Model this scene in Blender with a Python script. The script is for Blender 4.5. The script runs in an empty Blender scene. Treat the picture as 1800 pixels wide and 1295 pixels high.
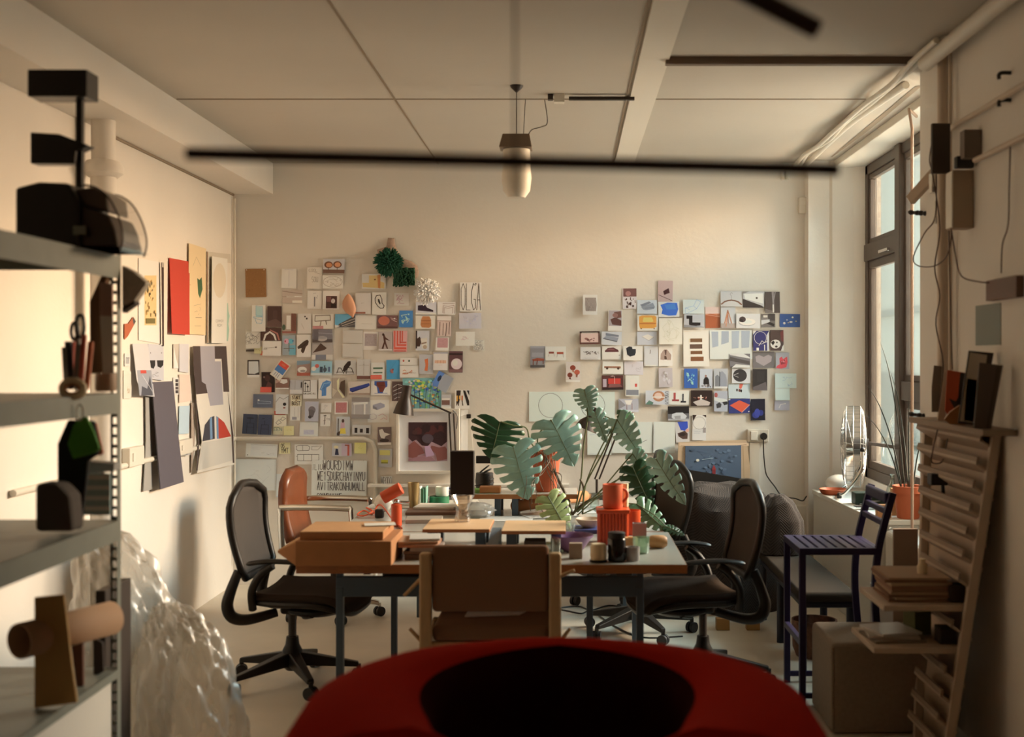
import bpy, bmesh, math, random
from math import sin, cos, pi, radians as R
from mathutils import Vector, Matrix
random.seed(7)
SC = bpy.context.scene
COL = SC.collection

# ---------------------------------------------------------------- camera, exposure, world, lights
F = 2100.0; CX = 1000.0; CY = 628.0; H = 1.65      # focal length and principal point in pixels of a 1800x1295 frame
cam_d = bpy.data.cameras.new('camera'); cam = bpy.data.objects.new('camera', cam_d); COL.objects.link(cam)
cam.location = (0, 0, H); cam.rotation_euler = (pi/2, 0, 0)
cam_d.sensor_width = 36.0; cam_d.lens = 36.0*F/1800.0
cam_d.shift_x = -(CX-900)/1800.0; cam_d.shift_y = -(647.5-CY)/1800.0
cam_d.dof.use_dof = True; cam_d.dof.focus_distance = 7.8; cam_d.dof.aperture_fstop = 1.7
cam_d.clip_start = 0.05
SC.camera = cam
SC.view_settings.view_transform = 'Standard'; SC.view_settings.look = 'None'
SC.view_settings.exposure = -0.1; SC.view_settings.gamma = 1.0
SC.view_settings.use_curve_mapping = False
SC.cycles.max_bounces = 10; SC.cycles.diffuse_bounces = 6; SC.cycles.transparent_max_bounces = 16
SC.cycles.sample_clamp_indirect = 6.0

world = bpy.data.worlds.new('sky'); SC.world = world; world.use_nodes = True
bg = world.node_tree.nodes['Background']; bg.inputs[0].default_value = (0.86, 0.93, 0.90, 1); bg.inputs[1].default_value = 2.1

def area(name, loc, target, sx, sy, power, color, spread=pi):
    d = bpy.data.lights.new(name, 'AREA'); d.shape = 'RECTANGLE'; d.size = sx; d.size_y = sy; d.energy = power; d.color = color; d.spread = spread
    o = bpy.data.objects.new(name, d); COL.objects.link(o); o.location = loc
    o.rotation_euler = (Vector(target)-Vector(loc)).to_track_quat('-Z', 'Y').to_euler()
    return o
# daylight through the studio window: cool sky from above, warm light bounced up from the sunlit yard
area('sky_light', (6.2, 8.4, 5.0), (-1.2, 6.6, 0.2), 5.6, 3.0, 2350, (0.74, 0.98, 1.10))
area('facade_light', (5.9, 8.4, 3.35), (-2.0, 7.0, 2.0), 4.0, 1.0, 2350, (1.0, 0.60, 0.36))
area('yard_bounce', (5.4, 8.0, 0.3), (-1.9, 6.9, 2.4), 4.0, 1.6, 330, (1.0, 0.52, 0.26))
# added warm fill, unseen behind the camera, bounced off the ceiling
area('rear_fill', (0.2, -0.8, 2.3), (0.2, -0.8, 4.0), 1.2, 1.2, 4, (1.0, 0.66, 0.36))

# ---------------------------------------------------------------- colours and materials
def lin(c):
    c /= 255.0
    return c/12.92 if c <= 0.04045 else ((c+0.055)/1.055)**2.4
def rgb(h):
    h = h.lstrip('#'); return tuple(lin(int(h[i:i+2], 16)) for i in (0, 2, 4))
REF = rgb('#bda886')
def P(h):        # colour of printed matter, read against the wall it hangs on
    c = [min(0.88, max(0.004, a/b*w)) for a, b, w in zip(rgb(h), REF, (0.76, 0.725, 0.665))]; g = sum(c)/3
    return tuple(x*0.88+g*0.12 for x in c)
MATS = {}
def mat(name, color, rough=0.6, metal=0.0, noise=0.0, scale=20.0, bump=0.0, bscale=80.0, spec=0.5, trans=0.0, alpha=1.0, coat=0.0, sheen=0.0, stretch=(1, 1, 1)):
    if name in MATS: return MATS[name]
    m = bpy.data.materials.new(name); MATS[name] = m; m.use_nodes = True
    nt = m.node_tree; b = nt.nodes['Principled BSDF']
    if isinstance(color, str): color = rgb(color)
    b.inputs['Base Color'].default_value = (*color, 1); b.inputs['Roughness'].default_value = rough; b.inputs['Metallic'].default_value = metal
    b.inputs['Specular IOR Level'].default_value = spec
    b.inputs['Transmission Weight'].default_value = trans; b.inputs['Alpha'].default_value = alpha
    b.inputs['Coat Weight'].default_value = coat; b.inputs['Sheen Weight'].default_value = sheen
    if noise or bump:
        tc = nt.nodes.new('ShaderNodeTexCoord'); mp = nt.nodes.new('ShaderNodeMapping'); mp.inputs['Scale'].default_value = stretch
        nt.links.new(tc.outputs['Object'], mp.inputs[0])
        if noise:
            n = nt.nodes.new('ShaderNodeTexNoise'); n.inputs['Scale'].default_value = scale; n.inputs['Detail'].default_value = 5
            nt.links.new(mp.outputs[0], n.inputs['Vector'])
            r = nt.nodes.new('ShaderNodeMapRange'); r.inputs[1].default_value = 0.3; r.inputs[2].default_value = 0.7
            r.inputs[3].default_value = 1-noise; r.inputs[4].default_value = 1+noise
            nt.links.new(n.outputs[0], r.inputs[0])
            mx = nt.nodes.new('ShaderNodeVectorMath'); mx.operation = 'MULTIPLY'; mx.inputs[0].default_value = color
            nt.links.new(r.outputs[0], mx.inputs[1]); nt.links.new(mx.outputs[0], b.inputs['Base Color'])
        if bump:
            n2 = nt.nodes.new('ShaderNodeTexNoise'); n2.inputs['Scale'].default_value = bscale; n2.inputs['Detail'].default_value = 4
            nt.links.new(mp.outputs[0], n2.inputs['Vector'])
            bp = nt.nodes.new('ShaderNodeBump'); bp.inputs['Strength'].default_value = bump; bp.inputs['Distance'].default_value = 0.01
            nt.links.new(n2.outputs[0], bp.inputs['Height']); nt.links.new(bp.outputs[0], b.inputs['Normal'])
    return m
def ink(h):      # printed / drawn colour
    k = 'print_' + h.lstrip('#')
    return mat(k, P(h), 0.55)
def glass_mat(name, tint=(0.95, 1, 0.98), gloss=0.09, rough=0.02, body=0.0, bodycol=(0.8, 0.8, 0.8)):
    if name in MATS: return MATS[name]
    m = bpy.data.materials.new(name); MATS[name] = m; m.use_nodes = True; nt = m.node_tree; nt.nodes.clear()
    out = nt.nodes.new('ShaderNodeOutputMaterial'); t = nt.nodes.new('ShaderNodeBsdfTransparent'); t.inputs[0].default_value = (*tint, 1)
    g = nt.nodes.new('ShaderNodeBsdfGlossy'); g.inputs['Roughness'].default_value = rough
    lw = nt.nodes.new('ShaderNodeLayerWeight'); lw.inputs[0].default_value = 0.35
    mr = nt.nodes.new('ShaderNodeMapRange'); mr.inputs[3].default_value = gloss; mr.inputs[4].default_value = min(1.0, gloss+0.55)
    nt.links.new(lw.outputs['Facing'], mr.inputs[0])
    mx = nt.nodes.new('ShaderNodeMixShader'); nt.links.new(mr.outputs[0], mx.inputs[0]); nt.links.new(t.outputs[0], mx.inputs[1]); nt.links.new(g.outputs[0], mx.inputs[2])
    last = mx
    if body:
        d = nt.nodes.new('ShaderNodeBsdfDiffuse'); d.inputs[0].default_value = (*bodycol, 1)
        m2 = nt.nodes.new('ShaderNodeMixShader'); m2.inputs[0].default_value = body
        nt.links.new(mx.outputs[0], m2.inputs[1]); nt.links.new(d.outputs[0], m2.inputs[2]); last = m2
    nt.links.new(last.outputs[0], out.inputs[0])
    return m

# ---------------------------------------------------------------- pixel to place
def at(x, y, Y):                         # point seen at pixel (x, y) standing Y metres away
    return Vector(((x-CX)*Y/F, Y, H-(y-CY)*Y/F))
def onz(x, y, z):                        # point seen at pixel on the horizontal plane z
    Y = (H-z)*F/(y-CY); return Vector(((x-CX)*Y/F, Y, z))
def xat(x, Y): return (x-CX)*Y/F
def zat(y, Y): return H-(y-CY)*Y/F

# ---------------------------------------------------------------- mesh builder
class MB:
    def __init__(s): s.v = []; s.f = []; s.m = []; s.mats = []; s.cur = 0
    def use(s, m):
        if m not in s.mats: s.mats.append(m)
        s.cur = s.mats.index(m); return s
    def add(s, vs, fs):
        o = len(s.v); s.v += [tuple(v) for v in vs]; s.f += [tuple(i+o for i in f) for f in fs]; s.m += [s.cur]*len(fs); return s
    def box(s, x0, x1, y0, y1, z0, z1, M=None):
        vs = [Vector((x, y, z)) for x in (x0, x1) for y in (y0, y1) for z in (z0, z1)]
        if M is not None: vs = [M @ v for v in vs]
        return s.add(vs, [(0, 1, 3, 2), (4, 6, 7, 5), (0, 4, 5, 1), (2, 3, 7, 6), (0, 2, 6, 4), (1, 5, 7, 3)])
    def hexa(s, b, t):                    # 4 bottom points, 4 top points
        return s.add(list(b)+list(t), [(3, 2, 1, 0), (4, 5, 6, 7), (0, 1, 5, 4), (1, 2, 6, 5), (2, 3, 7, 6), (3, 0, 4, 7)])
    def bar(s, a, b, w, d=None, up=(0, 0, 1)):      # square bar between two points
        a = Vector(a); b = Vector(b); d = d or w; ax = (b-a).normalized(); u = Vector(up)
        if abs(ax.dot(u)) > 0.95: u = Vector((1, 0, 0))
        sx = ax.cross(u).normalized()*w/2; sy = ax.cross(sx).normalized()*d/2
        return s.hexa([a-sx-sy, a+sx-sy, a+sx+sy, a-sx+sy], [b-sx-sy, b+sx-sy, b+sx+sy, b-sx+sy])
    def tube(s, pts, r, n=10, closed=False, cap=True, flat=1.0, up=None):
        pts = [Vector(p) for p in pts]; k = len(pts); rr = r if isinstance(r, (list, tuple)) else [r]*k
        vs = []; prev = None
        for i, p in enumerate(pts):
            a = pts[(i-1) % k] if (closed or i > 0) else p; b = pts[(i+1) % k] if (closed or i < k-1) else p
            t = (b-a).normalized() if (b-a).length > 1e-9 else Vector((0, 0, 1))
            if up is not None: u = Vector(up)
            elif prev is not None: u = prev
            else: u = Vector((0, 0, 1)) if abs(t.z) < 0.9 else Vector((1, 0, 0))
            sx = t.cross(u)
            if sx.length < 1e-4: sx = t.cross(Vector((0, 1, 0)))
            sx.normalize(); sy = sx.cross(t).normalized(); prev = sy
            for j in range(n):
                an = 2*pi*j/n; vs.append(p+sx*cos(an)*rr[i]+sy*sin(an)*rr[i]*flat)
        fs = []
        for i in range(k if closed else k-1):
            i2 = (i+1) % k
            for j in range(n):
                j2 = (j+1) % n; fs.append((i*n+j, i*n+j2, i2*n+j2, i2*n+j))
        if cap and not closed: fs += [tuple(range(n-1, -1, -1)), tuple((k-1)*n+j for j in range(n))]
        return s.add(vs, fs)
    def lathe(s, prof, c=(0, 0, 0), n=24, M=None, sx=1.0, sy=1.0):   # prof: (radius, z)
        c = Vector(c); vs = []; fs = []
        for r, z in prof:
            for j in range(n):
                an = 2*pi*j/n; v = Vector((cos(an)*r*sx, sin(an)*r*sy, z))
                if M is not None: v = M @ v
                vs.append(v+c)
        k = len(prof)
        for i in range(k-1):
            for j in range(n):
                j2 = (j+1) % n; fs.append((i*n+j, i*n+j2, (i+1)*n+j2, (i+1)*n+j))
        if prof[0][0] > 1e-6: fs.append(tuple(range(n-1, -1, -1)))
        if prof[-1][0] > 1e-6: fs.append(tuple((k-1)*n+j for j in range(n)))
        return s.add(vs, fs)
    def cyl(s, a, b, r, r2=None, n=20):
        return s.tube([a, b], [r, r if r2 is None else r2], n)
    def ball(s, c, rx, ry=None, rz=None, n=16, M=None):
        ry = rx if ry is None else ry; rz = rx if rz is None else rz; k = n//2
        prof = [(sin(pi*i/k), -cos(pi*i/k)*rz) for i in range(k+1)]; prof[0] = (0, -rz); prof[-1] = (0, rz)
        return s.lathe(prof, c, n, M, rx, ry)
    def prism(s, poly, fn, t0, t1):       # 2D polygon, fn(u, v, t) -> point
        n = len(poly); vs = [fn(u, v, t0) for u, v in poly]+[fn(u, v, t1) for u, v in poly]
        fs = [tuple(range(n-1, -1, -1)), tuple(range(n, 2*n))]+[(i, (i+1) % n, n+(i+1) % n, n+i) for i in range(n)]
        return s.add(vs, fs)
    def grid(s, fn, nu, nv):
        vs = [fn(i/nu, j/nv) for i in range(nu+1) for j in range(nv+1)]
        fs = [(i*(nv+1)+j, (i+1)*(nv+1)+j, (i+1)*(nv+1)+j+1, i*(nv+1)+j+1) for i in range(nu) for j in range(nv)]
        return s.add(vs, fs)
    def build(s, name, parent=None, smooth=False, bevel=0.0, seg=2, sub=0, solid=0.0, loc=None, fix=True):
        me = bpy.data.meshes.new(name); me.from_pydata(s.v, [], s.f)
        for m in s.mats: me.materials.append(m)
        me.polygons.foreach_set('material_index', s.m)
        if fix:
            bm = bmesh.new(); bm.from_mesh(me)
            if smooth: bmesh.ops.remove_doubles(bm, verts=bm.verts, dist=1e-5)
            bmesh.ops.recalc_face_normals(bm, faces=bm.faces); bm.to_mesh(me); bm.free()
        if smooth:
            me.polygons.foreach_set('use_smooth', [True]*len(me.polygons))
            try: me.set_sharp_from_angle(angle=R(42))
            except Exception: pass
        me.update()
        o = bpy.data.objects.new(name, me); COL.objects.link(o)
        if loc is not None: o.location = loc
        if parent is not None: o.parent = parent
        if solid:
            q = o.modifiers.new('solid', 'SOLIDIFY'); q.thickness = solid; q.offset = 0
        if bevel:
            q = o.modifiers.new('bevel', 'BEVEL'); q.width = bevel; q.segments = seg; q.limit_method = 'ANGLE'; q.angle_limit = R(35)
        if sub:
            q = o.modifiers.new('sub', 'SUBSURF'); q.levels = sub; q.render_levels = sub
        return o

def tag(o, label, cat, group=None):
    o['label'] = label; o['category'] = cat
    if group: o['group'] = group
    return o
def empty(name, loc, rz=0.0, label=None, cat=None, group=None):
    o = bpy.data.objects.new(name, None); COL.objects.link(o); o.location = loc; o.rotation_euler = (0, 0, rz); o.empty_display_size = 0.1
    if label: tag(o, label, cat, group)
    return o
def struct(o): o['kind'] = 'structure'; return o
def dup(root, loc, rz, label, group=None):
    c = root.copy(); COL.objects.link(c); c.location = loc; c.rotation_euler = (0, 0, rz); tag(c, label, root['category'], group)
    kids = {}
    for ch in ALLKIDS(root):
        d = ch.copy(); COL.objects.link(d); d.parent = c
        for g in ALLKIDS(ch):
            e = g.copy(); COL.objects.link(e); e.parent = d
    return c
def ALLKIDS(o): return [x for x in list(bpy.data.objects) if x.parent is o]
def rod(pts, r, m, name, parent=None, n=8, smooth=True): return MB().use(m).tube(pts, r, n).build(name, parent, smooth)
def smoothpath(pts, k=6):               # Catmull-Rom through the points
    pts = [Vector(p) for p in pts]; out = []
    for i in range(len(pts)-1):
        p0 = pts[max(i-1, 0)]; p1 = pts[i]; p2 = pts[i+1]; p3 = pts[min(i+2, len(pts)-1)]
        for j in range(k):
            t = j/k; out.append(0.5*((2*p1)+(p2-p0)*t+(2*p0-5*p1+4*p2-p3)*t*t+(3*p1-p0-3*p2+p3)*t**3))
    out.append(pts[-1]); return out
# ---------------------------------------------------------------- the room
YB = 8.68; XL = -2.44; XR = 1.74; XW = 2.12; ZC = 3.06; YP = 5.97
m_wall = mat('painted_wall', (0.76, 0.725, 0.67), 0.75, noise=0.03, scale=1.5, bump=0.12, bscale=30)
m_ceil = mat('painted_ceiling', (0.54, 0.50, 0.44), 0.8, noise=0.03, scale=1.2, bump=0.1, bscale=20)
m_joint = mat('ceiling_joint', (0.30, 0.24, 0.18), 0.9)
m_strip = mat('ceiling_strip', (0.78, 0.74, 0.66), 0.7)
m_floor = mat('painted_floor', (0.62, 0.56, 0.46), 0.42, noise=0.08, scale=2.5, bump=0.08, bscale=6)
m_white = mat('white_gloss_paint', (0.74, 0.71, 0.64), 0.4, bump=0.08, bscale=25)
m_frame = mat('window_frame_paint', (0.085, 0.062, 0.048), 0.45, noise=0.1, scale=8)
m_pvc = mat('white_plastic', (0.72, 0.68, 0.60), 0.45)
m_black = mat('black_plastic', (0.012, 0.010, 0.009), 0.42)
m_chrome = mat('chrome', (0.62, 0.61, 0.58), 0.2, 1.0)
m_dkwood = mat('dark_metal', (0.03, 0.02, 0.016), 0.5)

struct(MB().use(m_floor).box(XL-0.3, 2.3, -2.2, YB+0.2, -0.1, 0).build('floor'))
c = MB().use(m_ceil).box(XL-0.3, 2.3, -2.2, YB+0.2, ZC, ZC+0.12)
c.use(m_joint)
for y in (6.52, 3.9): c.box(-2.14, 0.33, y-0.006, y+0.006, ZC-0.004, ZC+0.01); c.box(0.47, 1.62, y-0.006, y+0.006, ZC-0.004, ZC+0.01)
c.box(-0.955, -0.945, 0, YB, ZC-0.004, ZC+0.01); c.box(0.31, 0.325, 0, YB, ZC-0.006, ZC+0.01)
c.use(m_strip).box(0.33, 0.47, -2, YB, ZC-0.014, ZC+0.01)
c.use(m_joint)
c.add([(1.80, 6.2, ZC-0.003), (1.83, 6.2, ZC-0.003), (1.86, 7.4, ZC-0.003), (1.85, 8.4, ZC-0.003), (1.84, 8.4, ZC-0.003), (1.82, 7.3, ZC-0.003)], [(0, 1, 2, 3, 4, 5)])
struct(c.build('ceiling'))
struct(MB().use(m_wall).box(XL-0.2, XL, -2.2, YB, 0, ZC).build('wall_left'))
struct(MB().use(m_wall).box(XL-0.2, 2.195, YB, YB+0.2, 0, ZC).build('wall_back'))
struct(MB().use(m_wall).box(XL-0.2, 2.6, -2.2, -2.0, 0, ZC).build('wall_rear'))
b = MB().use(m_wall)
b.prism([(XR, -2.0), (XR, YP-0.05), (XR+0.05, YP), (2.3, YP), (2.3, -2.0)], lambda u, v, t: Vector((u, v, t)), 0, ZC)
struct(b.build('wall_right'))
# window wall: under the sill, above the frame
struct(MB().use(m_wall).box(XW-0.02, 2.3, YP, YB, 0, 0.80).build('wall_window'))
# soffit boards beside the window and the corner pilaster
struct(MB().use(m_white).box(1.90, 2.3, YP, YB, ZC-0.05, ZC).build('trim_1', bevel=0.004))
b = MB().use(m_wall)
pl = [(xat(1419, YB-0.10), YB), (xat(1421, YB-0.10), YB-0.10)]
pl += [(xat(1458, YB-0.10), YB-0.10), (xat(1462, YB-0.1), YB-0.12)]
pl += [(xat(1500, YB-0.14), YB-0.14), (XW, YB-0.17), (2.195, YB-0.17), (2.195, YB)]
b.prism(pl, lambda u, v, t: Vector((u, v, t)), 0, ZC)
struct(b.build('wall_pilaster'))
# beam along the left wall
struct(MB().use(m_wall).box(XL, -2.15, 3.2, YB, 2.835, ZC).build('trim_2'))
struct(MB().use(m_joint).box(XL, XL+0.012, 6.3, YB-0.01, 2.822, 2.838).build('beam_shadow_line'))  # added dark strip paints the shadow line under the beam
# window: frame, mullion, sashes, glass
wf = MB().use(m_frame)
def wbox(m, y0, y1, z0, z1, d0=0.0, d1=0.07): m.box(XW-0.01+d0, XW-0.01+d1, y0, y1, z0, z1)
WY0, WY1, WZ0, WZ1 = YP, YB-0.17, 0.80, 3.01
wbox(wf, WY0, WY1, WZ1-0.07, WZ1); wbox(wf, WY0, WY1, WZ0, WZ0+0.07)
wbox(wf, WY1-0.07, WY1, WZ0, WZ1); wbox(wf, WY0, WY0+0.05, WZ0, WZ1)
ym = 7.62; wbox(wf, ym-0.055, ym+0.055, WZ0, WZ1, -0.02)
wbox(wf, ym, WY1, 2.33, 2.45, -0.01)
wbox(wf, WY0, ym, 1.38, 1.50, -0.01)
wbox(wf, 6.75, 6.83, WZ0, WZ1)
wo = struct(wf.build('window_1', bevel=0.006))
sa = MB().use(m_frame)
def sash(y0, y1, z0, z1, w=0.05):
    sa.box(XW, XW+0.04, y0, y1, z0, z0+w); sa.box(XW, XW+0.04, y0, y1, z1-w, z1); sa.box(XW, XW+0.04, y0, y0+w, z0+w, z1-w); sa.box(XW, XW+0.04, y1-w, y1, z0+w, z1-w)
sash(ym+0.06, WY1-0.07, 2.45, 2.94, 0.035); sash(ym+0.06, WY1-0.07, 0.87, 2.33, 0.055); sash(6.84, ym-0.06, 1.50, 2.94, 0.04); sash(6.84, ym-0.06, 0.87, 1.38, 0.05)
sa.build('window_sash', wo, bevel=0.004)
g = MB().use(glass_mat('window_glass'))
g.box(XW+0.018, XW+0.022, WY0, WY1, WZ0, WZ1); g.build('window_pane', wo)
MB().use(m_chrome).bar((XW-0.03, ym+0.2, 2.36), (XW-0.03, ym+0.42, 2.36), 0.02).build('window_handle', wo, bevel=0.003)
# the yard beyond the window
m_pale = mat('pale_render', (0.80, 0.80, 0.75), 0.9, noise=0.06, scale=0.6)
b = MB().use(m_pale); b.box(6.6, 7.0, 14, 40, 0, 9)
b.use(mat('facade_band', (0.45, 0.47, 0.46), 0.8)); b.box(6.5, 6.62, 14, 34, 0, 1.35); b.box(6.5, 6.62, 14, 34, 2.5, 2.62)
struct(b.build('wall_yard'))
m_brick = mat('pale_brick', (0.50, 0.44, 0.36), 0.9)
nt = m_brick.node_tree; tc = nt.nodes.new('ShaderNodeTexCoord'); mp = nt.nodes.new('ShaderNodeMapping'); mp.inputs['Rotation'].default_value = (pi/2, 0, 0)
bt = nt.nodes.new('ShaderNodeTexBrick'); bt.inputs['Color1'].default_value = (0.20, 0.17, 0.14, 1); bt.inputs['Color2'].default_value = (0.15, 0.125, 0.105, 1); bt.inputs['Mortar'].default_value = (0.24, 0.22, 0.19, 1)
bt.inputs['Scale'].default_value = 4.5
nt.links.new(tc.outputs['Object'], mp.inputs[0]); nt.links.new(mp.outputs[0], bt.inputs[0]); nt.links.new(bt.outputs[0], nt.nodes['Principled BSDF'].inputs['Base Color'])
struct(MB().use(m_brick).box(2.2, 2.285, 8.75, 9.7, 0, 3.4).build('wall_outside'))
struct(MB().use(m_pale).box(2.31, 20, 0, 40, -0.3, -0.1).build('ground'))

# radiator cover / deep sill under the window
SZ = 0.71
so = MB().use(m_white)
so.hexa([(1.74, 8.50, 0), (1.79, 6.92, 0), (XW-0.03, 6.92, 0), (XW-0.03, 8.50, 0)], [(1.74, 8.50, SZ-0.03), (1.79, 6.92, SZ-0.03), (XW-0.03, 6.92, SZ-0.03), (XW-0.03, 8.50, SZ-0.03)])
st = so.build('radiator_cover', bevel=0.004); tag(st, 'long white boxed-in radiator cover below the window, with a deep top', 'radiator cover')
MB().use(m_white).hexa([(1.73, 8.505, SZ-0.03), (1.78, 6.90, SZ-0.03), (XW-0.025, 6.90, SZ-0.03), (XW-0.025, 8.505, SZ-0.03)], [(1.73, 8.505, SZ), (1.78, 6.90, SZ), (XW-0.025, 6.90, SZ), (XW-0.025, 8.505, SZ)]).build('cover_top', st, bevel=0.004)
MB().use(m_chrome).lathe([(0.011, 0), (0.013, 0.002), (0.008, 0.004)], (1.86, 6.915, 0.655), 12, Matrix.Rotation(pi/2, 3, 'X')).build('lock', st, True)
struct(MB().use(m_white).box(1.82, XW-0.025, 6.02, 6.89, 0, 0.66).build('trim_4', bevel=0.03, seg=4))

# ---------------------------------------------------------------- pipes and conduits on walls and ceiling
def pipe(pts, r, label, m=None, name='pipe', cat='pipe', n=10, group=None, k=0):
    q = smoothpath(pts, k) if k else pts
    o = rod(q, r, m or m_pvc, name, None, n); tag(o, label, cat, group); return o
pipe([(1.81, 6.3, 0.0), (1.81, 6.3, 2.85), (1.85, 6.5, 3.0), (1.95, 6.7, 3.0)], 0.008, 'left of the two thin vertical copper pipes in front of the window', mat('painted_copper', (0.36, 0.24, 0.17), 0.5), n=8)
pipe([(1.862, 6.3, 0.0), (1.862, 6.3, 2.95)], 0.009, 'right of the two thin vertical copper pipes in front of the window', MATS['painted_copper'], n=8)
pipe([(XR-0.035, 5.45, 1.2), (XR-0.035, 5.45, 3.04)], 0.024, 'thick vertical conduit on the right wall running up behind the fuse boxes', mat('grey_conduit', (0.60, 0.50, 0.40), 0.5))
pipe([(XR-0.03, 5.36, 1.3), (XR-0.03, 5.36, 3.04)], 0.008, 'thin vertical conduit beside the thick one on the right wall', MATS['grey_conduit'])
pipe([(XR-0.10, -1.9, 3.0), (XR-0.10, 5.5, 3.0)], 0.035, 'fat white pipe along the top of the right wall', m_pvc)
for i, (dx, dz, r) in enumerate(((0, 0, 0.014), (0.035, 0.01, 0.012))):
    pts = [(1.60+dx, 5.2, ZC-0.03+dz)]
    for j in range(9): pts.append((1.60+dx+0.012*sin(j*2.3+i), 5.6+j*0.36, ZC-0.045+dz+0.012*cos(j*1.9)))
    pts.append((1.55+dx, YB-0.02, ZC-0.05)); pts.append((1.55+dx, YB-0.02, ZC-0.12))
    pipe(pts, r, ['outer cable conduit clipped along the ceiling towards the back wall', 'inner cable conduit clipped along the ceiling next to its twin'][i], m_pvc, 'conduit', 'conduit', k=4)
pipe([(1.72, 6.1, ZC-0.02), (1.66, 7.0, ZC-0.03), (1.68, 8.0, ZC-0.03), (1.70, 8.6, ZC-0.03)], 0.02, 'curving white conduit on the ceiling nearest the window', m_pvc, 'conduit', 'conduit', k=5)
# short conduit with boxes hanging from the ceiling joint
cd = empty('ceiling_conduit', (0, 0, 0), 0, 'thin conduit with two junction boxes on the ceiling in the middle of the room', 'conduit')
MB().use(m_dkwood).box(0.0, xat(1115, 6.42), 6.40, 6.425, ZC-0.03, ZC-0.012).build('rail', cd)
MB().use(m_pvc).box(xat(974, 6.4), xat(992, 6.4), 6.38, 6.44, ZC-0.045, ZC).build('junction_box', cd)
MB().use(m_dkwood).box(xat(963, 6.4), xat(972, 6.4), 6.39, 6.43, ZC-0.03, ZC).build('junction_box', cd)
tag(MB().use(mat('brown_rail', (0.16, 0.11, 0.08), 0.6)).box(xat(1170, 5.62), 1.62, 5.60, 5.64, ZC-0.035, ZC).build('ceiling_rail'), 'thin brown rail fixed across the ceiling on the right', 'rail')
# conduit on the back wall, with its bend
q = [(XL+0.02, YB-0.03, zat(770, YB)), (xat(430, YB), YB-0.025, zat(770, YB)), (xat(640, YB), YB-0.025, zat(770, YB)), (xat(655, YB), YB-0.025, zat(775, YB)), (xat(661, YB), YB-0.025, zat(790, YB)), (xat(661, YB), YB-0.025, zat(812, YB)), (xat(661, YB), YB-0.025, 0.05)]
pipe(q, 0.014, 'white conduit across the back wall below the pictures, bending down', m_pvc, 'conduit', 'conduit')
q = [(XL+0.02, YB-0.02, zat(770, YB)), (XL+0.02, 5.2, zat(770, YB)-0.005)]
pipe(q, 0.016, 'white conduit along the left wall below the big prints', m_pvc, 'conduit', 'conduit')
pipe([(XL+0.02, YB-0.03, 0.15), (XL+0.02, YB-0.03, 2.8)], 0.008, 'thin cable running down the back left corner', m_pvc, 'cable', 'cable')
struct(MB().use(m_white).box(xat(1330, YB), xat(1421, YB), YB-0.05, YB, 0.0, zat(888, YB-0.05)).build('baseboard_back', bevel=0.01))
def socket(name, x0, x1, y0, y1, label, cat, d=0.03):
    o = MB().use(m_pvc).box(xat(x0, YB), xat(x1, YB), YB-d, YB, zat(y1, YB), zat(y0, YB)).build(name, bevel=0.004); tag(o, label, cat); return o
s1 = socket('wall_socket', 1313, 1350, 754, 776, 'white double socket on the back wall with a black plug in it', 'socket')
MB().use(m_white).box(xat(1318, YB), xat(1330, YB), YB-0.045, YB-0.03, zat(773, YB), zat(757, YB)).build('switch', s1, bevel=0.004)
tag(MB().use(m_pvc).box(xat(1317, YB), xat(1334, YB), YB-0.02, YB, 0.7, zat(777, YB)).build('cable_trunking'), 'white vertical trunking under the double socket', 'trunking')
pg = empty('appliance_plug', (xat(1341, YB), YB-0.05, zat(766, YB)), 0, 'black plug and cord hanging from the double socket to the radiator cover', 'cable')
MB().use(m_black).cyl((0, 0, 0), (0, 0.018, 0), 0.026, n=16).build('plug', pg, True, bevel=0.004)
cpx = [(1342, 770), (1342, 785), (1343, 805), (1346, 830), (1352, 842), (1362, 855), (1372, 869), (1385, 874), (1398, 876), (1411, 880), (1417, 873), (1424, 868)]
org = pg.location
rod(smoothpath([at(x, y, YB-0.06) - org for x, y in cpx], 5), 0.0045, m_black, 'cord', pg)
s3 = socket('thermostat', 1403, 1419, 348, 376, 'small white sensor box high on the back wall by the pilaster', 'sensor', 0.04)
MB().use(m_white).box(xat(1407, YB), xat(1415, YB), YB-0.045, YB-0.04, zat(361, YB), zat(355, YB)).build('grille', s3)
# left wall sockets
for (x0, x1, y0, y1, lb) in ((214, 240, 788, 822, 'white switch box on the left wall just beyond the shelving'), (303, 327, 775, 801, 'white switch box on the left wall beside the striped arch print')):
    Y0 = 2.44*F/(1000-x0); Y1 = 2.44*F/(1000-x1); o = MB().use(m_pvc).box(XL, XL+0.045, Y0, Y1, zat(y1, Y0), zat(y0, Y0)).build('wall_switch', bevel=0.005)
    tag(o, lb, 'switch'); MB().use(m_white).box(XL+0.045, XL+0.05, Y0+0.04, Y0+0.08, zat(y1, Y0)+0.03, zat(y0, Y0)-0.03).build('rocker', o)
# soil pipe with its collar, left
sp = empty('soil_pipe', (-2.33, 5.98, 0), 0, 'thick white soil pipe with a round collar against the left wall', 'pipe')
MB().use(m_wall).cyl((0, 0, 2.63), (0, 0, 2.99), 0.058).build('pipe_section', sp, True)
MB().use(m_wall).cyl((0, 0, 0), (0, 0, 2.57), 0.062).build('pipe_section', sp, True)
MB().use(m_wall).lathe([(0.07, 2.55), (0.095, 2.57), (0.098, 2.60), (0.08, 2.63), (0.06, 2.635)], n=24).build('collar', sp, True)
MB().use(m_wall).lathe([(0.06, 2.93), (0.09, 2.98), (0.105, 3.05)], n=24).build('top_flange', sp, True)
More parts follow.
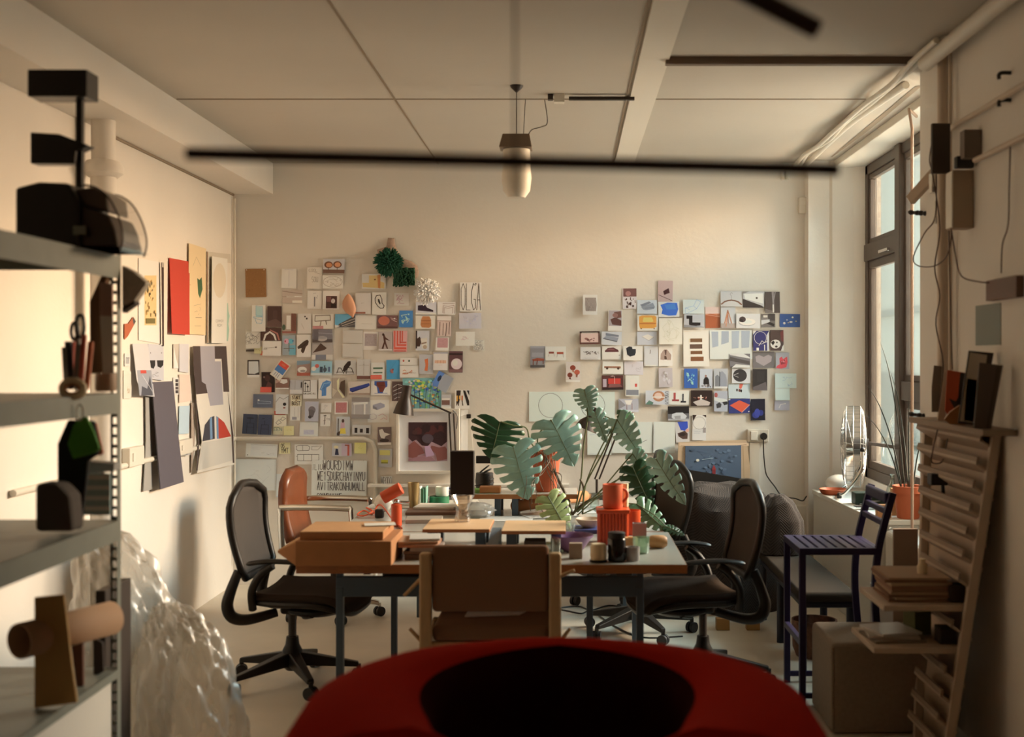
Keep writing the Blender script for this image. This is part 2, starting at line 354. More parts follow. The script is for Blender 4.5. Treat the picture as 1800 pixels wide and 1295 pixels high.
# ---------------------------------------------------------------- pictures pinned to the walls
FONT = {
 'A': [[0,1,.5,0,1,1],[.2,.62,.8,.62]], 'B': [[0,1,0,0,.8,.1,.8,.4,0,.48,1,.6,1,.9,0,1]], 'C': [[1,.1,.5,0,0,.3,0,.7,.5,1,1,.9]], 'D': [[0,1,0,0,.7,.1,1,.5,.7,.9,0,1]],
 'E': [[1,0,0,0,0,1,1,1],[0,.5,.7,.5]], 'F': [[1,0,0,0,0,1],[0,.5,.7,.5]], 'G': [[1,.08,.5,0,0,.3,0,.7,.5,1,1,.92,1,.6,.55,.6]], 'H': [[0,0,0,1],[1,0,1,1],[0,.5,1,.5]],
 'I': [[.5,0,.5,1]], 'K': [[0,0,0,1],[1,0,0,.55,1,1]], 'L': [[0,0,0,1,1,1]], 'M': [[0,1,0,0,.5,.7,1,0,1,1]], 'N': [[0,1,0,0,1,1,1,0]], 'O': [[.5,0,0,.2,0,.8,.5,1,1,.8,1,.2,.5,0]],
 'P': [[0,1,0,0,1,.1,1,.45,0,.5]], 'R': [[0,1,0,0,1,.1,1,.4,0,.5,1,1]], 'S': [[1,.08,.4,0,0,.2,.2,.45,.8,.55,1,.8,.6,1,0,.92]], 'T': [[0,0,1,0],[.5,0,.5,1]],
 'U': [[0,0,0,.8,.5,1,1,.8,1,0]], 'V': [[0,0,.5,1,1,0]], 'W': [[0,0,.25,1,.5,.3,.75,1,1,0]], 'Y': [[0,0,.5,.5,1,0],[.5,.5,.5,1]], 'Z': [[0,0,1,0,0,1,1,1]],
 '1': [[.2,.2,.5,0,.5,1]], '5': [[1,0,.1,0,.1,.42,.8,.45,1,.7,.8,1,0,.95]], '~': [[0,.6,.3,.3,.6,.7,1,.4]], '.': [[.4,.9,.6,.9,.6,1]],
}
def flat_art(name, fn, base, edge, shapes, parent=None, thick=0.0012, nonunit=False):
    """fn(u, v, t) -> point on the wall, t metres off it; base = polygon; shapes = drawing program"""
    b = MB().use(ink(base) if isinstance(base, str) else base)
    b.prism(edge, fn, 0.0, thick)
    lay = [thick+0.0003]
    def poly(pts, col):
        b.use(ink(col)); b.add([fn(u, v, lay[0]) for u, v in pts], [tuple(range(len(pts)))]); lay[0] += 0.00012
    def line(pts, w, col):
        b.use(ink(col)); L = lay[0]; lay[0] += 0.00012
        for (ax, ay), (bx, by) in zip(pts, pts[1:]):
            A = fn(ax, ay, L); B_ = fn(bx, by, L); d = B_-A
            if d.length < 1e-6: continue
            nrm = (fn(ax, ay, L+1)-A).normalized(); s = d.normalized().cross(nrm)*w/2; e = d.normalized()*w*0.3
            b.add([A-s-e, A+s-e, B_+s+e, B_-s+e], [(0, 1, 2, 3)])
    for sh in [s.strip() for s in shapes.split('|') if s.strip()]:
        t = sh.split(); k = t[0]
        if k == 'r':
            x0, y0, x1, y1 = map(float, t[1:5]); poly([(x0, y0), (x1, y0), (x1, y1), (x0, y1)], t[5])
        elif k == 'e':
            cx, cy, rx, ry = map(float, t[1:5]); poly([(cx+rx*cos(2*pi*i/18), cy+ry*sin(2*pi*i/18)) for i in range(18)], t[5])
        elif k == 'o':      # ring outline: cx cy rx ry w(mm) col
            cx, cy, rx, ry, w = map(float, t[1:6]); line([(cx+rx*cos(2*pi*i/22), cy+ry*sin(2*pi*i/22)) for i in range(23)], w/1000, t[6])
        elif k == 'p':
            v = list(map(float, t[2:])); poly(list(zip(v[::2], v[1::2])), t[1])
        elif k == 'l':      # line w(mm) col pts
            v = list(map(float, t[3:])); line(list(zip(v[::2], v[1::2])), float(t[1])/1000, t[2])
        elif k == 't':      # lettering: x0 y0 x1 y1 w(mm) col TEXT
            x0, y0, x1, y1, w = map(float, t[1:6]); txt = ' '.join(t[7:]); n = len(txt); cw = (x1-x0)/n
            for i, ch in enumerate(txt):
                for st in FONT.get(ch, []):
                    line([(x0+cw*(i+0.1+0.75*st[j]), y0+(y1-y0)*st[j+1]) for j in range(0, len(st), 2)], w/1000, t[6])
        elif k == 's':      # seeded scatter of blobs: n seed size x0 y0 x1 y1 cols...
            n, sd = int(t[1]), int(t[2]); sz = float(t[3]); x0, y0, x1, y1 = map(float, t[4:8]); rg = random.Random(sd)
            for i in range(n):
                cx = rg.uniform(x0+sz/2, x1-sz/2); cy = rg.uniform(y0+sz/2, y1-sz/2); q = sz*rg.uniform(0.4, 1)
                a0 = rg.uniform(0, 6); poly([(cx+q/2*cos(a0+j*2*pi/6)*rg.uniform(.6, 1), cy+q/2*sin(a0+j*2*pi/6)*rg.uniform(.6, 1)) for j in range(6)], rg.choice(t[8:]))
        elif k == 'q':      # seeded scribble: n seed w x0 y0 x1 y1 col
            n, sd = int(t[1]), int(t[2]); w = float(t[3]); x0, y0, x1, y1 = map(float, t[4:8]); rg = random.Random(sd)
            for i in range(n):
                ax, ay = rg.uniform(x0, x1), rg.uniform(y0, y1); pts = [(ax, ay)]
                for j in range(3):
                    ax = min(x1, max(x0, ax+rg.uniform(-.3, .3)*(x1-x0))); ay = min(y1, max(y0, ay+rg.uniform(-.3, .3)*(y1-y0))); pts.append((ax, ay))
                line(pts, w/1000, t[8])
    return b.build(name, parent, fix=False)

NPAP = 0
def wallpaper_items(ox, oy, s, rows):
    global NPAP
    for row in rows:
        nm, x0, y0, x1, y1, lab, base, sh = row[:8]; rot = R(row[8]) if len(row) > 8 else 0.0
        x0, x1 = ox+x0/s, ox+x1/s; y0, y1 = oy+y0/s, oy+y1/s; cx, cy, w, h = (x0+x1)/2, (y0+y1)/2, x1-x0, y1-y0
        NPAP += 1; off = 0.0015+(NPAP % 6)*0.003+(0.008 if rot else 0)
        rng = random.Random(NPAP*31); tilt = rot if rot else R(rng.uniform(-0.9, 0.9)); lean = rng.uniform(0.0, 0.010) if nm != 'tile' else 0
        C = Vector(((cx-CX)*YB/F, YB-off, zat(cy, YB))); W, Hh = w*YB/F, h*YB/F
        def fn(u, v, t, W=W, Hh=Hh, tilt=tilt, lean=lean):
            a, c = (u-0.5)*W, (0.5-v)*Hh
            return Vector((a*cos(tilt)+c*sin(tilt), -t-lean*v, c*cos(tilt)-a*sin(tilt)))
        o = flat_art(nm, fn, base, [(0, 0), (1, 0), (1, .33), (1, .66), (1, 1), (0, 1), (0, .66), (0, .33)], sh)
        o.location = C; tag(o, lab, {'photo_print': 'photo', 'drawing': 'drawing', 'sticky_note': 'note', 'paper_note': 'note', 'paper_sheet': 'paper', 'cork_panel': 'cork panel', 'sample_card': 'sample', 'painting': 'painting', 'paper_strip': 'paper'}.get(nm, 'paper'))
PP, DR, ST, PN, PS = 'photo_print', 'drawing', 'sticky_note', 'paper_note', 'paper_sheet'
WH = '#d0bea0'
wallpaper_items(400, 400, 5.396, [
 ('cork_panel', 172, 390, 368, 660, 'brown cork panel with two pins, top left of the wall collage', '#8a5826', 's 60 1 .05 .02 .02 .98 .98 #7a4a1e #99662f | e .08 .04 .02 .02 #d8c8a0 | e .92 .04 .02 .02 #d8c8a0'),
 (PP, 515, 390, 655, 575, 'pale lilac-grey print right of the cork panel', '#c9b9ac', 'l 2 #a89a8c .5 .1 .5 .9 | l 1.5 #a89a8c .2 .05 .8 .05'),
 (PN, 758, 375, 900, 580, 'note hand-lettered with loose grey loops at the top of the collage', '#c8b391', 't .1 .08 .7 .22 1.5 #7d6a52 COOL | t .3 .45 .75 .7 2 #7d6a52 SOU | l 1.5 #8d7a60 .5 .25 .9 .32'),
 (PP, 912, 298, 1115, 433, 'photo of two round orange lounge chairs, highest in the left collage', '#b7a893', 'r 0 .75 1 1 #6f4c36 | e .25 .42 .2 .24 #6b3d22 | e .27 .44 .14 .17 #c37a48 | e .66 .4 .2 .24 #6b3d22 | e .67 .4 .14 .17 #c98350 | l 4 #4b2c1b .25 .6 .25 .78 | l 4 #4b2c1b .66 .6 .66 .78'),
 (DR, 905, 452, 1100, 578, 'rounded pencil outline drawing below the two orange lounge chairs', '#ccb897', 'o .5 .5 .46 .4 2 #8a735a | q 7 3 1.6 .1 .2 .9 .8 #8a735a'),
 (PP, 522, 592, 710, 715, 'hazy beige landscape photo with pale horizon', '#ae9476', 'l 4 #7d6046 0 .08 1 .3 | r .2 .45 .98 .55 #d2bd9b | r .5 .8 1 1 #cbb592 | l 3 #8d7050 0 .5 .6 .48'),
 (DR, 760, 600, 895, 770, 'sheet with a small grey vertical bar sketch', '#d0bf9f', 'l 9 #75685a .5 .35 .5 .85 | l 1.5 #75685a .4 .15 .6 .12 | q 2 5 2 .5 .2 .7 .4 #75685a'),
 (PP, 905, 600, 1065, 775, 'white sheet with a dark square photo of a cup', WH, 'r .2 .28 .85 .95 #4b2a20 | e .62 .55 .12 .13 #cbb39a | r .5 .7 .8 .9 #2c1a14 | r .25 .32 .5 .6 #75463a'),
 (DR, 235, 735, 365, 985, 'blue line drawing of a high-backed chair', '#cfc0a2', 'p #9fb0a2 .3 .05 .75 .08 .78 .45 .3 .45 | l 2.5 #5b8d92 .3 .03 .78 .06 .8 .42 .3 .38 .3 .03 | l 2.5 #5b8d92 .1 .45 .8 .45 .78 .58 .1 .48 | l 2.5 #5b8d92 .25 .52 .35 .68 .72 .7 .78 .55'),
 (PP, 382, 745, 517, 942, 'very dark brown upright photo', '#45291f', 'p #5c3d2f 0 .75 .6 .6 1 .8 1 1 0 1 | r .4 .2 .7 .6 #4e3126'),
 (PP, 525, 815, 657, 1002, 'photo of a bright doorway with red-brown curtain', '#9c8468', 'r .65 0 1 1 #6a3f2d | r .3 .1 .6 .8 #cfc0a2 | e .12 .7 .12 .15 #3d4a2e | r 0 .9 1 1 #8d4c38'),
 (PP, 665, 815, 795, 1005, 'faint pale photo with two tiny black marks', '#c3b194', 'e .55 .15 .05 .04 #2b211a | e .68 .25 .06 .05 #2b211a | l 2 #a08c72 .3 .5 .5 .8'),
 (PP, 810, 820, 1010, 960, 'photo of a pale bench outline above a pink strip', '#cbb896', 'l 5 #5f4b33 .12 .1 .82 .08 .84 .42 .1 .48 .12 .1 | l 6 #6b5638 .4 .45 .35 .8 | l 6 #6b5638 .62 .45 .65 .7 | r 0 .8 .5 1 #b27060'),
 (PP, 1022, 820, 1212, 945, 'photo of a stepped building against a bright blue sky', '#4f8fb0', 'p #4b4238 .1 1 .2 .75 .95 .15 1 .15 1 1 | l 3 #c9b491 .3 .75 .98 .35 | l 3 #c9b491 .35 .9 1 .55 | l 3 #8b7a63 .4 .98 1 .75 | p #c5b59b 0 .8 .25 .9 .1 1 0 1'),
 (DR, 178, 985, 315, 1145, 'sketch of folded shapes in grey hatching', '#c8b493', 'q 16 8 2 .02 .05 .95 .75 #7c6b58'),
 (PP, 320, 950, 512, 1072, 'dark photo of a glowing rainbow arch', '#4a2b1f', 'p #d9b79c .12 .98 .2 .5 .45 .25 .7 .5 .8 .98 .72 .98 .62 .6 .45 .4 .28 .6 .2 .98 | p #a8604a .45 .12 .85 .4 .95 .95 .88 .95 .78 .48 .45 .2'),
 (DR, 340, 1075, 515, 1215, 'white sheet with a thin line and tiny lettering', '#cfbe9e', 'l 2.5 #6b5a45 .2 .5 .75 .4 | e .72 .42 .05 .06 #4a3a2c | t .05 .45 .25 .6 1.5 #6b5a45 AB'),
 (ST, 255, 1128, 325, 1195, 'pale orange sticky note beside the black paper strip', '#e0ba78', 'q 3 4 1.5 .2 .4 .8 .6 #b08848'),
 (ST, 315, 1170, 415, 1208, 'orange-red sticky strip at the foot of the rainbow column', '#e2562c', 'r 0 0 1 .06 #d84a24'),
 ('paper_strip', 180, 1155, 255, 1175, 'short black paper strip by the left edge of the collage', '#3a2c20', 'l 1 #8a765c .1 .5 .9 .5'),
 (PP, 525, 1022, 650, 1208, 'teal and pink photo of a figure with two balloons', '#8f9082', 'r .5 .5 1 1 #5d9490 | e .3 .3 .18 .14 #d98a88 | e .22 .3 .05 .05 #9c2f28 | e .65 .3 .18 .13 #4f9ea0 | e .8 .28 .05 .05 #1f5f86 | l 6 #5a5a50 .5 .4 .5 .8 | r .1 .65 .9 .68 #6d5f50'),
 (PP, 660, 1015, 795, 1225, 'white photo of a dark carved zigzag object', '#cdbc9c', 'p #3e2b1c .05 .55 .5 .3 .75 .22 .85 .3 .8 .45 .65 .55 .55 .75 .45 .85 .3 .75 .35 .6 .1 .65 | l 4 #241810 .3 .6 .75 .35'),
 (PP, 810, 965, 1000, 1090, 'grey photo of a pale bowl on water', '#6d625a', 'r 0 .75 1 1 #4b3d33 | e .48 .7 .26 .2 #a5937c | e .48 .62 .26 .1 #8d8072 | l 3 #9a9086 .1 .25 1 .35 | r .05 .05 .3 .8 #5a504a'),
 (PP, 800, 1095, 1000, 1252, 'photo of a dark pyramid roof above a grey square', '#a3917a', 'p #4a3324 .05 .58 .42 0 .72 .3 .6 .42 | r .18 .7 .68 1 #6f6a66 | p #c8b596 0 .7 .18 .7 .18 1 0 1 | r .68 .7 1 1 #bdaa8c'),
 (PS, 1095, 970, 1285, 1095, 'upper of two blank grey-beige sheets', '#b5a487', 'l 2 #9b8b70 .05 .03 .95 .05'),
 (PS, 1095, 1102, 1285, 1230, 'lower of two blank grey-beige sheets', '#b8a789', 'l 2 #9b8b70 .05 .95 .95 .97'),
])
wallpaper_items(620, 400, 5.396, [
 (PP, 90, 440, 315, 580, 'cream photo of an orange block chair', '#d2bd99', 'p #e2a258 .02 .6 .3 .6 .3 .1 .75 .1 .78 .5 .95 .6 .95 .98 .05 .9 | p #c07434 .65 .08 .78 .05 .78 .98 .68 .95 | e .55 .38 .04 .05 #6b3a1a'),
 (PS, 30, 620, 175, 820, 'blank sheet with a brown strip along its foot', '#bfae92', 'r 0 .9 .65 .98 #8e4e33 | q 2 6 1.5 .3 .4 .6 .5 #9a8a70'),
 (DR, 188, 615, 322, 825, 'bold black drawing of a bean-shaped ring', '#c8b797', 'l 5 #241a14 .3 .15 .55 .12 .68 .3 .7 .48 .85 .6 .8 .7 .6 .72 .4 .62 .22 .45 .2 .28 .3 .15 | p #2c2119 .4 .3 .5 .3 .6 .5 .55 .55 .42 .42'),
 (DR, 395, 620, 535, 740, 'faint pink scribbled drawing', '#c9b79b', 'q 10 9 3 .15 .15 .9 .85 #b98d80'),
 (PP, 600, 705, 795, 825, 'photo of a dark wedge-shaped shoe under the cream pom-pom', '#b7aa9a', 'p #2a1620 .1 .28 .45 .22 .55 .45 .85 .65 .85 .78 .1 .68 | r 0 .85 1 1 #c6b79c'),
 (DR, 805, 705, 975, 825, 'pencil drawing of a low curved stool', '#c6b498', 'l 3 #8c6854 .3 .85 .32 .3 .6 .35 .92 .25 .95 .9 | l 3 #8c6854 .38 .9 .38 .45 .6 .5 .85 .42 .85 .9 | l 2.5 #8c6854 .3 .15 .95 .12'),
 (PS, 1020, 520, 1222, 795, 'white poster with tall brown OLGA lettering', '#d9c8a4', 't .03 .04 1.0 .95 4 #3a2a1e OLGA | e .74 .05 .03 .03 #3a2a1e'),
 (DR, 1012, 810, 1222, 958, 'grey sheet of dense scribble below the OLGA poster', '#b3a596', 's 30 3 .12 .15 .1 .9 .85 #aa9c90 #a89c98 #b0a294'),
 (PS, 980, 988, 1160, 1120, 'faint pink sketch sheet left of the lettered scrap', '#c8b797', 'q 6 12 2 .3 .3 .8 .6 #bf9584'),
 (PN, 1145, 1065, 1248, 1165, 'little scrap lettered SOFA at the right edge of the left collage', '#c2b190', 't .02 .05 .95 .32 2.5 #86796a SOF | t .02 .38 .95 .62 2.5 #86796a OHE | t .02 .68 .95 .95 2.5 #86796a SOFA'),
 (PS, 25, 828, 228, 965, 'blank white sheet left of the red disc photo', '#c3b293', 'l 2 #a8987c .3 .6 .8 .62'),
 (PP, 235, 832, 428, 955, 'reddish photo of an orange disc chair', '#6e453a', 'e .33 .42 .28 .35 #b05a3c | l 4 #c9a288 .7 .3 .95 .5 | l 3 #c9a288 .65 .2 .95 .3 | e .85 .25 .04 .06 #d9c3ae | r 0 .85 1 1 #543026'),
 (PP, 443, 787, 572, 945, 'blue print with white handwriting in the left collage', '#2c6d92', 'q 9 14 5 .15 .2 .85 .8 #9fc2c8'),
 (PP, 600, 835, 785, 960, 'photo of a round orange stool', '#c9b896', 'p #b06a34 .28 .3 .35 .05 .7 .05 .78 .3 .8 .8 .7 .92 .32 .9 .25 .7 | l 4 #8a4a20 .28 .38 .78 .38 | l 3 #8a4a20 .3 .62 .78 .62'),
 (PP, 805, 840, 935, 1030, 'photo of hanging peach drapery', '#c4a183', 'r 0 0 1 .22 #cfb394 | l 4 #5a3a2a .15 .95 .2 .3 | l 4 #6b4632 .4 .95 .45 .35 | l 4 #5a3a2a .62 .98 .68 .35 | l 4 #6b4632 .85 .9 .9 .3 | l 3 #9b6b50 0 .22 1 .25'),
 (PP, 100, 988, 240, 1160, 'white card with a grey-brown square', '#cdbd9f', 'r .1 .1 .92 .78 #9a8371 | s 20 5 .1 .12 .12 .9 .76 #8d7767 #a48c78'),
 (PP, 248, 985, 378, 1165, 'photo of a walking brown figure', '#a48d76', 'p #4d2a1c .3 .1 .4 .12 .5 .3 .85 .5 .5 .42 .55 .6 .7 .9 .6 .92 .45 .65 .35 .92 .22 .9 .38 .55 | e .33 .16 .08 .07 #33190f | r 0 .92 1 1 #c2ae92'),
 (PP, 385, 978, 518, 1178, 'photo of nested coral-red steps', '#c98a76', 'r .06 0 .16 .88 #c8472c | r .26 0 .36 .72 #c8472c | r .46 0 .55 .6 #b83c24 | r .62 0 .7 .5 #c8472c | r .1 .78 .95 .88 #c8472c | r .3 .64 .95 .72 #c8472c | r .5 .52 .95 .58 #b83c24 | r .08 .93 .92 .98 #b83c24'),
 (PP, 600, 978, 728, 1165, 'photo of a dark and cream cushion pile', '#b8ab98', 'r 0 0 .1 .9 #33241c | p #3d2317 0 .45 .3 .3 .45 .5 .3 .8 .05 .8 | p #cdb593 .35 .4 .85 .35 .85 .9 .5 .9 | p #8a6a4e .4 .62 .8 .55 .8 .62 .4 .7 | e .68 .82 .15 .1 #a98b68'),
 (PP, 790, 1040, 915, 1165, 'card with a dusty pink square', '#c9b798', 'r .12 .05 .92 .78 #b47c6d | s 20 6 .1 .14 .07 .9 .76 #ab7264 #bb8676'),
])
wallpaper_items(400, 620, 4.979, [
 (PP, 180, 62, 285, 215, 'photo of a white cylinder in a black-edged frame', '#cbbb9d', 'r 0 0 1 .85 #2e221a | p #bfb3a0 .1 .08 .9 .08 .95 .7 .6 .8 .1 .78'),
 (PP, 298, 168, 413, 345, 'dark upright portrait photo above the red sticky strip', '#2f1b15', 'e .45 .3 .2 .16 #4a2a20 | p #5a352a .2 .9 .5 .45 .8 .6 .7 1 | e .2 .25 .06 .05 #8a6a58'),
 (PP, 414, 66, 518, 232, 'tilted poster in red, blue and white stripes', '#c9b28c', 'r .08 .06 .92 .34 #cc3d20 | r .08 .34 .92 .66 #39688a | r .08 .66 .92 .94 #c8bca8 | l 3 #3a4450 .3 .92 .32 .7 | l 3 #3a4450 .5 .92 .5 .66 | l 3 #3a4450 .68 .92 .66 .7 | e .5 .2 .2 .06 #e05834', 36),
 (ST, 290, 298, 388, 345, 'red sticky strip under the dark portrait photo', '#dd4a33', 'r 0 0 1 .1 #d23f2a'),
 (PP, 425, 220, 542, 315, 'brown photo of a white shape on a table', '#7b513b', 'p #d3bfa2 .4 .1 .85 .12 .9 .4 .6 .55 .3 .4 | r 0 .9 1 1 #cbb898 | p #a87c60 0 .2 .3 .1 .4 .3 0 .5'),
 (PP, 612, 68, 728, 200, 'photo of a white car under brown hills', '#8c6a54', 'p #6f7d78 0 0 1 0 1 .2 0 .3 | e .4 .6 .35 .2 #d3c2a8 | r 0 .8 1 1 #9c4a30 | e .45 .68 .2 .08 #8c7a66'),
 (PP, 738, 72, 918, 195, 'pale blue photo of small dark figures in a row', '#7fa0a0', 'r 0 .85 1 1 #b5b0a0 | e .12 .55 .12 .16 #d9c9ac | e .28 .35 .1 .14 #b04a3a | r .42 .4 .56 .8 #2f3b40 | r .62 .3 .68 .8 #33403f | e .67 .6 .09 .16 #3e474a | r .82 .4 .92 .75 #4a5a68'),
 (PP, 935, 65, 1125, 188, 'photo of a black reclining chair with looped legs', '#b8aa90', 'p #2b1b14 .38 .75 .45 .4 .62 .08 .75 .05 .76 .3 .62 .6 .5 .82 | l 5 #1d120d .12 .92 .2 .55 .3 .55 .45 .95 | l 5 #1d120d .55 .95 .62 .5 .8 .55 .88 .9 | l 4 #1d120d .12 .85 .9 .82'),
 (PP, 550, 238, 660, 358, 'grey photo of an empty studio corner', '#a69b88', 'r 0 .7 1 1 #bdae94 | r .84 .15 .95 .55 #3a3028 | l 3 #8b7f6c .4 .05 .4 .7'),
 (DR, 665, 238, 788, 400, 'black line drawing of a rack with two vertical poles', '#c3b49a', 'l 4 #2f261e .05 .02 .5 .02 .5 .62 .05 .62 .05 .02 | l 4 #2f261e .17 .1 .17 .6 | l 4 #2f261e .33 .2 .33 .6 | e .17 .18 .07 .05 #2f261e | e .33 .35 .07 .05 #2f261e | t .0 .68 .9 .76 1.5 #2f261e TUM LOVE ALL'),
 (PP, 800, 225, 915, 400, 'photo of a folded blue denim shape', '#c8bba0', 'p #3f6f90 .1 .55 .3 .2 .6 .08 .95 .15 .85 .35 .6 .45 .6 .85 .25 .88 .25 .6 | l 4 #7f9fae .2 .55 .4 .25 .85 .2 | l 3 #2c5270 .45 .45 .45 .85 | l 3 #2c5270 .35 .5 .75 .3'),
 (PP, 920, 218, 1033, 392, 'photo of a yellow-lit corridor corner', '#9c8566', 'p #d3b87f .35 .15 .55 0 .5 .6 .98 .98 .8 1 .4 .6 | p #4a3321 .65 .2 1 .1 1 .95 .55 .55 | p #b09a76 0 .5 .4 .65 0 1'),
 (PP, 1065, 250, 1250, 368, 'beige photo of a slanting dark blue bench', '#b79f80', 'p #1f2f66 .05 .5 .95 .12 1 .28 .9 .4 .18 .8 .05 .7 | r 0 .85 1 1 #96795c | p #16214a .1 .72 .9 .36 .9 .42 .15 .8'),
 (PP, 225, 362, 398, 478, 'slate-grey photo with a small white object', '#555759', 'e .28 .45 .05 .07 #d8ccb4 | l 3 #8f908c .25 .5 .9 .55 .9 .68 .25 .7 .25 .5 | r .1 .85 .9 .86 #484a4d'),
 (PP, 425, 362, 535, 535, 'white photo of a thin cord and a black knot', '#beb29a', 'l 3 #77705f 0 .4 .3 .15 .6 .25 1 .1 | e .7 .5 .14 .08 #1c1918 | e .68 .68 .1 .04 #8a4a36'),
 (ST, 412, 508, 508, 541, 'bright red sticky strip above the yellow notes', '#e24a2c', 'r 0 0 1 .1 #d23f2a'),
 (PN, 558, 370, 652, 465, 'yellow speckled note with heavy dark lettering', '#dcc58a', 't .1 .06 .9 .36 4 #4a3521 START | t .4 .4 .6 .52 3 #8a5a2a A | t .1 .58 .9 .92 4 #4a3521 BOST | s 12 4 .1 .05 .05 .95 .95 #c89a4a #b5803a'),
 (PP, 553, 465, 640, 590, 'pale photo of a lone grey block at its foot', '#c6b798', 'r .2 .75 .65 .95 #877c72 | l 2 #8d8272 .45 .1 .45 .7 | l 2 #8d8272 .8 .1 .8 .8'),
 (PP, 683, 425, 800, 598, 'grey photo of a hooded brown object', '#a39a90', 'e .52 .42 .27 .18 #6c5f56 | p #5c5048 .28 .4 .5 .4 .75 .5 .6 .8 .3 .7 | e .38 .78 .14 .08 #382e28'),
 (DR, 820, 440, 910, 520, 'very faint pencil sketch on white beside the pink square', '#c9bc9f', 'q 5 21 1.3 .2 .2 .8 .8 #a49a84'),
 (PP, 940, 425, 1055, 535, 'small card with a brick-pink square', '#cabb9d', 'r .08 .08 .92 .88 #ad6457 | s 16 8 .12 .1 .1 .9 .86 #a35b4f #b56e60'),
 (PP, 1088, 390, 1245, 575, 'photo of a white table seen from below', '#9a8d7a', 'r 0 0 1 .2 #7f6f5c | p #c4b69c .1 .25 .9 .2 .9 .3 .1 .35 | r .68 .3 .78 .95 #cdbfa5 | r .12 .35 .2 .8 #b5a78e | r 0 .8 1 1 #857561'),
 (PP, 140, 535, 268, 708, 'left of two navy prints of bar stools', '#31363f', 'e .5 .2 .25 .05 #22252c | l 4 #1e2127 .5 .2 .5 .45 | l 4 #1e2127 .3 .45 .75 .45 .75 .95 | l 4 #1e2127 .3 .45 .3 .95 | r .3 .65 .8 .67 #1e2127', 3),
 (PP, 275, 540, 395, 715, 'right of two navy prints of bar stools', '#333843', 'l 4 #1e2127 .3 .2 .45 .2 | l 4 #1e2127 .48 .3 .48 .5 | l 4 #1e2127 .25 .5 .75 .5 .78 .95 | l 4 #1e2127 .25 .5 .22 .95 | r .25 .7 .8 .72 #1e2127', 2),
 (PN, 412, 545, 520, 640, 'yellow note with a looping sketch', '#d9c98e', 'l 3 #6a6450 .15 .7 .4 .4 .6 .7 .3 .85 .15 .7 | l 3 #6a6450 .5 .4 .7 .15 .95 .3 .7 .5 .5 .35'),
 (ST, 400, 640, 487, 715, 'yellow sticky note with a green squiggle', '#dccb86', 't .05 .2 .9 .55 3 #5f7a5e EEN | l 1 #8a8a60 .1 .8 .9 .8'),
 (ST, 493, 640, 582, 720, 'brighter yellow sticky note above the pipe', '#e2cd72', 'q 3 41 1.5 .2 .3 .8 .6 #c0a850'),
 (PP, 635, 605, 795, 728, 'grey-white print with a lilac block of text', '#c2b6a2', 'r .22 .55 .78 .88 #ada39a | s 14 9 .1 .22 .55 .78 .88 #a39a94 #b3aaa0'),
 (DR, 815, 535, 902, 640, 'sketch of a black bracket with notes', '#c8ba9c', 'l 5 #4b4238 .35 .15 .5 .1 .6 .15 | l 5 #4b4238 .48 .12 .42 .85 | t .62 .35 .98 .5 1.5 #4b4238 TIS | l 2 #4b4238 .3 .55 .55 .5'),
 (PP, 957, 558, 1075, 722, 'photo of a figure in a yellow skirt', '#a9a08c', 'p #d9a92a .3 .6 .65 .6 .72 .9 .25 .9 | p #b68a80 .32 .3 .6 .3 .62 .6 .3 .62 | e .48 .22 .1 .1 #4a3026 | r .1 .1 .18 .9 #53483c | p #3a2a22 .05 .85 .3 .75 .25 1 .05 1'),
 (PP, 1095, 630, 1255, 712, 'photo of three small black blocks in a row', '#b9ab92', 'r .13 .3 .28 .85 #241c17 | r .42 .4 .58 .8 #241c17 | r .76 .3 .92 .88 #241c17'),
 (PS, 165, 795, 440, 912, 'white plastic sleeve of papers under the pipe', '#c4b9a4', 'r .15 .05 1 .9 #bdb3a0 | l 1.5 #8d8474 .15 .08 .95 .1 | l 1 #9a907e .2 .3 .5 .3 | l 1 #9a907e .2 .4 .45 .4 | e .06 .85 .02 .03 #5a4a3a | q 4 51 1 .5 .4 .9 .8 #9a907e', 2),
 (ST, 455, 785, 552, 882, 'yellow sticky note with bold black scrawl', '#e0cd7a', 't .15 .1 .5 .45 4 #3a3426 OS | t .15 .5 .85 .9 4 #3a3426 YMT'),
 (DR, 590, 800, 838, 975, 'line drawings of two sofa plans', '#c6b99c', 'l 3 #544a3c .05 .1 .15 .05 .45 .05 .52 .12 .5 .3 .12 .32 .05 .25 .05 .1 | l 3 #544a3c .28 .05 .28 .3 | l 2 #544a3c .6 .28 .6 .1 .95 .08 .8 .28 .6 .28 | l 3 #544a3c .1 .82 .1 .5 .85 .5 .85 .82 .1 .82 | l 3 #544a3c .32 .5 .32 .82 | l 3 #544a3c .6 .5 .6 .82 | l 2 #544a3c .05 .6 .1 .6'),
 (PP, 918, 790, 1090, 903, 'photo pair of a dark figure and a red post', '#a99d8a', 'r .48 .02 .98 .95 #aa8f88 | p #1f2838 .15 .9 .18 .4 .3 .45 .35 .9 | e .2 .3 .12 .12 #c9b078 | r .78 .1 .88 .95 #a5452c | r .65 .1 .88 .2 #8d3f2a'),
 (ST, 1113, 785, 1215, 880, 'lemon yellow sticky note by the pipe bend', '#ded063', 'q 4 61 1.2 .15 .25 .85 .75 #b8ab4a | r 0 0 1 .15 #d0c257'),
 (PS, 740, 940, 1220, 1290, 'large sheet of tall condensed black hand lettering', '#c2b79f', 't .0 .1 .2 .24 3 #4b4138 ILIU | t .2 .0 .76 .24 4.5 #4b4138 WOURDIMW | t .1 .28 .98 .5 4.5 #4b4138 WE15DURCHAYINYU | t .1 .54 .98 .74 4.5 #4b4138 AVITRAKONHUMALL | t .1 .82 .56 .99 4.5 #4b4138 CONMPAKINE'),
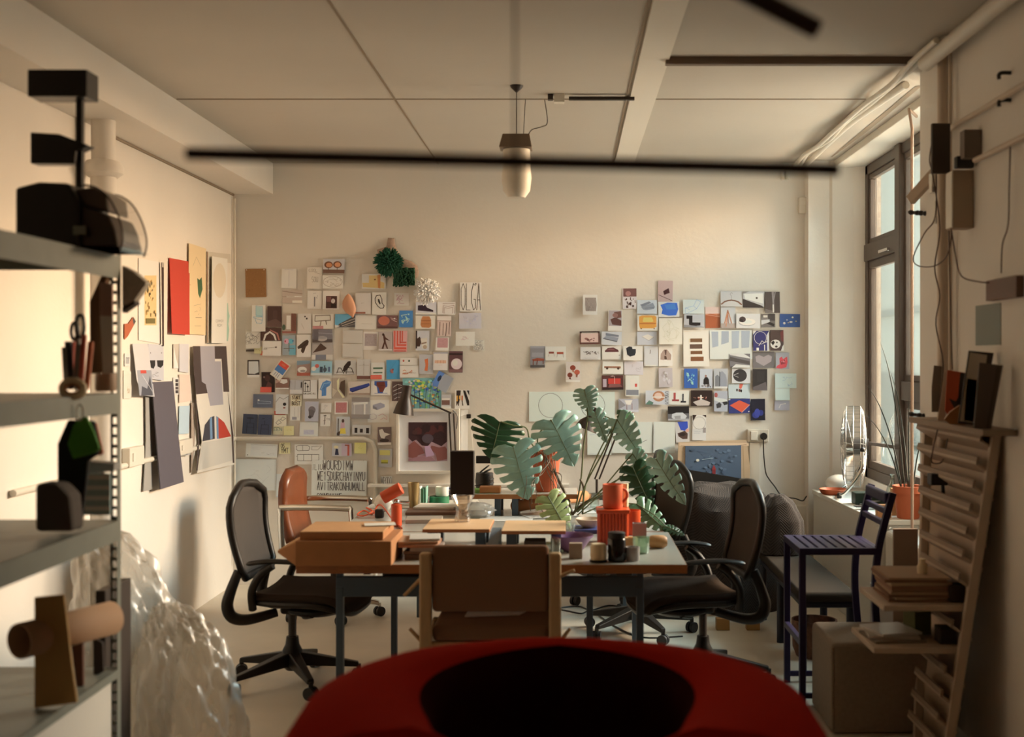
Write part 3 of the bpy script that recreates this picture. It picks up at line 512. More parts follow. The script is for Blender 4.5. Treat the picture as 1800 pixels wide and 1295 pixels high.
 (PN, 1110, 940, 1205, 1028, 'small card lettered FUTURE PLASTER SOFA', '#cfc3a6', 't .02 .05 .95 .3 2.5 #453b30 FUTURE | t .02 .36 .95 .62 2.5 #453b30 PLASTER | t .1 .7 .9 .95 3 #453b30 SOFA'),
 (PS, 428, 1060, 675, 1262, 'large sheet with a faint looping pencil sketch low on the wall', '#bab299', 'q 8 71 1.5 .1 .2 .9 .8 #958d7a | l 2 #8a9a90 0 .98 1 .98'),
 (PS, 70, 930, 425, 1200, 'wide tracing-paper sheet at the bottom left of the back wall', '#bbb39c', 'q 5 72 1 .2 .2 .9 .8 #a29c88 | l 1.5 #9a927e .98 0 .98 1'),
])
wallpaper_items(620, 620, 4.98, [
 (PP, 40, 58, 158, 228, 'pale photo of a wall cabinet over a brown floor', '#b3a48a', 'r 0 .84 1 1 #6c3f2e | l 2.5 #8f8068 .5 .1 .5 .8 | l 2 #8f8068 .1 .3 .9 .3 | e .5 .25 .03 .02 #6a5a48'),
 (PP, 165, 85, 280, 235, 'photo of two dark green bars', '#c1b395', 'r .15 .28 .88 .38 #3f5a3a | r .15 .55 .85 .62 #3f5a3a'),
 (ST, 160, 194, 258, 231, 'coral sticky strip below the green bars', '#e2563a', 'r 0 0 1 .1 #d23f2a'),
 (PP, 296, 62, 413, 230, 'blue photo with a small red heap', '#2f83a0', 's 8 15 .2 .2 .4 .6 .75 #7d3a34 #6a2f30 #9c5a48 | l 2 #25708c .1 .7 .7 .1'),
 (PP, 415, 45, 568, 108, 'white strip photo of a red and a green pin', '#d0c2a4', 'e .2 .4 .05 .15 #a83a26 | e .52 .4 .05 .15 #26422c'),
 (DR, 415, 112, 578, 215, 'drawing of rust-orange scribbled chairs', '#c9ba9c', 'q 7 17 4 .15 .3 .65 .7 #b8643a | l 2 #6a5a48 .2 .6 .85 .62'),
 (PP, 585, 15, 705, 185, 'grey photo of a bent orange sleeve', '#aa9e8c', 'p #e0602a .38 .25 .62 .2 .65 .5 .6 .85 .38 .82 .45 .55'),
 (PP, 708, -5, 835, 150, 'photo of pink tufted cushions', '#c8b49a', 'r .1 .45 .88 .62 #d9966c | l 2 #a8643e .3 .45 .3 .62 | l 2 #a8643e .5 .45 .5 .62 | l 2 #a8643e .7 .45 .7 .62 | r 0 0 1 .08 #a5988a | q 3 22 2 .2 .7 .6 .8 #c9a48c'),
 (PP, 845, -15, 965, 172, 'dark photo of a glowing pale globe', '#5a3530', 'e .55 .6 .4 .26 #c8ab96 | r 0 .1 1 .18 #2c1816 | e .45 .55 .2 .14 #d6c0ac | r .02 .85 .98 .98 #7a5246'),
 (PP, 160, 243, 332, 370, 'white-bordered photo of a red-brown map shape', '#cabb9e', 'r .18 .03 .84 .88 #2a4a78 | p #6a2a1c .3 .1 .7 .08 .75 .4 .6 .8 .45 .78 .4 .5 .28 .3 | p #cbbfa6 .18 .3 .3 .4 .35 .85 .18 .85 | p #c8bba0 .72 .5 .84 .4 .84 .85 .6 .85 | l 2 #2c1810 .3 .3 .7 .35'),
 (PP, 345, 250, 440, 422, 'brown photo of fan-shaped white lines', '#52392e', 'l 3 #cabba6 .1 .3 .5 .15 .9 .2 | l 3 #cabba6 .1 .5 .5 .4 .9 .3 | l 3 #b5a592 .15 .7 .5 .6 .9 .55 | l 3 #b5a592 .2 .9 .5 .8 .9 .8 | l 3 #1c110c .5 .1 .5 .95'),
 ('painting', 440, 220, 778, 492, 'colourful painting of a meadow of blue and green flowers', '#6f9c8a', 's 90 31 .13 .0 .0 1 .5 #3f7fb0 #4a9a55 #e0c840 #2c5a90 #7ab5b0 #88b84a #e07a3a #c8d8c8 | s 80 33 .1 .0 .4 1 1 #4a8a4a #5a9a90 #a8c0b0 #3a6a5a #2c5a80 #7ab05a #b86a3a #d8c84a | l 4 #1f2f30 .15 .98 .2 .4 | l 4 #22343a .3 .98 .32 .3 | l 4 #1f2f30 .45 .98 .44 .45 | l 4 #22343a .58 .98 .62 .35 | l 4 #1f2f30 .7 .98 .72 .4 | l 4 #22343a .84 .98 .88 .5 | l 3 #3a2420 .95 .9 .9 .3'),
 (PP, 715, 180, 860, 325, 'tilted grey photo peeking out behind the flower painting', '#8f8a80', 'p #4a6f98 0 0 .4 0 .3 .4 .4 .9 .1 1 0 .8 | e .25 .4 .1 .2 #1f2c3c', 28),
 (PP, 778, 365, 865, 485, 'small photo of a brown bench in a white room', '#ab9d88', 'r .05 .4 .85 .75 #6a4434 | r .05 .25 .85 .4 #c9bba2 | r 0 .85 1 1 #c2b396'),
 (PP, 897, 325, 1025, 488, 'black and white photo of tools with orange flames', '#cbbb9d', 'p #2e1f18 .1 .02 .4 .02 .35 .5 .15 .8 .1 .85 | r .1 .3 .2 .6 #e08a2a | r .28 .3 .38 .55 #e08a2a | r .45 .3 .55 .55 #b85a1a | p #1d140f .55 .02 .7 .02 .98 .6 .98 .82 .85 .82 | p #1d140f .8 .02 .98 .02 .98 .3 | l 6 #1d140f .3 .5 .25 .82 | l 6 #1d140f .5 .55 .55 .82'),
 (DR, 130, 412, 318, 608, 'sheet with a grey box rendering above pink outlines', '#c8bca2', 'p #8d8580 .25 .22 .6 .12 .8 .2 .8 .32 .45 .45 .25 .38 | p #6d6560 .25 .25 .45 .35 .45 .45 .25 .38 | l 2.5 #a08a80 .1 .65 .3 .62 .42 .7 .4 .82 .2 .88 .08 .8 .1 .65 | l 2.5 #b8766a .5 .7 .7 .62 .9 .75 .9 .88 .75 .8 .6 .88'),
 (PP, 220, 650, 338, 805, 'photo of a white bird-like shape on brown', '#6b5446', 'p #d3c4aa .1 .15 .35 .1 .5 .3 .95 .4 .6 .5 .5 .65 .25 .6 .15 .4 | r 0 .86 1 1 #cabb9d | e .5 .75 .35 .1 #3a2a20'),
 (PP, 228, 838, 346, 1000, 'grey card with two yellow-green bars', '#aaa08c', 'r .08 .08 .85 .35 #d3c65a | r .2 .6 .7 .8 #b5a82e | r .2 .72 .7 .8 #8a7f28'),
 (PN, 250, 1080, 346, 1165, 'little scrap of black hand lettering beside the desk', '#c0b498', 't .02 .05 .98 .9 2.5 #453b30 MPODO'),
 (PS, 945, 498, 1010, 900, 'tall narrow white sheet behind the black lamp arm', '#cdc2a8', 'l 1.5 #b0a58c .1 .02 .1 .98'),
])
wallpaper_items(910, 480, 5.396, [
 (PP, 618, 205, 755, 395, 'card with a frayed taupe cloth swatch, alone near the wall middle', '#c5b496', 'p #8d7862 .15 .15 .9 .15 .95 .5 .9 .82 .2 .82 .15 .5 | s 30 2 .1 .15 .15 .92 .84 #7f6b56 #9b866e'),
 (PP, 995, 145, 1127, 338, 'photo of a brown and white chequered floor', '#c4ae96', 'r .05 0 1 .4 #6b3f33 | e .4 .25 .2 .12 #9c6452 | s 26 12 .16 .0 .35 1 1 #4a2a1f #3e2118 #55332a'),
 (PP, 1132, 255, 1320, 385, 'photo of a grey sofa with rolled arms', '#b0aa9a', 'p #6f6d68 .15 .35 .6 .1 .72 .2 .25 .5 | p #7d7b75 .2 .5 .8 .2 .9 .5 .85 .65 .45 .75 .3 .7 | l 3 #55534f .4 .6 .85 .55'),
 (PP, 858, 350, 990, 548, 'photo of a crouching man with white margin below', '#cbb9a0', 'r .04 .02 .96 .76 #9c8878 | p #6b4030 .4 .1 .9 .05 .95 .35 .6 .4 | p #5a3326 .15 .45 .5 .35 .95 .5 .95 .75 .3 .7 | e .5 .25 .2 .1 #8a5a48'),
 (PP, 1135, 398, 1330, 545, 'photo of a bright orange armchair', '#cbb897', 'p #d98428 .08 .1 .22 .02 .8 .02 .92 .1 .92 .75 .8 .85 .12 .85 .08 .6 | p #b5601a .1 .5 .9 .5 .9 .58 .1 .58 | p #f0a848 .25 .4 .3 .15 .7 .15 .78 .4 .7 .45 .3 .45 | r .15 .85 .22 .9 #4a2a14 | r .78 .85 .85 .9 #4a2a14'),
 (PP, 588, 552, 778, 675, 'photo of a low brown interior with lit back wall', '#5c3527', 'r .06 .15 .92 .85 #c59c80 | r 0 0 1 .12 #351b13 | s 10 4 .2 .15 .45 .9 .85 #5a3024 #8a5040 #6a3a2c | r .1 .1 .9 .14 #d9b890'),
 (PP, 795, 555, 985, 680, 'photo of a grey channelled chaise', '#b5ab9a', 'p #6c6a66 .2 .1 .85 .25 .85 .4 .2 .3 | p #83807a .08 .5 .25 .3 .85 .45 .78 .72 | p #55534f .08 .5 .78 .72 .78 .78 .08 .56'),
 (PP, 1132, 555, 1318, 680, 'photo of a pale tilted tray', '#b2a898', 'p #cbbba6 .25 .35 .55 .2 .85 .4 .6 .65 | l 2 #8b7f70 .25 .38 .6 .68 .85 .42'),
 (PP, 120, 692, 258, 895, 'photo of an orange-brown table in a dim room, furthest left of the right collage', '#7d7468', 'r 0 0 1 .1 #8d8478 | p #8c3e22 .1 .62 .5 .55 .95 .58 .95 .68 .2 .7 | l 6 #6b2f1c .2 .65 .2 .88 | l 6 #6b2f1c .5 .65 .45 .85 | l 6 #6b2f1c .88 .65 .88 .82 | r 0 .88 1 1 #4b4238 | r .1 .3 .9 .5 #8b8276'),
 (PP, 262, 695, 458, 825, 'photo of two small red-brown stools side by side', '#c6bba4', 'r .17 .38 .42 .52 #7d3422 | r .56 .4 .88 .56 #9c4228 | l 2.5 #8a7a68 .18 .5 .16 .72 | l 2.5 #8a7a68 .42 .5 .44 .72 | l 2.5 #8a7a68 .58 .55 .56 .78 | l 2.5 #8a7a68 .86 .55 .88 .8'),
 (PP, 595, 700, 785, 820, 'panorama photo of a dark crowd in a line', '#c0b198', 's 26 7 .12 .05 .3 .98 .62 #4a3a32 #6a5446 #332720 | l 1.5 #8a7c6c .1 .95 .9 .95 | l 1 #9a8c7a .1 .8 .9 .8 | l 1 #9a8c7a .2 .88 .8 .88'),
 (PP, 800, 690, 980, 818, 'photo of a red-brown shoe', '#c9bda6', 'p #5a2a26 .15 .35 .3 .15 .6 .12 .85 .3 .88 .45 .6 .45 .15 .45 | p #7d463e .2 .3 .4 .2 .6 .22 .7 .32 | e .9 .7 .02 .03 #5a2a26'),
 (PP, 1000, 692, 1183, 825, 'photo of a rounded black armchair', '#c9bca4', 'p #252626 .15 .15 .3 .02 .45 .05 .48 .2 .65 .2 .65 .45 .6 .65 .35 .75 .2 .6'),
 (PP, 1200, 690, 1330, 880, 'pale grey photo with one fine dark stroke', '#b5a994', 'l 4 #5a4a3c .45 .2 .42 .38 | r .1 .95 .9 1 #c5b89e'),
 (PP, 805, 838, 1000, 955, 'photo of a long brown bench with round feet', '#c6b8a0', 'r .08 .38 .88 .52 #8c5636 | e .22 .55 .06 .1 #3a2418 | e .76 .55 .06 .1 #3a2418 | l 3 #5c3420 .08 .5 .88 .52'),
 (PP, 1010, 838, 1190, 963, 'faint washed-out photo under the black armchair', '#bbaa98', 'q 4 33 2 .2 .2 .9 .8 #a89686'),
 (PP, 798, 968, 1000, 1105, 'photo of a room with glowing red curtains', '#4d231c', 'r .3 .22 .88 .6 #b3281a | r .05 .25 .22 .8 #a08880 | l 3 #e0a080 .6 .1 .6 .6 | p #7a4438 .35 .6 .85 .6 .95 .8 .3 .85 | r 0 .85 1 1 #2c1512 | p #c89a80 .4 .08 .5 .02 .6 .08'),
 (PP, 1022, 968, 1152, 1165, 'photo of a white drum with a small red square', '#c5b9a4', 'r .05 .7 .95 .95 #757068 | p #d6cbb8 .35 .2 .7 .2 .72 .6 .35 .62 | r .68 .4 .84 .55 #b83428'),
 (PP, 458, 840, 592, 1030, 'photo of three rust-red mushroom stools', '#bca78c', 'e .48 .3 .2 .13 #7c2c18 | e .78 .52 .2 .13 #a8482c | e .28 .66 .18 .12 #6b2616 | p #9c5a3c .42 .4 .54 .4 .6 .55 .45 .5 | p #5a2416 .3 .75 .38 .88 .2 .85 | p #7c3a24 .7 .6 .85 .6 .8 .78 .7 .75 | r 0 .92 1 1 #c9b898'),
])
wallpaper_items(920, 620, 4.98, [
 (DR, 50, 340, 800, 600, 'large pale blue-grey plan drawing with two big circles', '#b9bdb0', 'o .25 .46 .14 .41 2.5 #4f4a44 | o .745 .46 .14 .41 2.5 #4f4a44 | l 1.5 #8a8a82 .1 .98 .9 .96'),
 (PP, 832, 402, 1007, 518, 'photo of a pale empty hall with two red posts', '#9c9286', 'p #c9bfae .3 .1 .7 .1 .6 .45 .4 .45 | l 3 #8a4a3c .42 .4 .42 .95 | l 3 #8a4a3c .68 .35 .68 .8 | r 0 .82 1 1 #b5a898 | p #7f7468 0 0 .35 .45 .35 .5 0 .8'),
 (DR, 560, 600, 770, 890, 'blue-white drawing sheet behind the plant stems', '#bdbab4', 'l 2 #9a968e .1 .4 .4 .38 .8 .6 | l 1 #9a968e .1 .97 .9 .97'),
 (DR, 775, 605, 1130, 875, 'left sheet of the lilac-white double drawing', '#bfbab6', 'l 3 #6a6560 .72 .66 .86 .58 | l 2 #8a857e .1 .55 .3 .4'),
 (DR, 1137, 603, 1325, 872, 'right sheet of the lilac-white double drawing', '#c0bbb6', 'l 1.2 #9a958e .03 .02 .03 .98'),
 (PP, 1068, 330, 1270, 452, 'photo of a wooden ball beside dark script', '#b0a898', 'e .57 .4 .26 .38 #a5683e | e .55 .38 .17 .24 #c8a080 | r .3 .42 .85 .5 #e0cdb4 | p #4f6a50 0 1 .15 .7 .35 .85 .3 1 | t .84 .05 1.0 .32 2.5 #241c17 S | t .84 .35 1.0 .62 2.5 #241c17 R | t .84 .66 1.0 .95 2.5 #241c17 S'),
 (PP, 1275, 330, 1450, 455, 'photo of a red and a black upside-down T', '#c6b9a6', 'r .22 .15 .33 .75 #9c3a32 | r .15 .62 .5 .75 #8a302a | r .66 .22 .73 .8 #28282a | r .58 .72 .85 .84 #1f1f21'),
])
wallpaper_items(1150, 480, 5.396, [
 (PP, 35, 72, 175, 270, 'pinkish photo of a dark tilted cube, highest of the right collage', '#a88672', 'p #3e1a18 .35 .5 .72 .35 .8 .58 .42 .68 | l 4 #4a2a22 .05 .68 .95 .95'),
 (PP, 38, 272, 236, 415, 'photo of a bright blue cushion', '#c3b49c', 'p #1e56a0 .1 .2 .45 .05 .9 .08 .95 .5 .85 .9 .5 .92 .15 .8 .2 .5 | p #2c68b5 .3 .2 .8 .12 .85 .5 .4 .5'),
 (DR, 272, 252, 470, 385, 'pale drawing of a sofa in thin blue outline', '#b9b3a2', 'l 2 #6d8a98 .1 .95 .1 .6 .5 .45 .65 0 .85 .15 .65 .65 .2 .98 .1 .95 | l 2 #6d8a98 .5 .45 .65 .65 | l 2 #6d8a98 .1 .6 .3 .7'),
 (DR, 44, 428, 264, 674, 'cream tracing sheet with faint geometric lines', '#cfbf94', 'q 9 44 1.5 .15 .05 .95 .9 #b5a57c | o .55 .6 .22 .2 1.5 #b5a57c'),
 (PP, 280, 390, 470, 515, 'photo of black stepped sculpture', '#a59b8a', 'p #1f1613 .12 .1 .42 .1 .42 .62 .82 .62 .82 .85 .5 .9 .25 .8 .25 .35 .12 .35 | p #7c7468 0 .8 .4 .85 1 .95 1 1 0 1'),
 (PP, 485, 320, 622, 520, 'photo of an orange sand dune', '#b5663a', 'r 0 0 1 .32 #cba284 | p #9c4a20 0 .4 .3 .32 .7 .38 1 .5 1 1 0 1 | l 3 #c9906a 0 .35 1 .48'),
 (PP, 628, 172, 833, 316, 'photo of a curved wooden coat hanger', '#b0a088', 'l 12 #70452a .04 .85 .18 .7 .35 .62 .5 .6 .65 .63 .82 .72 .95 .88 | l 3 #857562 .5 .6 .5 .3 .44 .2 .5 .08 .56 .15'),
 (PP, 630, 322, 768, 520, 'photo of a wooden tripod easel', '#aaa08c', 'l 7 #a5643a .48 .15 .2 .92 | l 7 #a5643a .48 .15 .8 .92 | l 6 #8c5030 .48 .15 .5 .8 | r 0 .78 1 1 #97806a | l 7 #b5744a .45 .3 .35 .92'),
 (PP, 838, 175, 1040, 328, 'black and white photo of a bathtub', '#a99a84', 'p #352820 0 .45 .9 .88 1 1 0 1 | p #c8bba2 .05 .15 .95 .1 .95 .75 .1 .45 | e .65 .4 .05 .06 #3a2c22 | p #7c6e5c 0 0 .3 0 0 .15'),
 (PP, 1048, 178, 1188, 378, 'dark photo of a pale tree trunk', '#4a3a2e', 'p #857262 .45 0 .6 0 .62 .9 .5 .98 .5 .5 | p #cbbca0 .5 .6 .58 .6 .6 .98 .5 .98 | p #6b5a4a 0 .8 .5 .9 .5 1 0 1 | l 6 #8c7a68 .7 0 .55 .5'),
 (PP, 775, 385, 1000, 522, 'photo of a white plate with a dark cluster', '#bcae96', 'e .45 .58 .36 .28 #8c8476 | e .46 .56 .35 .25 #d0c6b2 | e .46 .56 .2 .13 #bfb5a2 | e .26 .4 .14 .2 #40302a | e .2 .48 .08 .1 #2c211d'),
 (PP, 1015, 388, 1146, 514, 'dim photo of a lamp and a curled black shape', '#6d5f50', 'r .15 .08 .45 .25 #cfc3a8 | p #2a211b .35 .7 .6 .6 .95 .75 .9 .95 .7 .85 | r .5 0 1 .5 #4a3d33 | p #b5a892 0 .45 .6 .4 .6 .6 0 .8'),
 (PP, 1190, 388, 1382, 512, 'blue photo of scattered white shells', '#2a4a72', 'e .22 .7 .06 .09 #ded0a8 | e .55 .6 .08 .07 #e0d8c8 | e .63 .25 .05 .07 #cdb98a | e .8 .55 .03 .06 #b0a060 | e .35 .45 .03 .04 #d8c898 | e .42 .66 .04 .04 #a88a50'),
 ('sample_card', 275, 540, 520, 885, 'cream card with four brown fabric swatches in a column', '#dfc296', 'r .27 .23 .73 .33 #6a4524 | r .25 .39 .73 .51 #5c402c | r .28 .57 .73 .66 #6f4422 | r .28 .73 .78 .85 #74421f | r .22 .24 .27 .33 #d2b082 | l 2 #c9a878 .02 .03 .98 .02'),
 ('sample_card', 525, 540, 925, 815, 'white sheet with four grey translucent swatches in a row', '#bdb49c', 'p #93938a .04 .05 .2 .05 .2 .55 .06 .6 | p #8e8e86 .28 .04 .45 .04 .45 .42 .27 .5 | p #96968c .52 .04 .7 .03 .68 .62 .52 .64 | p #93938a .75 .03 .95 .03 .93 .6 .75 .62'),
 (PP, 935, 548, 1086, 735, 'photo of a violet-blue arch with white curves', '#2b2850', 'p #c9bda6 0 0 .2 0 .05 .15 0 .2 | p #b8ad9a .85 .2 1 0 1 1 .88 1 | o .45 .35 .38 .32 3 #c9bfae | l 4 #d0c6b4 .35 .75 .55 .5 .7 .6 .95 .5 | r .2 .85 .35 1 #c9bda6 | r .68 .7 .74 1 #d0c6b4'),
 (PP, 1095, 540, 1222, 735, 'photo of a black and white calf', '#4a3429', 'e .4 .68 .38 .22 #d3c6ae | p #231a16 .05 .6 .25 .5 .35 .6 .2 .75 | e .5 .6 .06 .04 #1c1411 | p #6a2c24 .75 .1 1 0 1 .6 .8 .5 | p #c9bda6 .9 .8 1 .7 1 1 .8 1 | e .45 .8 .1 .05 #3a2a22'),
 (PP, 42, 690, 172, 880, 'photo of a tan jacket laid flat', '#cbbfa6', 'p #9c7c62 .3 .25 .4 .18 .6 .18 .7 .25 .92 .45 .88 .7 .6 .7 .5 .5 .4 .7 .12 .68 .15 .4 | p #53392c .42 .2 .58 .2 .55 .45 .48 .45 | p #4b3020 .4 .5 .55 .5 .6 .68 .42 .68'),
 (PP, 42, 898, 172, 1080, 'pinkish marbled photo below the tan jacket', '#a99684', 's 14 13 .35 .05 .05 .95 .95 #b8a694 #a08c7c #c0b09c #97836f'),
 (PP, 283, 905, 410, 1090, 'deep blue print with pale swirls in the right collage', '#1d4f86', 's 12 19 .22 .15 .15 .85 .8 #3f7ba6 #6aa0b8 #2c6496 | q 5 19 5 .2 .2 .8 .8 #8fb8c4'),
 (PP, 430, 908, 550, 1090, 'photo of a man in black seated among children', '#a8a49c', 'p #1d1614 .3 .55 .42 .42 .6 .42 .72 .55 .75 .8 .28 .8 | e .48 .37 .08 .07 #8c6450 | s 10 23 .14 .05 .75 .95 1 #d8ccb8 #3a2a24 #8a6450 #4a3a30'),
 (PP, 563, 905, 695, 1092, 'photo of two arched grey mirrors', '#a39c8c', 'p #6d6a62 .1 .9 .1 .4 .25 .3 .4 .4 .4 .9 | p #83807a .42 .95 .42 .2 .6 .12 .85 .3 .95 .6 .95 .95 | r .4 .15 .45 .9 #3c3833 | r 0 .9 1 1 #beb29c'),
 (PP, 712, 765, 906, 895, 'grey photo of a long dark blade on a table', '#6a6056', 'p #4b4138 .02 .2 .98 .55 .98 .8 .02 .5 | p #bdb19a 0 0 .7 0 .98 .25 .98 .35 .02 .08 | l 5 #2c241e .05 .95 .35 .92 .6 .8 | p #beb29c .3 .75 .98 .85 .98 1 .1 1'),
 (PP, 935, 745, 1140, 898, 'grey-brown photo of a pale faceted heart', '#6d5f52', 'p #9c8676 .12 .3 .28 .2 .5 .32 .72 .18 .88 .3 .85 .6 .5 .88 .15 .62'),
 (PP, 1150, 752, 1278, 908, 'photo of rough red sculptures', '#9a8f82', 'p #cc3a3c .02 .95 .1 .8 .3 .72 .28 .35 .45 .25 .55 .4 .85 .25 .88 .6 .78 .9 .4 .98 | s 12 27 .2 .3 .35 .85 .8 #8c2428 #e06a64 #a82c30'),
 (PP, 735, 905, 908, 1042, 'photo of a round dark clock face', '#b8ad98', 'e .44 .47 .38 .44 #2e2824 | l 3 #b5a892 .1 .45 .35 .32 | l 3 #b5a892 .1 .47 .35 .6'),
 (PP, 932, 908, 1068, 1110, 'near-black upright photo with a dim glow at its foot', '#2d241e', 'p #5a4c42 .4 .75 .9 .6 1 .9 1 1 0 1 0 .85 | r .3 .1 .8 .6 #332a23'),
 (DR, 1143, 950, 1345, 1090, 'pale blue-green sketch sheet at the right of the collage', '#b3b5a5', 'q 7 35 2 .3 .25 .8 .85 #8a9a94'),
 (PS, 1143, 1092, 1280, 1203, 'blank pale green sheet below the blue-green sketch', '#b4b6a6', 'l 1 #9a9c8e .05 .05 .95 .05'),
 (PP, 703, 1050, 905, 1187, 'photo of red-handled scissors on pale green', '#a9a996', 'p #c4543a .52 0 .7 0 .6 .35 .5 .3 | e .52 .45 .06 .1 #5a2c20 | e .6 .48 .04 .1 #1c1a18 | e .4 .42 .04 .1 #2a2622'),
])
wallpaper_items(1150, 640, 4.98, [
 (PP, 320, 228, 508, 366, 'dark photo of a candle-lit dinner', '#28150f', 'p #b09a80 .1 .75 .5 .55 .9 .75 .85 .95 .3 .98 | s 18 29 .12 .05 .35 .95 .6 #7a4a38 #c89a78 #4a2418 #8c3424 | r .43 .3 .5 .6 #e8dcc4'),
 (PP, 522, 234, 640, 412, 'photo of two dark blocks and a red corner', '#9a948a', 'p #37322e .15 .65 .4 .55 .55 .65 .5 .8 .2 .85 | p #2c2825 .6 .55 .9 .48 1 .55 1 .65 .75 .7 | e .15 .2 .12 .12 #a04a3c | p #b8b0a2 0 .3 .9 .4 1 .5 .4 .55 0 .45'),
 (PP, 650, 302, 838, 428, 'navy photo of a bright orange tilted square', '#232a58', 'p #cf4520 .05 .45 .5 .1 .98 .42 .6 .95 | l 4 #e89070 .98 .42 .6 .95 | r .0 .0 .08 .08 #b5a892 | r .9 .85 .96 .92 #e0c0a0'),
 (PP, 842, 303, 968, 490, 'very dark navy photo with blue smoke', '#14131f', 'e .35 .75 .25 .16 #232c6a | e .7 .65 .18 .14 #1f2760 | e .45 .65 .2 .2 #2a3478'),
 (PP, 117, 367, 303, 490, 'photo of a silver lump on black', '#1d1714', 'p #5f5850 0 .55 1 .5 1 1 0 1 | p #b5ac9c .2 .55 .4 .45 .7 .45 .9 .7 .8 .95 .3 .95 .18 .8 | p #8c8476 .3 .7 .6 .65 .6 .9 .35 .9 | r 0 .88 1 1 #9c9282'),
 (PP, 185, 502, 303, 682, 'tilted photo of a blue glove holding stacked stones', '#b8a890', 'p #1e3f92 .2 0 .95 0 .95 .3 .7 .45 .4 .4 | p #4a3024 .15 .55 .7 .45 .9 .6 .85 .85 .5 .85 .2 .7 | e .5 .62 .25 .08 #2c1c15 | p #c88a6a .75 .4 1 .35 1 .5 .8 .55', -4),
 (PP, 333, 443, 453, 665, 'photo of a cream plate above a handwritten slip', '#c0b29a', 'r .02 0 1 .55 #c9b8a0 | p #2c1a12 0 0 .3 0 .05 .25 | p #2c1a12 .7 0 1 0 1 .1 | o .5 .32 .46 .24 2.5 #8c8070 | l 1.5 #8a8a80 .1 .65 .6 .65 | l 1.5 #8a8a80 .1 .72 .55 .72 | r .8 .5 .98 .7 #8c7a68'),
 (PP, 1052, 318, 1182, 403, 'small greyish-pink photo at the lower right of the collage', '#a0948a', 'l 6 #c5b2a4 .3 .75 .4 .4 .7 .3 | e .7 .3 .06 .06 #d0beae'),
])
# bean-shaped leather sample
def blob(name, px, Y0, label, cat, m, th=0.02, group=None):
    cx = sum(p[0] for p in px)/len(px); cy = sum(p[1] for p in px)/len(px); C = at(cx, cy, Y0); n = len(px); b = MB().use(m)
    vs = [Vector((0, -th, 0))]; rings = [(0.6, -th*0.92), (0.9, -th*0.55), (1.0, -th*0.15), (1.0, 0.0)]
    for s, d in rings:
        for p in px:
            w = at(cx+(p[0]-cx)*s, cy+(p[1]-cy)*s, Y0)-C; vs.append(Vector((w.x, d, w.z)))
    fs = [(0, 1+i, 1+(i+1) % n) for i in range(n)]
    for r in range(3):
        for i in range(n): fs.append((1+r*n+i, 1+(r+1)*n+i, 1+(r+1)*n+(i+1) % n, 1+r*n+(i+1) % n))
    fs.append(tuple(1+3*n+i for i in range(n))); b.add(vs, fs); o = b.build(name, None, True, loc=C); tag(o, label, cat, group); return o
def c54(ox, oy, *v): return [(ox+v[i]/5.396, oy+v[i+1]/5.396) for i in range(0, len(v), 2)]
blob('leather_sample', c54(400, 400, 1145, 625, 1170, 645, 1195, 690, 1213, 735, 1220, 775, 1210, 815, 1190, 855, 1165, 835, 1120, 800, 1090, 760, 1087, 720, 1095, 690, 1118, 650), YB-0.03, 'tan leather leaf-shaped sample hanging over the blue-sky photo', 'leather sample', mat('tan_leather', P('#b5764a'), 0.5))
m_burlap = mat('burlap', P('#957355'), 0.95, noise=0.15, scale=60, bump=0.3, bscale=200)
blob('burlap_piece', c54(620, 400, 335, 95, 395, 100, 400, 150, 410, 190, 450, 260, 400, 290, 300, 300, 250, 280, 230, 210, 320, 180), YB-0.01, 'upper torn piece of burlap above the green pom-pom', 'burlap', m_burlap, 0.012)
blob('burlap_piece', c54(620, 400, 470, 290, 560, 320, 615, 365, 628, 430, 610, 480, 520, 500, 430, 400, 440, 320), YB-0.01, 'lower piece of burlap behind the green tufted square', 'burlap', m_burlap, 0.012)
def tufts(name, cx, cy, rx, ry, label, m, n, seed, square=False, th=0.05, r=0.006):
    rg = random.Random(seed); Y0 = YB-0.02; C = at(cx, cy, Y0); b = MB().use(m)
    a, c = rx*Y0/F, ry*Y0/F
    if square: b.box(-a, a, -0.025, 0.015, -c, c)
    else: b.ball((0, -0.01, 0), a*0.72, 0.03, c*0.72, 14)
    for i in range(n):
        if square: u, v = rg.uniform(-1, 1), rg.uniform(-1, 1); d = Vector((rg.uniform(-.2, .2), -1, rg.uniform(-.5, .1))); L = th
        else:
            q = rg.uniform(0, 2*pi); rr = math.sqrt(rg.uniform(0, 1)); u, v = cos(q)*rr*0.7, sin(q)*rr*0.7; d = Vector((u*1.3, -1.15+rr*0.8, v*1.3)); L = th*rg.uniform(0.75, 1.1)
        p = Vector((u*a, -0.02, v*c)); d.normalize(); b.tube([p, p+d*L*0.6, p+d*L+Vector((0, 0, -0.004))], [r, r*1.1, r*0.5], 5)
    o = b.build(name, None, True, loc=C, fix=False); tag(o, label, 'pom-pom' if not square else 'tufted sample'); return o
m_green = mat('green_wool', P('#12452a'), 0.95)
tufts('pom_pom', 684.5, 461, 23, 23, 'round dark green woollen pom-pom on the back wall', m_green, 420, 5)
tufts('tufted_square', 711, 486, 18, 15, 'square green looped wool sample next to the round pom-pom', mat('deep_green_wool', P('#153c20'), 0.95), 300, 6, True, 0.03)
tufts('pom_pom', 751, 511, 20, 20, 'cream pom-pom of thick cut cords on the back wall', mat('cream_wool', P('#ecd9ae'), 0.9), 170, 8, False, 0.05, 0.008)

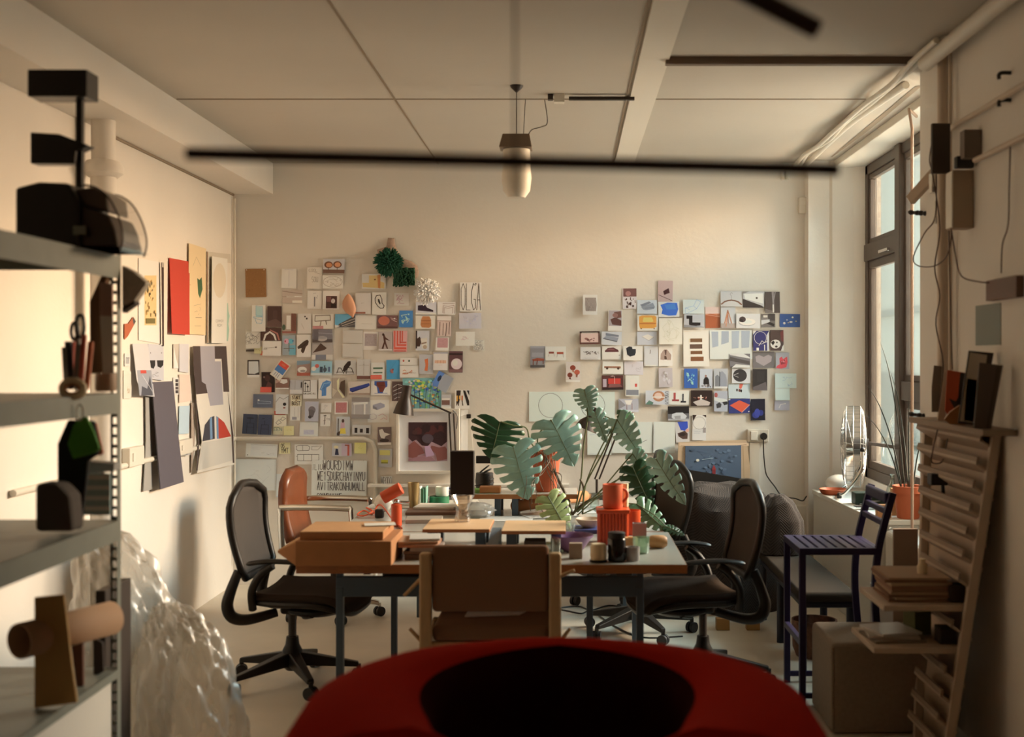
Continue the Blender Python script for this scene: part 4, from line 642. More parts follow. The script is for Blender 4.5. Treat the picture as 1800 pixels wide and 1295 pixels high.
# framed picture standing on the shelf ledge
fp = empty('framed_picture', at(752, 831, YB-0.05), 0, 'white-framed print of dark brown and mauve foliage shapes on the back wall', 'framed picture')
def F_(x, y): v = at(x, y, YB-0.05)-fp.location; return v
def rect3(b, x0, y0, x1, y1, d0, d1):
    a = F_(x0, y1); c = F_(x1, y0); b.box(a.x, c.x, d0, d1, a.z, c.z)
b = MB().use(m_white)
for r in ((697, 718, 702, 832), (803, 718, 808, 832), (702, 718, 803, 723), (702, 827, 803, 832)): rect3(b, *r, -0.03, 0.03)
b.build('frame', fp, bevel=0.002)
b = MB().use(ink('#bfb099')); rect3(b, 702, 723, 803, 827, 0, 0.01); b.build('mount', fp)
def fnp(u, v, t): q = F_(718+u*68, 742+v*68); return Vector((q.x, -0.001-t, q.z))
flat_art('print', fnp, '#a07870', [(0, 0), (1, 0), (1, 1), (0, 1)], 'p #35191a 0 0 1 0 1 .5 .85 .62 .6 .5 .5 .62 .35 .6 .2 .45 .1 .5 0 .4 | s 26 51 .3 .0 .0 1 .5 #2a1213 #42201c #4a1d1a #2e1618 | p #7a3f33 0 .6 .15 .48 .35 .65 .42 .8 .25 .85 .2 .95 0 .9 | p #7c4336 .6 .6 .8 .65 .95 .62 1 .7 1 .95 .75 1 .7 .8 .55 .68 | p #8c5c58 0 .95 .4 .85 .6 .9 .7 1 0 1 | e .5 .42 .15 .12 #4a3a3a | p #a88088 .42 .62 .55 .6 .68 .85 .45 .9', fp)
# low ledge on the back wall that carries the frame and desk clutter
tag(MB().use(m_white).box(xat(650, YB), xat(1000, YB), YB-0.10, YB, zat(853, YB), zat(849, YB)).build('wall_shelf'), 'thin white ledge along the back wall behind the desks', 'shelf')
# fabric seascape on bare canvas
sc_ = empty('canvas_panel', at(1254, 845, YB-0.04), 0, 'raw canvas panel with a blue knitted seascape and tiny red lighthouse', 'textile panel')
def fc(u, v, t): q = at(1190+u*128, 773+v*100, YB-0.04)-sc_.location; return Vector((q.x, -t, q.z))
flat_art('canvas', fc, '#b08a5c', [(0.02, 0.04), (.5, .01), (.95, 0), (1, .5), (.98, 1), (0.02, 1), (0, .5)], 'r .03 .05 .98 .1 #c29c6e | l 3 #8a6238 .05 .1 .5 .13 .95 .08 | l 3 #96703f .9 .1 .92 .9 | l 3 #96703f .07 .2 .06 .9', sc_, 0.02)
def fc2(u, v, t): q = at(1204+u*98, 782+v*62, YB-0.04)-sc_.location; return Vector((q.x, -0.021-t, q.z))
flat_art('knitted_seascape', fc2, '#434f55', [(0, .02), (1, 0), (1, 1), (0, 1)], 's 40 63 .12 .02 .03 .98 .9 #4e5c62 #3c484e #566468 #444f56 | e .22 .42 .03 .04 #c8b890 | l 4 #8c9488 .3 .4 .5 .36 | r .48 .68 .54 .98 #7a1e1c | p #8c2420 .47 .68 .51 .55 .55 .68 | r .44 .9 .58 .95 #6a1a18', sc_, 0.006)

# ---------------------------------------------------------------- prints on the left wall (pixel corners mapped onto the wall plane)
def left_item(nm, cat, label, base, pts, shapes, off=0.004, curl=0.0, thick=0.002):
    ox, oy, s = 100, 420, 2.8156
    x0 = min(p[0] for p in pts); x1 = max(p[0] for p in pts); y0 = min(p[1] for p in pts); y1 = max(p[1] for p in pts)
    def w(x, y): X = ox+x/s; Y = -XL*F/(CX-X); return Vector((XL, Y, zat(oy+y/s, Y)))
    C = w((x0+x1)/2, (y0+y1)/2)
    def fn(u, v, t):
        q = w(x0+u*(x1-x0), y0+v*(y1-y0))-C; return Vector((off+t+curl*v, q.y, q.z))
    o = flat_art(nm, fn, base, [((p[0]-x0)/(x1-x0), (p[1]-y0)/(y1-y0)) for p in pts], shapes, thick=thick); o.location = C; tag(o, label, cat); return o
K = globals()
REF_SAVE = REF; REF = rgb('#e6d4b8')
def ink2(f):
    def g(h): return mat('lprint_'+h.lstrip('#'), P(h), 0.55)
    return g
ink_old = ink; ink = ink2(0)
left_item('poster', 'poster', 'white poster with a yellow map block, leftmost of the large prints', '#eadbc4', [(400, 95), (505, 115), (512, 520), (400, 500)], 'r .25 .2 .78 .78 #e8c07a | s 30 71 .08 .25 .22 .78 .72 #8c7038 #c89848 #5a5030 | r .3 .7 .7 .76 #7a6a30')
left_item('folded_strip', 'strip', 'dark curled edge strip between the map poster and the red sheet', '#3c1f1a', [(500, 115), (511, 118), (512, 530), (505, 530)], 'r .2 0 .8 .06 #c8b8a0', 0.02)
left_item('coloured_sheet', 'paper', 'bright red upright sheet pinned on the left wall', '#cc2c0c', [(549, 93), (649, 112), (640, 300), (634, 474), (546, 468)], 'l 2 #d9502c .0 .35 .12 .35 | l 2 #d9502c .9 .35 1 .35', 0.008, 0.02)
left_item('poster', 'poster', 'tall buff poster with a small green leaf shape', '#ecc88e', [(643, 20), (728, 48), (726, 476), (640, 470)], 'p #3a6238 .5 .38 .62 .4 .75 .37 .8 .5 .65 .6 .55 .55 | l 3 #a8946a .25 .25 .45 .15 .7 .25 | l 2 #a8946a .3 .68 .7 .66 | l 3 #5a4a38 .4 .81 .75 .81 | l 2 #a8946a .35 .9 .7 .9 | q 3 72 2 .3 .7 .7 .78 #a8946a', 0.012)
left_item('poster', 'poster', 'white poster with a pale beige disc and small caption', '#e8dac0', [(745, 85), (822, 98), (818, 515), (742, 515)], 'e .5 .28 .4 .2 #e0cba8 | t .25 .73 .75 .76 2 #8c8474 COMMON | t .35 .78 .65 .81 2 #8c8474 ROM', 0.03)
left_item('poster', 'poster', 'bent white sheet behind the beige disc poster', '#d2c0a2', [(733, 62), (850, 75), (855, 120), (745, 100), (742, 515), (733, 515)], 'r 0 0 .05 1 #9c7858', 0.01)
left_item('paper_strip', 'paper', 'torn mint green strip right of the beige disc poster', '#a5c4a4', [(825, 312), (840, 318), (842, 355), (848, 380), (842, 420), (846, 450), (840, 505), (826, 505)], '', 0.008)
left_item('photo_print', 'photo', 'photo of a grey haze with small red mark, curling off the left wall', '#cfc4b8', [(362, 518), (438, 518), (446, 780), (400, 775), (380, 750), (365, 700)], 'r .1 .5 .95 .98 #9c9a9a | p #4a4a50 .2 .98 .3 .8 .6 .85 .85 .6 .9 .98 | r .3 .5 .65 .56 #cc3c28 | l 3 #e0d8cc .4 .6 .9 .9', 0.012, 0.03)
left_item('photo_print', 'photo', 'photo of black lashes over a pale face, left wall', '#c9c2bc', [(438, 518), (515, 525), (516, 700), (438, 690)], 'p #1d1a1c .02 .45 .45 .45 .45 .58 .35 .68 .15 .65 .02 .55 | p #1d1a1c .55 .45 .98 .45 .96 .58 .8 .66 .6 .62 | e .15 .25 .02 .02 #3a3030 | e .85 .25 .02 .02 #3a3030 | q 5 81 2 .2 .75 .8 .9 #8c8888', 0.014)
left_item('fabric_swatch', 'swatch', 'long grey-violet cloth swatch hanging on the left wall', '#5c5255', [(440, 708), (546, 703), (562, 1000), (577, 1202), (458, 1238)], 'l 1 #6a6062 .3 .1 .4 .9', 0.03, 0.03, 0.006)
left_item('fabric_swatch', 'swatch', 'lighter grey backing strip behind the grey-violet cloth', '#a89c8a', [(426, 780), (455, 782), (458, 1238), (415, 1248), (428, 1000)], '', 0.012, 0.0, 0.004)
left_item('photo_print', 'photo', 'tiny grey photo near the shelving, upper', '#d8cfbc', [(330, 565), (358, 568), (358, 630), (330, 630)], 'r .2 .3 .8 .8 #a8a49a | q 3 91 2 .2 .3 .8 .8 #5a5a58', 0.004)
left_item('photo_print', 'photo', 'small faint sketch print near the shelving, lower', '#dccfb4', [(325, 650), (362, 655), (362, 790), (325, 790)], 'q 5 92 2 .2 .5 .8 .8 #b89a6a', 0.004)
left_item('photo_print', 'photo', 'orange-brown cut shape on white by the shelving', '#b85628', [(328, 420), (348, 418), (372, 385), (384, 408), (345, 480), (328, 498)], 'p #4a4a44 .7 .0 1 .2 .8 .35 .75 .2', 0.006)
left_item('paper_sheet', 'paper', 'beige curled sheet corner above the pink square', '#c8b8a0', [(570, 520), (598, 520), (596, 640), (570, 640)], 'p #ece0cc .1 .1 .4 .5 .9 1 .1 1', 0.006)
left_item('paper_sheet', 'paper', 'pale lilac sheet above the pink square', '#d2c8c0', [(598, 518), (645, 520), (643, 662), (598, 655)], '', 0.008)
left_item('paper_sheet', 'paper', 'pale pink square sheet on the left wall', '#e8c8ac', [(598, 670), (650, 672), (657, 800), (598, 810)], '', 0.008)
left_item('paper_sheet', 'paper', 'pale blue sheet on the left wall', '#b8c8c8', [(598, 826), (650, 824), (645, 962), (596, 966)], '', 0.008)
left_item('photo_print', 'photo', 'contact strip of four small dark pictures', '#e0d4c0', [(570, 685), (597, 685), (597, 770), (570, 770)], 'r .4 .1 .9 .28 #3a3030 | r .4 .32 .9 .5 #2c2424 | r .4 .54 .9 .7 #4a3a38 | r .4 .74 .9 .92 #3a3030', 0.005)
left_item('photo_print', 'photo', 'striped grey swatch photo beside the arch collage', '#b8ae9c', [(566, 1005), (637, 1000), (637, 1068), (566, 1075)], 'r .15 .1 .3 .9 #857c70 | r .45 .1 .55 .9 #e0d8c8 | r .65 .1 .8 .9 #8c8478', 0.03)
left_item('poster', 'poster', 'large collage poster with brown blocks and a striped half circle', '#e2d0b4', [(657, 530), (822, 530), (850, 960), (852, 1115), (662, 1158), (690, 1000), (668, 800)], 'p #4a3832 .0 .0 .25 .0 .25 .28 .36 .28 .36 .37 .05 .38 .0 .2 | p #4a3832 .55 .0 .85 .0 .9 .36 .75 .36 .72 .1 .55 .1 | p #a89c98 .18 0 .55 0 .55 .12 .7 .12 .74 .46 .4 .47 .3 .3 .2 .28 | p #4a3832 .04 .42 .1 .75 .04 .98 .0 .98 .07 .75 .02 .42 | p #4a3832 .86 .35 .98 .7 .99 .92 .95 .92 .93 .7 | p #3e3a40 .18 .75 .25 .62 .4 .56 .5 .55 .5 .73 | p #7090a8 .38 .57 .44 .555 .44 .73 .38 .735 | p #c83018 .6 .56 .75 .6 .92 .71 .6 .73 | p #7090a8 .55 .55 .6 .56 .6 .73 .55 .73 | p #cfc0a8 .18 .76 .93 .72 .94 .9 .05 .98', 0.02, 0.02)
left_item('paper_sheet', 'paper', 'dark edge of a sheet behind the collage poster', '#b49a80', [(655, 810), (668, 810), (672, 990), (660, 1155), (655, 1155)], '', 0.012)
ink = ink_old; REF = REF_SAVE
# ---------------------------------------------------------------- desks
m_top = mat('desk_laminate', (0.42, 0.40, 0.35), 0.22, noise=0.03, scale=4)
m_edge = mat('plywood_edge', (0.34, 0.125, 0.035), 0.5, noise=0.15, scale=30, stretch=(1, 1, 12))
m_blue = mat('blue_grey_steel', (0.055, 0.085, 0.12), 0.5)
m_board = mat('light_board', (0.62, 0.40, 0.22), 0.5, noise=0.06, scale=10, stretch=(1, 6, 6))
TZ = 0.74
def desk(x0, x1, y0, y1, label, legsx, legsy, apron=True, back=None):
    r = empty('desk', ((x0+x1)/2, (y0+y1)/2, 0), 0, label, 'desk'); cx, cy = (x0+x1)/2, (y0+y1)/2
    b = MB().use(m_edge).box(x0-cx, x1-cx, y0-cy, y1-cy, TZ-0.04, TZ-0.002).use(m_top).box(x0-cx+0.003, x1-cx-0.003, y0-cy+0.003, y1-cy-0.003, TZ-0.003, TZ)
    b.build('desktop', r, bevel=0.002)
    for k, y in enumerate(legsy):
        lx = legsx if (k == 0 or back is None) else back
        for x in lx: MB().use(m_blue).box(x-cx-0.016, x-cx+0.016, y-cy-0.02, y-cy+0.02, 0, TZ-0.12).build('leg', r, bevel=0.003)
        MB().use(m_blue).box(lx[0]-cx-0.016, lx[1]-cx+0.016, y-cy-0.016, y-cy+0.016, 0.575, 0.665).build('apron', r, bevel=0.003)
        for x in lx: MB().use(m_blue).box(x-cx-0.014, x-cx+0.014, y-cy-0.014, y-cy+0.014, 0.66, TZ-0.04).build('bracket', r)
    for x in (legsx[0]+0.12, legsx[1]-0.12): MB().use(m_blue).box(x-cx-0.015, x-cx+0.015, legsy[0]-cy, legsy[-1]-cy, 0.672, TZ-0.04).build('rail', r)
    return r
desk(-1.2, 0.52, 5.25, 6.23, 'near desk with orange plywood edge and blue-grey steel frame', (-1.03, 0.32), (5.38, 6.02), back=(-0.62, 0.105))
desk(-1.22, 0.50, 6.25, 7.85, 'far desk behind the near one, covered with papers under the plant', (-0.95, 0.36), (6.5, 7.6))
tag(MB().use(mat('dark_tray', (0.02, 0.018, 0.018), 0.6)).box(-0.86, -0.30, 5.5, 5.9, 0.60, 0.668).build('cable_tray', bevel=0.01), 'black tray of cables slung under the left of the near desk', 'cable tray')

# ---------------------------------------------------------------- office chairs
m_cf = mat('chair_frame', (0.012, 0.009, 0.007), 0.42, spec=0.35)
m_mesh = mat('chair_mesh', (0.045, 0.034, 0.027), 0.85, bump=0.2, bscale=300)
m_seat = mat('chair_seat_fabric', (0.035, 0.023, 0.016), 0.9, bump=0.2, bscale=300, spec=0.15)
m_tyre = mat('castor_rubber', (0.012, 0.010, 0.010), 0.5)
def star_base(r, n=5, rad=0.31, m=None, a0=0.3, chrome=False):
    m = m or m_cf
    MB().use(m).lathe([(0.03, 0.07), (0.05, 0.09), (0.05, 0.17), (0.035, 0.20), (0.03, 0.24)], n=20).build('hub', r, True)
    MB().use(m_dkwood).cyl((0, 0, 0.2), (0, 0, 0.39), 0.02).build('gas_column', r, True)
    for i in range(n):
        a = a0+2*pi*i/n; d = Vector((cos(a), sin(a), 0)); s = Vector((-sin(a), cos(a), 0)); up = Vector((0, 0, 1))
        A = d*0.03+up*0.135; B_ = d*rad+up*0.085
        l = MB().use(m).hexa([A-s*.03-up*.04, A+s*.03-up*.04, A+s*.03+up*.03, A-s*.03+up*.03], [B_-s*.017-up*.013, B_+s*.017-up*.013, B_+s*.017+up*.012, B_-s*.017+up*.012]).build('leg', r, bevel=0.006)
        c = MB().use(m_tyre); p = d*rad+Vector((0, 0, 0.031)); w = Vector((-sin(a+.7), cos(a+.7), 0))
        c.cyl(p-w*0.024, p-w*0.006, 0.031, n=18).cyl(p+w*0.006, p+w*0.024, 0.031, n=18)
        c.use(m).cyl(p, d*rad+Vector((0, 0, 0.085)), 0.012, n=8).cyl(p-w*0.006, p+w*0.006, 0.018, n=12)
        c.build('castor', r, True)
def office_chair(label, back_tilt=0.0, chroma=None):
    r = empty('office_chair', (0, 0, 0), 0, label, 'office chair')
    star_base(r, rad=0.33); basekids = set(ALLKIDS(r))
    MB().use(m_cf).box(-0.13, 0.10, -0.07, 0.07, 0.36, 0.41).build('tilt_mechanism', r, bevel=0.02, seg=3)
    MB().use(m_cf).tube(smoothpath([(0.05, 0.09, 0.37), (-0.02, 0.0, 0.345), (0.05, -0.09, 0.37)], 5), 0.018, 8).build('mechanism_cover', r, True)
    # seat: waterfall front
    prof = [(-0.22, 0.475), (-0.12, 0.468), (0.0, 0.470), (0.12, 0.472), (0.20, 0.462), (0.245, 0.435), (0.262, 0.40)]
    def seatf(u, v):
        k = u*(len(prof)-1); i = min(int(k), len(prof)-2); t = k-i; x = prof[i][0]*(1-t)+prof[i+1][0]*t; z = prof[i][1]*(1-t)+prof[i+1][1]*t
        w = 0.235+0.025*sin(pi*u); y = (v*2-1)*w; return Vector((x, y, z-0.012*(1-(2*v-1)**2)+0.012*abs(2*v-1)**3))
    MB().use(m_seat).grid(seatf, 14, 12).build('seat', r, True, solid=0.035)
    rim = [Vector((-0.22, -0.21, 0.455)), Vector((-0.1, -0.25, 0.45)), Vector((0.1, -0.262, 0.45)), Vector((0.22, -0.235, 0.425)), Vector((0.265, -0.15, 0.395)), Vector((0.272, 0, 0.388)), Vector((0.265, 0.15, 0.395)), Vector((0.22, 0.235, 0.425)), Vector((0.1, 0.262, 0.45)), Vector((-0.1, 0.25, 0.45)), Vector((-0.22, 0.21, 0.455))]
    MB().use(m_cf).tube(smoothpath(rim, 4), 0.016, 8).build('seat_rim', r, True)
    # back: closed curved frame with stretched mesh
    def backp(u, v):      # u 0 bottom .. 1 top, v -1..1
        z = 0.56+u*0.44; x = -0.285-0.045*sin(pi*u*0.9)-0.045*max(u, 0)**1.6+0.03*v*v
        w = (0.20+0.035*u) if u < 0.75 else (0.226-0.085*((u-0.75)/0.25)**2.4)
        return Vector((x+back_tilt*u, v*w, z))
    loop = [backp(t/10, -1) for t in range(1, 10)]+[backp(1, -0.80), backp(1.02, -0.4), backp(1.025, 0), backp(1.02, 0.4), backp(1, 0.80)]+[backp(t/10, 1) for t in range(9, 0, -1)]+[backp(0.0, 0.85), backp(-0.01, 0.3), backp(-0.01, -0.3), backp(0.0, -0.85)]
    MB().use(m_cf).tube(loop, 0.020, 9, closed=True).build('back_frame', r, True)
    MB().use(m_mesh).grid(lambda u, v: backp(0.01+u*0.985, (v*2-1)*(0.97 if u < 0.9 else 0.93)), 12, 8).build('backrest', r, True, solid=0.008)
    MB().use(m_cf).ball((0.03, 0, 0.378), 0.15, 0.11, 0.035, 18).build('under_seat_cover', r, True)
    for s in (-1, 1):
        arm = [(-0.285, s*0.205, 0.60), (-0.32, s*0.22, 0.50), (-0.335, s*0.225, 0.43), (-0.31, s*0.22, 0.375), (-0.24, s*0.19, 0.36), (-0.12, s*0.12, 0.385)]
        MB().use(m_cf).tube(smoothpath(arm, 5), [0.022+0.008*sin(pi*i/25) for i in range(26)], 9).build('back_support', r, True)
        sup = [(-0.20, s*0.235, 0.42), (-0.19, s*0.27, 0.52), (-0.14, s*0.285, 0.60), (-0.08, s*0.285, 0.645)]
        MB().use(m_cf).tube(smoothpath(sup, 5), 0.020, 9).build('arm_support', r, True)
        pad = [(-0.21, s*0.285, 0.650), (-0.1, s*0.288, 0.665), (0.04, s*0.285, 0.662), (0.10, s*0.28, 0.652)]
        MB().use(m_cf).tube(smoothpath(pad, 5), [0.012]+[0.022]*14+[0.012], 10, flat=0.55).build('armrest', r, True)
    for ch in ALLKIDS(r):
        if ch not in basekids: ch.location.x += 0.085
    return r
oc = office_chair('black mesh office chair on the left, at the near left corner of the desks')
oc.location = (-1.40, 6.05, 0); oc.rotation_euler = (0, 0, R(-7))
dup(oc, (0.68, 6.06, 0), R(190), 'black mesh office chair on the right, nearest the camera, with its bright top edge')
dup(oc, (0.41, 7.15, 0), R(204), 'middle black mesh office chair on the right side, half under the far desk')
dup(oc, (0.36, 8.05, 0), R(178), 'furthest black office chair on the right, by the back wall behind the plant')

# brown leather chair with chrome arm loops
m_leather = mat('brown_leather', (0.20, 0.055, 0.018), 0.38, noise=0.1, scale=8, coat=0.15)
lc = empty('leather_chair', (-1.50, 7.62, 0), R(-4), 'brown leather office chair with chrome arm loops behind the desks', 'office chair')
star_base(lc, 5, 0.29, m_chrome, 0.1)
MB().use(m_leather).grid(lambda u, v: Vector((-0.20+0.42*u, (v*2-1)*0.235, 0.50+0.02*sin(pi*u)-0.03*u**4-0.02*abs(2*v-1)**4)), 10, 10).build('seat', lc, True, solid=0.05)
MB().use(m_leather).grid(lambda u, v: Vector((-0.235-0.035*u-0.03*sin(pi*u)+0.02*(2*v-1)**2, (v*2-1)*(0.215 if u < .8 else 0.215-0.10*((u-.8)/.2)**2), 0.50+0.44*u)), 12, 8).build('backrest', lc, True, solid=0.055)
for s in (-1, 1):
    lp = [(-0.26, s*0.245, 0.46), (-0.265, s*0.25, 0.69), (-0.235, s*0.25, 0.72), (0.13, s*0.25, 0.72), (0.175, s*0.25, 0.69), (0.18, s*0.25, 0.45)]
    MB().use(m_chrome).tube(smoothpath(lp, 5), 0.012, 8, flat=1.6).build('armrest', lc, True)
MB().use(m_chrome).box(-0.2, 0.18, -0.25, 0.25, 0.44, 0.46).build('seat_frame', lc, bevel=0.004)

# wooden peg chair seen from behind
m_ash = mat('ash_wood', (0.42, 0.27, 0.13), 0.5, noise=0.08, scale=12, stretch=(6, 6, 1))
m_uph = mat('brown_upholstery', (0.20, 0.105, 0.06), 0.95, bump=0.15, bscale=250, spec=0.1)
wc = empty('peg_chair', (-0.336, 5.12, 0), 0, 'wooden armless chair with pegged posts and brown padded back, seen from behind', 'chair')
for s in (-1, 1):
    MB().use(m_ash).box(s*0.277-0.026, s*0.277+0.026, -0.03, 0.02, 0, 0.815).build('post', wc, bevel=0.012, seg=3)
    MB().use(m_ash).box(s*0.277-0.022, s*0.277+0.022, 0.42, 0.465, 0, 0.44).build('leg', wc, bevel=0.01, seg=3)
    MB().use(m_ash).box(s*0.277-0.014, s*0.277+0.014, 0.0, 0.44, 0.37, 0.43).build('side_rail', wc, bevel=0.005)
for (x, z, dx, dz) in ((-0.30, 0.70, -0.07, -0.07), (0.30, 0.715, 0.06, 0.025), (-0.30, 0.44, -0.045, 0.05), (0.30, 0.435, 0.04, 0.055)):
    MB().use(m_ash).tube([(x, -0.005, z), (x+dx, -0.01, z+dz)], [0.009, 0.007], 8).build('peg', wc, True)
MB().use(m_uph).box(-0.25, 0.25, -0.015, 0.035, 0.56, 0.845).build('backrest', wc, bevel=0.02, seg=4)
MB().use(m_uph).box(-0.25, 0.25, 0.0, 0.46, 0.43, 0.50).build('seat', wc, bevel=0.022, seg=4)
MB().use(m_ash).box(-0.255, 0.255, 0.0, 0.03, 0.385, 0.43).build('rear_rail', wc, bevel=0.005)
mg = MB().use(mat('magazine_paper', (0.62, 0.60, 0.58), 0.5)); mg.hexa([(-0.14, -0.10, 0), (0.10, -0.06, 0), (0.16, 0.10, 0), (-0.13, 0.10, 0)], [(-0.14, -0.10, 0.006), (0.10, -0.06, 0.006), (0.16, 0.10, 0.006), (-0.13, 0.10, 0.006)])
mg.use(mat('magazine_cover', (0.30, 0.10, 0.08), 0.4)).hexa([(-0.09, 0.0, 0.006), (0.08, 0.0, 0.006), (0.12, 0.09, 0.006), (-0.1, 0.09, 0.006)], [(-0.09, 0.0, 0.007), (0.08, 0.0, 0.007), (0.12, 0.09, 0.007), (-0.1, 0.09, 0.007)])
o = mg.build('magazine', loc=(-0.32, 5.38, 0.502)); tag(o, 'open pale magazine lying on the seat of the wooden chair', 'magazine')

# bench, bar chair, pouf
m_bench = mat('bench_fabric', (0.040, 0.030, 0.022), 0.95, bump=0.2, bscale=200, spec=0.1)
m_navy = mat('dark_navy_paint', (0.010, 0.011, 0.022), 0.45)
be = empty('bench', (1.35, 6.88, 0), 0, 'long low bench with dark padded top and round navy legs, along the radiator cover', 'bench')
MB().use(m_bench).box(-0.15, 0.15, -0.68, 0.70, 0.375, 0.43).build('seat', be, bevel=0.02, seg=4)
MB().use(m_navy).box(-0.14, 0.14, -0.66, 0.68, 0.345, 0.374).build('seat_frame', be, bevel=0.008)
for x in (-0.125, 0.125):
    for y in (-0.62, 0.04, 0.64): MB().use(m_navy).cyl((x, y, 0), (x, y, 0.35), 0.021).build('leg', be, True)
m_vio = mat('violet_blue_metal', (0.020, 0.013, 0.056), 0.45, spec=0.3)
bc = empty('bar_chair', (1.30, 5.88, 0), 0, 'tall violet-blue metal bar chair with slatted seat and back', 'bar chair')
sz = 0.745
for (x, y) in ((-0.19, -0.20), (-0.19, 0.20)):
    MB().use(m_vio).bar((x, y, 0), (x, y, sz-0.02), 0.03).build('leg', bc, bevel=0.003)
for y in (-0.20, 0.20):
    pts = [(0.20, y, 0), (0.165, y, 0.35), (0.155, y, 0.55), (0.17, y, sz-0.02), (0.20, y, 0.86), (0.24, y, 1.005)]
    q = smoothpath(pts, 5); b = MB().use(m_vio)
    for a, c in zip(q, q[1:]): b.bar(a, c+(c-a)*0.06, 0.032, 0.028, up=(0, 1, 0))
    b.build('back_post', bc, bevel=0.002)
for x0, x1, y0, y1 in ((-0.205, 0.185, -0.216, -0.186), (-0.205, 0.185, 0.186, 0.216), (-0.205, -0.165, -0.19, 0.19), (0.15, 0.185, -0.19, 0.19)):
    MB().use(m_vio).box(x0, x1, y0, y1, sz-0.032, sz).build('seat_frame', bc, bevel=0.003)
for i in range(7):
    x = -0.136+i*0.0455; MB().use(m_vio).box(x-0.0165, x+0.0165, -0.19, 0.19, sz-0.014, sz-0.001).build('seat_slat', bc, bevel=0.002)
MB().use(m_vio).box(0.205, 0.235, -0.19, 0.19, 0.955, 1.005).build('top_rail', bc, bevel=0.008, seg=3)
for z, x in ((0.915, 0.216), (0.86, 0.200)): MB().use(m_vio).box(x-0.012, x+0.012, -0.19, 0.19, z-0.013, z+0.013).build('back_slat', bc, bevel=0.003)
MB().use(m_vio).box(-0.205, -0.18, -0.19, 0.19, 0.28, 0.31).build('footrest', bc, bevel=0.003)
MB().use(m_vio).box(-0.19, 0.19, 0.19, 0.21, 0.03, 0.055).build('stretcher', bc, bevel=0.003)
MB().use(m_vio).box(-0.19, 0.19, -0.21, -0.19, 0.03, 0.055).build('stretcher', bc, bevel=0.003)
m_grey = mat('grey_felt', (0.27, 0.215, 0.16), 0.95, noise=0.08, scale=60, bump=0.2, bscale=200)
pf = empty('pouf', (1.40, 5.45, 0), 0, 'grey felt-covered block pouf on the floor at the right', 'pouf')
MB().use(m_grey).box(-0.25, 0.25, -0.22, 0.22, 0.0, 0.40).build('pouf_body', pf, bevel=0.025, seg=4)
MB().use(m_grey).tube([(-0.245, -0.215, 0.02), (-0.245, -0.215, 0.38)], 0.006, 6).build('seam_piping', pf, True)

# red tub armchair in the foreground
m_red = mat('red_wool_upholstery', (0.46, 0.020, 0.009), 1.0, bump=0.15, bscale=150, spec=0.05)
ac = empty('tub_armchair', (-0.03, 2.95, 0), 0, 'big red rounded tub armchair in the foreground, facing the camera', 'armchair')
def plan(t, rr):       # t 0..1 from left front round the back to right front
    a = pi*1.15-t*pi*1.3; x = cos(a); y = sin(a)
    return Vector((math.copysign(abs(x)**0.88, x)*rr, math.copysign(abs(y)**0.8, y)*rr*0.95, 0))
prof = [(0.0, 0.10), (0.02, 0.55), (0.0, 0.74), (0.03, 0.80), (0.10, 0.825), (0.20, 0.815), (0.27, 0.76), (0.29, 0.68), (0.28, 0.40), (0.28, 0.10)]
def shell(u, v):
    k = v*(len(prof)-1); i = min(int(k), len(prof)-2); f = k-i; d = prof[i][0]*(1-f)+prof[i+1][0]*f; z = prof[i][1]*(1-f)+prof[i+1][1]*f
    drop = 0.02*(abs(2*u-1))**3; p = plan(u, 0.66-d*(0.50+1.0*abs(2*u-1))); p.z = z-(drop if z > 0.5 else 0); return p
b = MB().use(m_red).grid(lambda u, v: shell(u, v*(0.56+0.14*abs(2*u-1))), 40, 14)
n = 15
for e in (0, 40): b.f.append(tuple(e*n+j for j in range(n))); b.m.append(0)
b.build('backrest_shell', ac, True, bevel=0.0)
m_inside = mat('dark_maroon_inside', (0.030, 0.003, 0.002), 1.0, spec=0.05)  # inner side of the shell in near-black maroon, darker than the outside
MB().use(m_inside).grid(lambda u, v: shell(u, (0.56+0.14*abs(2*u-1))+v*(0.44-0.14*abs(2*u-1))), 40, 8).build('inner_face', ac, True)
MB().use(m_red).lathe([(0.30, 0.30), (0.355, 0.33), (0.36, 0.40), (0.33, 0.435), (0.0, 0.445)], (0, -0.06, 0), 36, None, 1.0, 1.15).build('seat_cushion', ac, True)
MB().use(m_red).lathe([(0.36, 0.10), (0.38, 0.13), (0.38, 0.30), (0.0, 0.30)], (0, -0.05, 0), 36, None, 1.0, 1.15).build('seat_base', ac, True)
for x in (-0.36, 0.36):
    for y in (-0.32, 0.36): MB().use(m_dkwood).cyl((x, y, 0), (x, y, 0.12), 0.018).build('leg', ac, True)

# pendant bar lamps over the foreground
def bar_lamp(label, a, b_, r):
    a = Vector(a); b_ = Vector(b_); c = (a+b_)/2; o = empty('bar_lamp', c, 0, label, 'pendant lamp')
    rod([a-c, b_-c], r, m_lampbar, 'lamp_bar', o, 14)
    for t in (0.5035,):
        p = a.lerp(b_, t)-c; rod([p, (p.x, p.y, ZC-c.z)], 0.002, m_lampbar, 'suspension_wire', o, 5)
    return o
m_lampbar = mat('dark_brown_tube', (0.028, 0.010, 0.007), 0.5)
bar_lamp('long dark tube lamp hanging across the foreground below the ceiling', at(328, 270, 1.9), at(1474, 298, 1.9), 0.0105)
a = at(1436, 52, 1.9)
bar_lamp('second dark tube lamp, only its end showing at the top of the picture', a, a+Vector((-0.42, -0.10, 0.18)), 0.016)

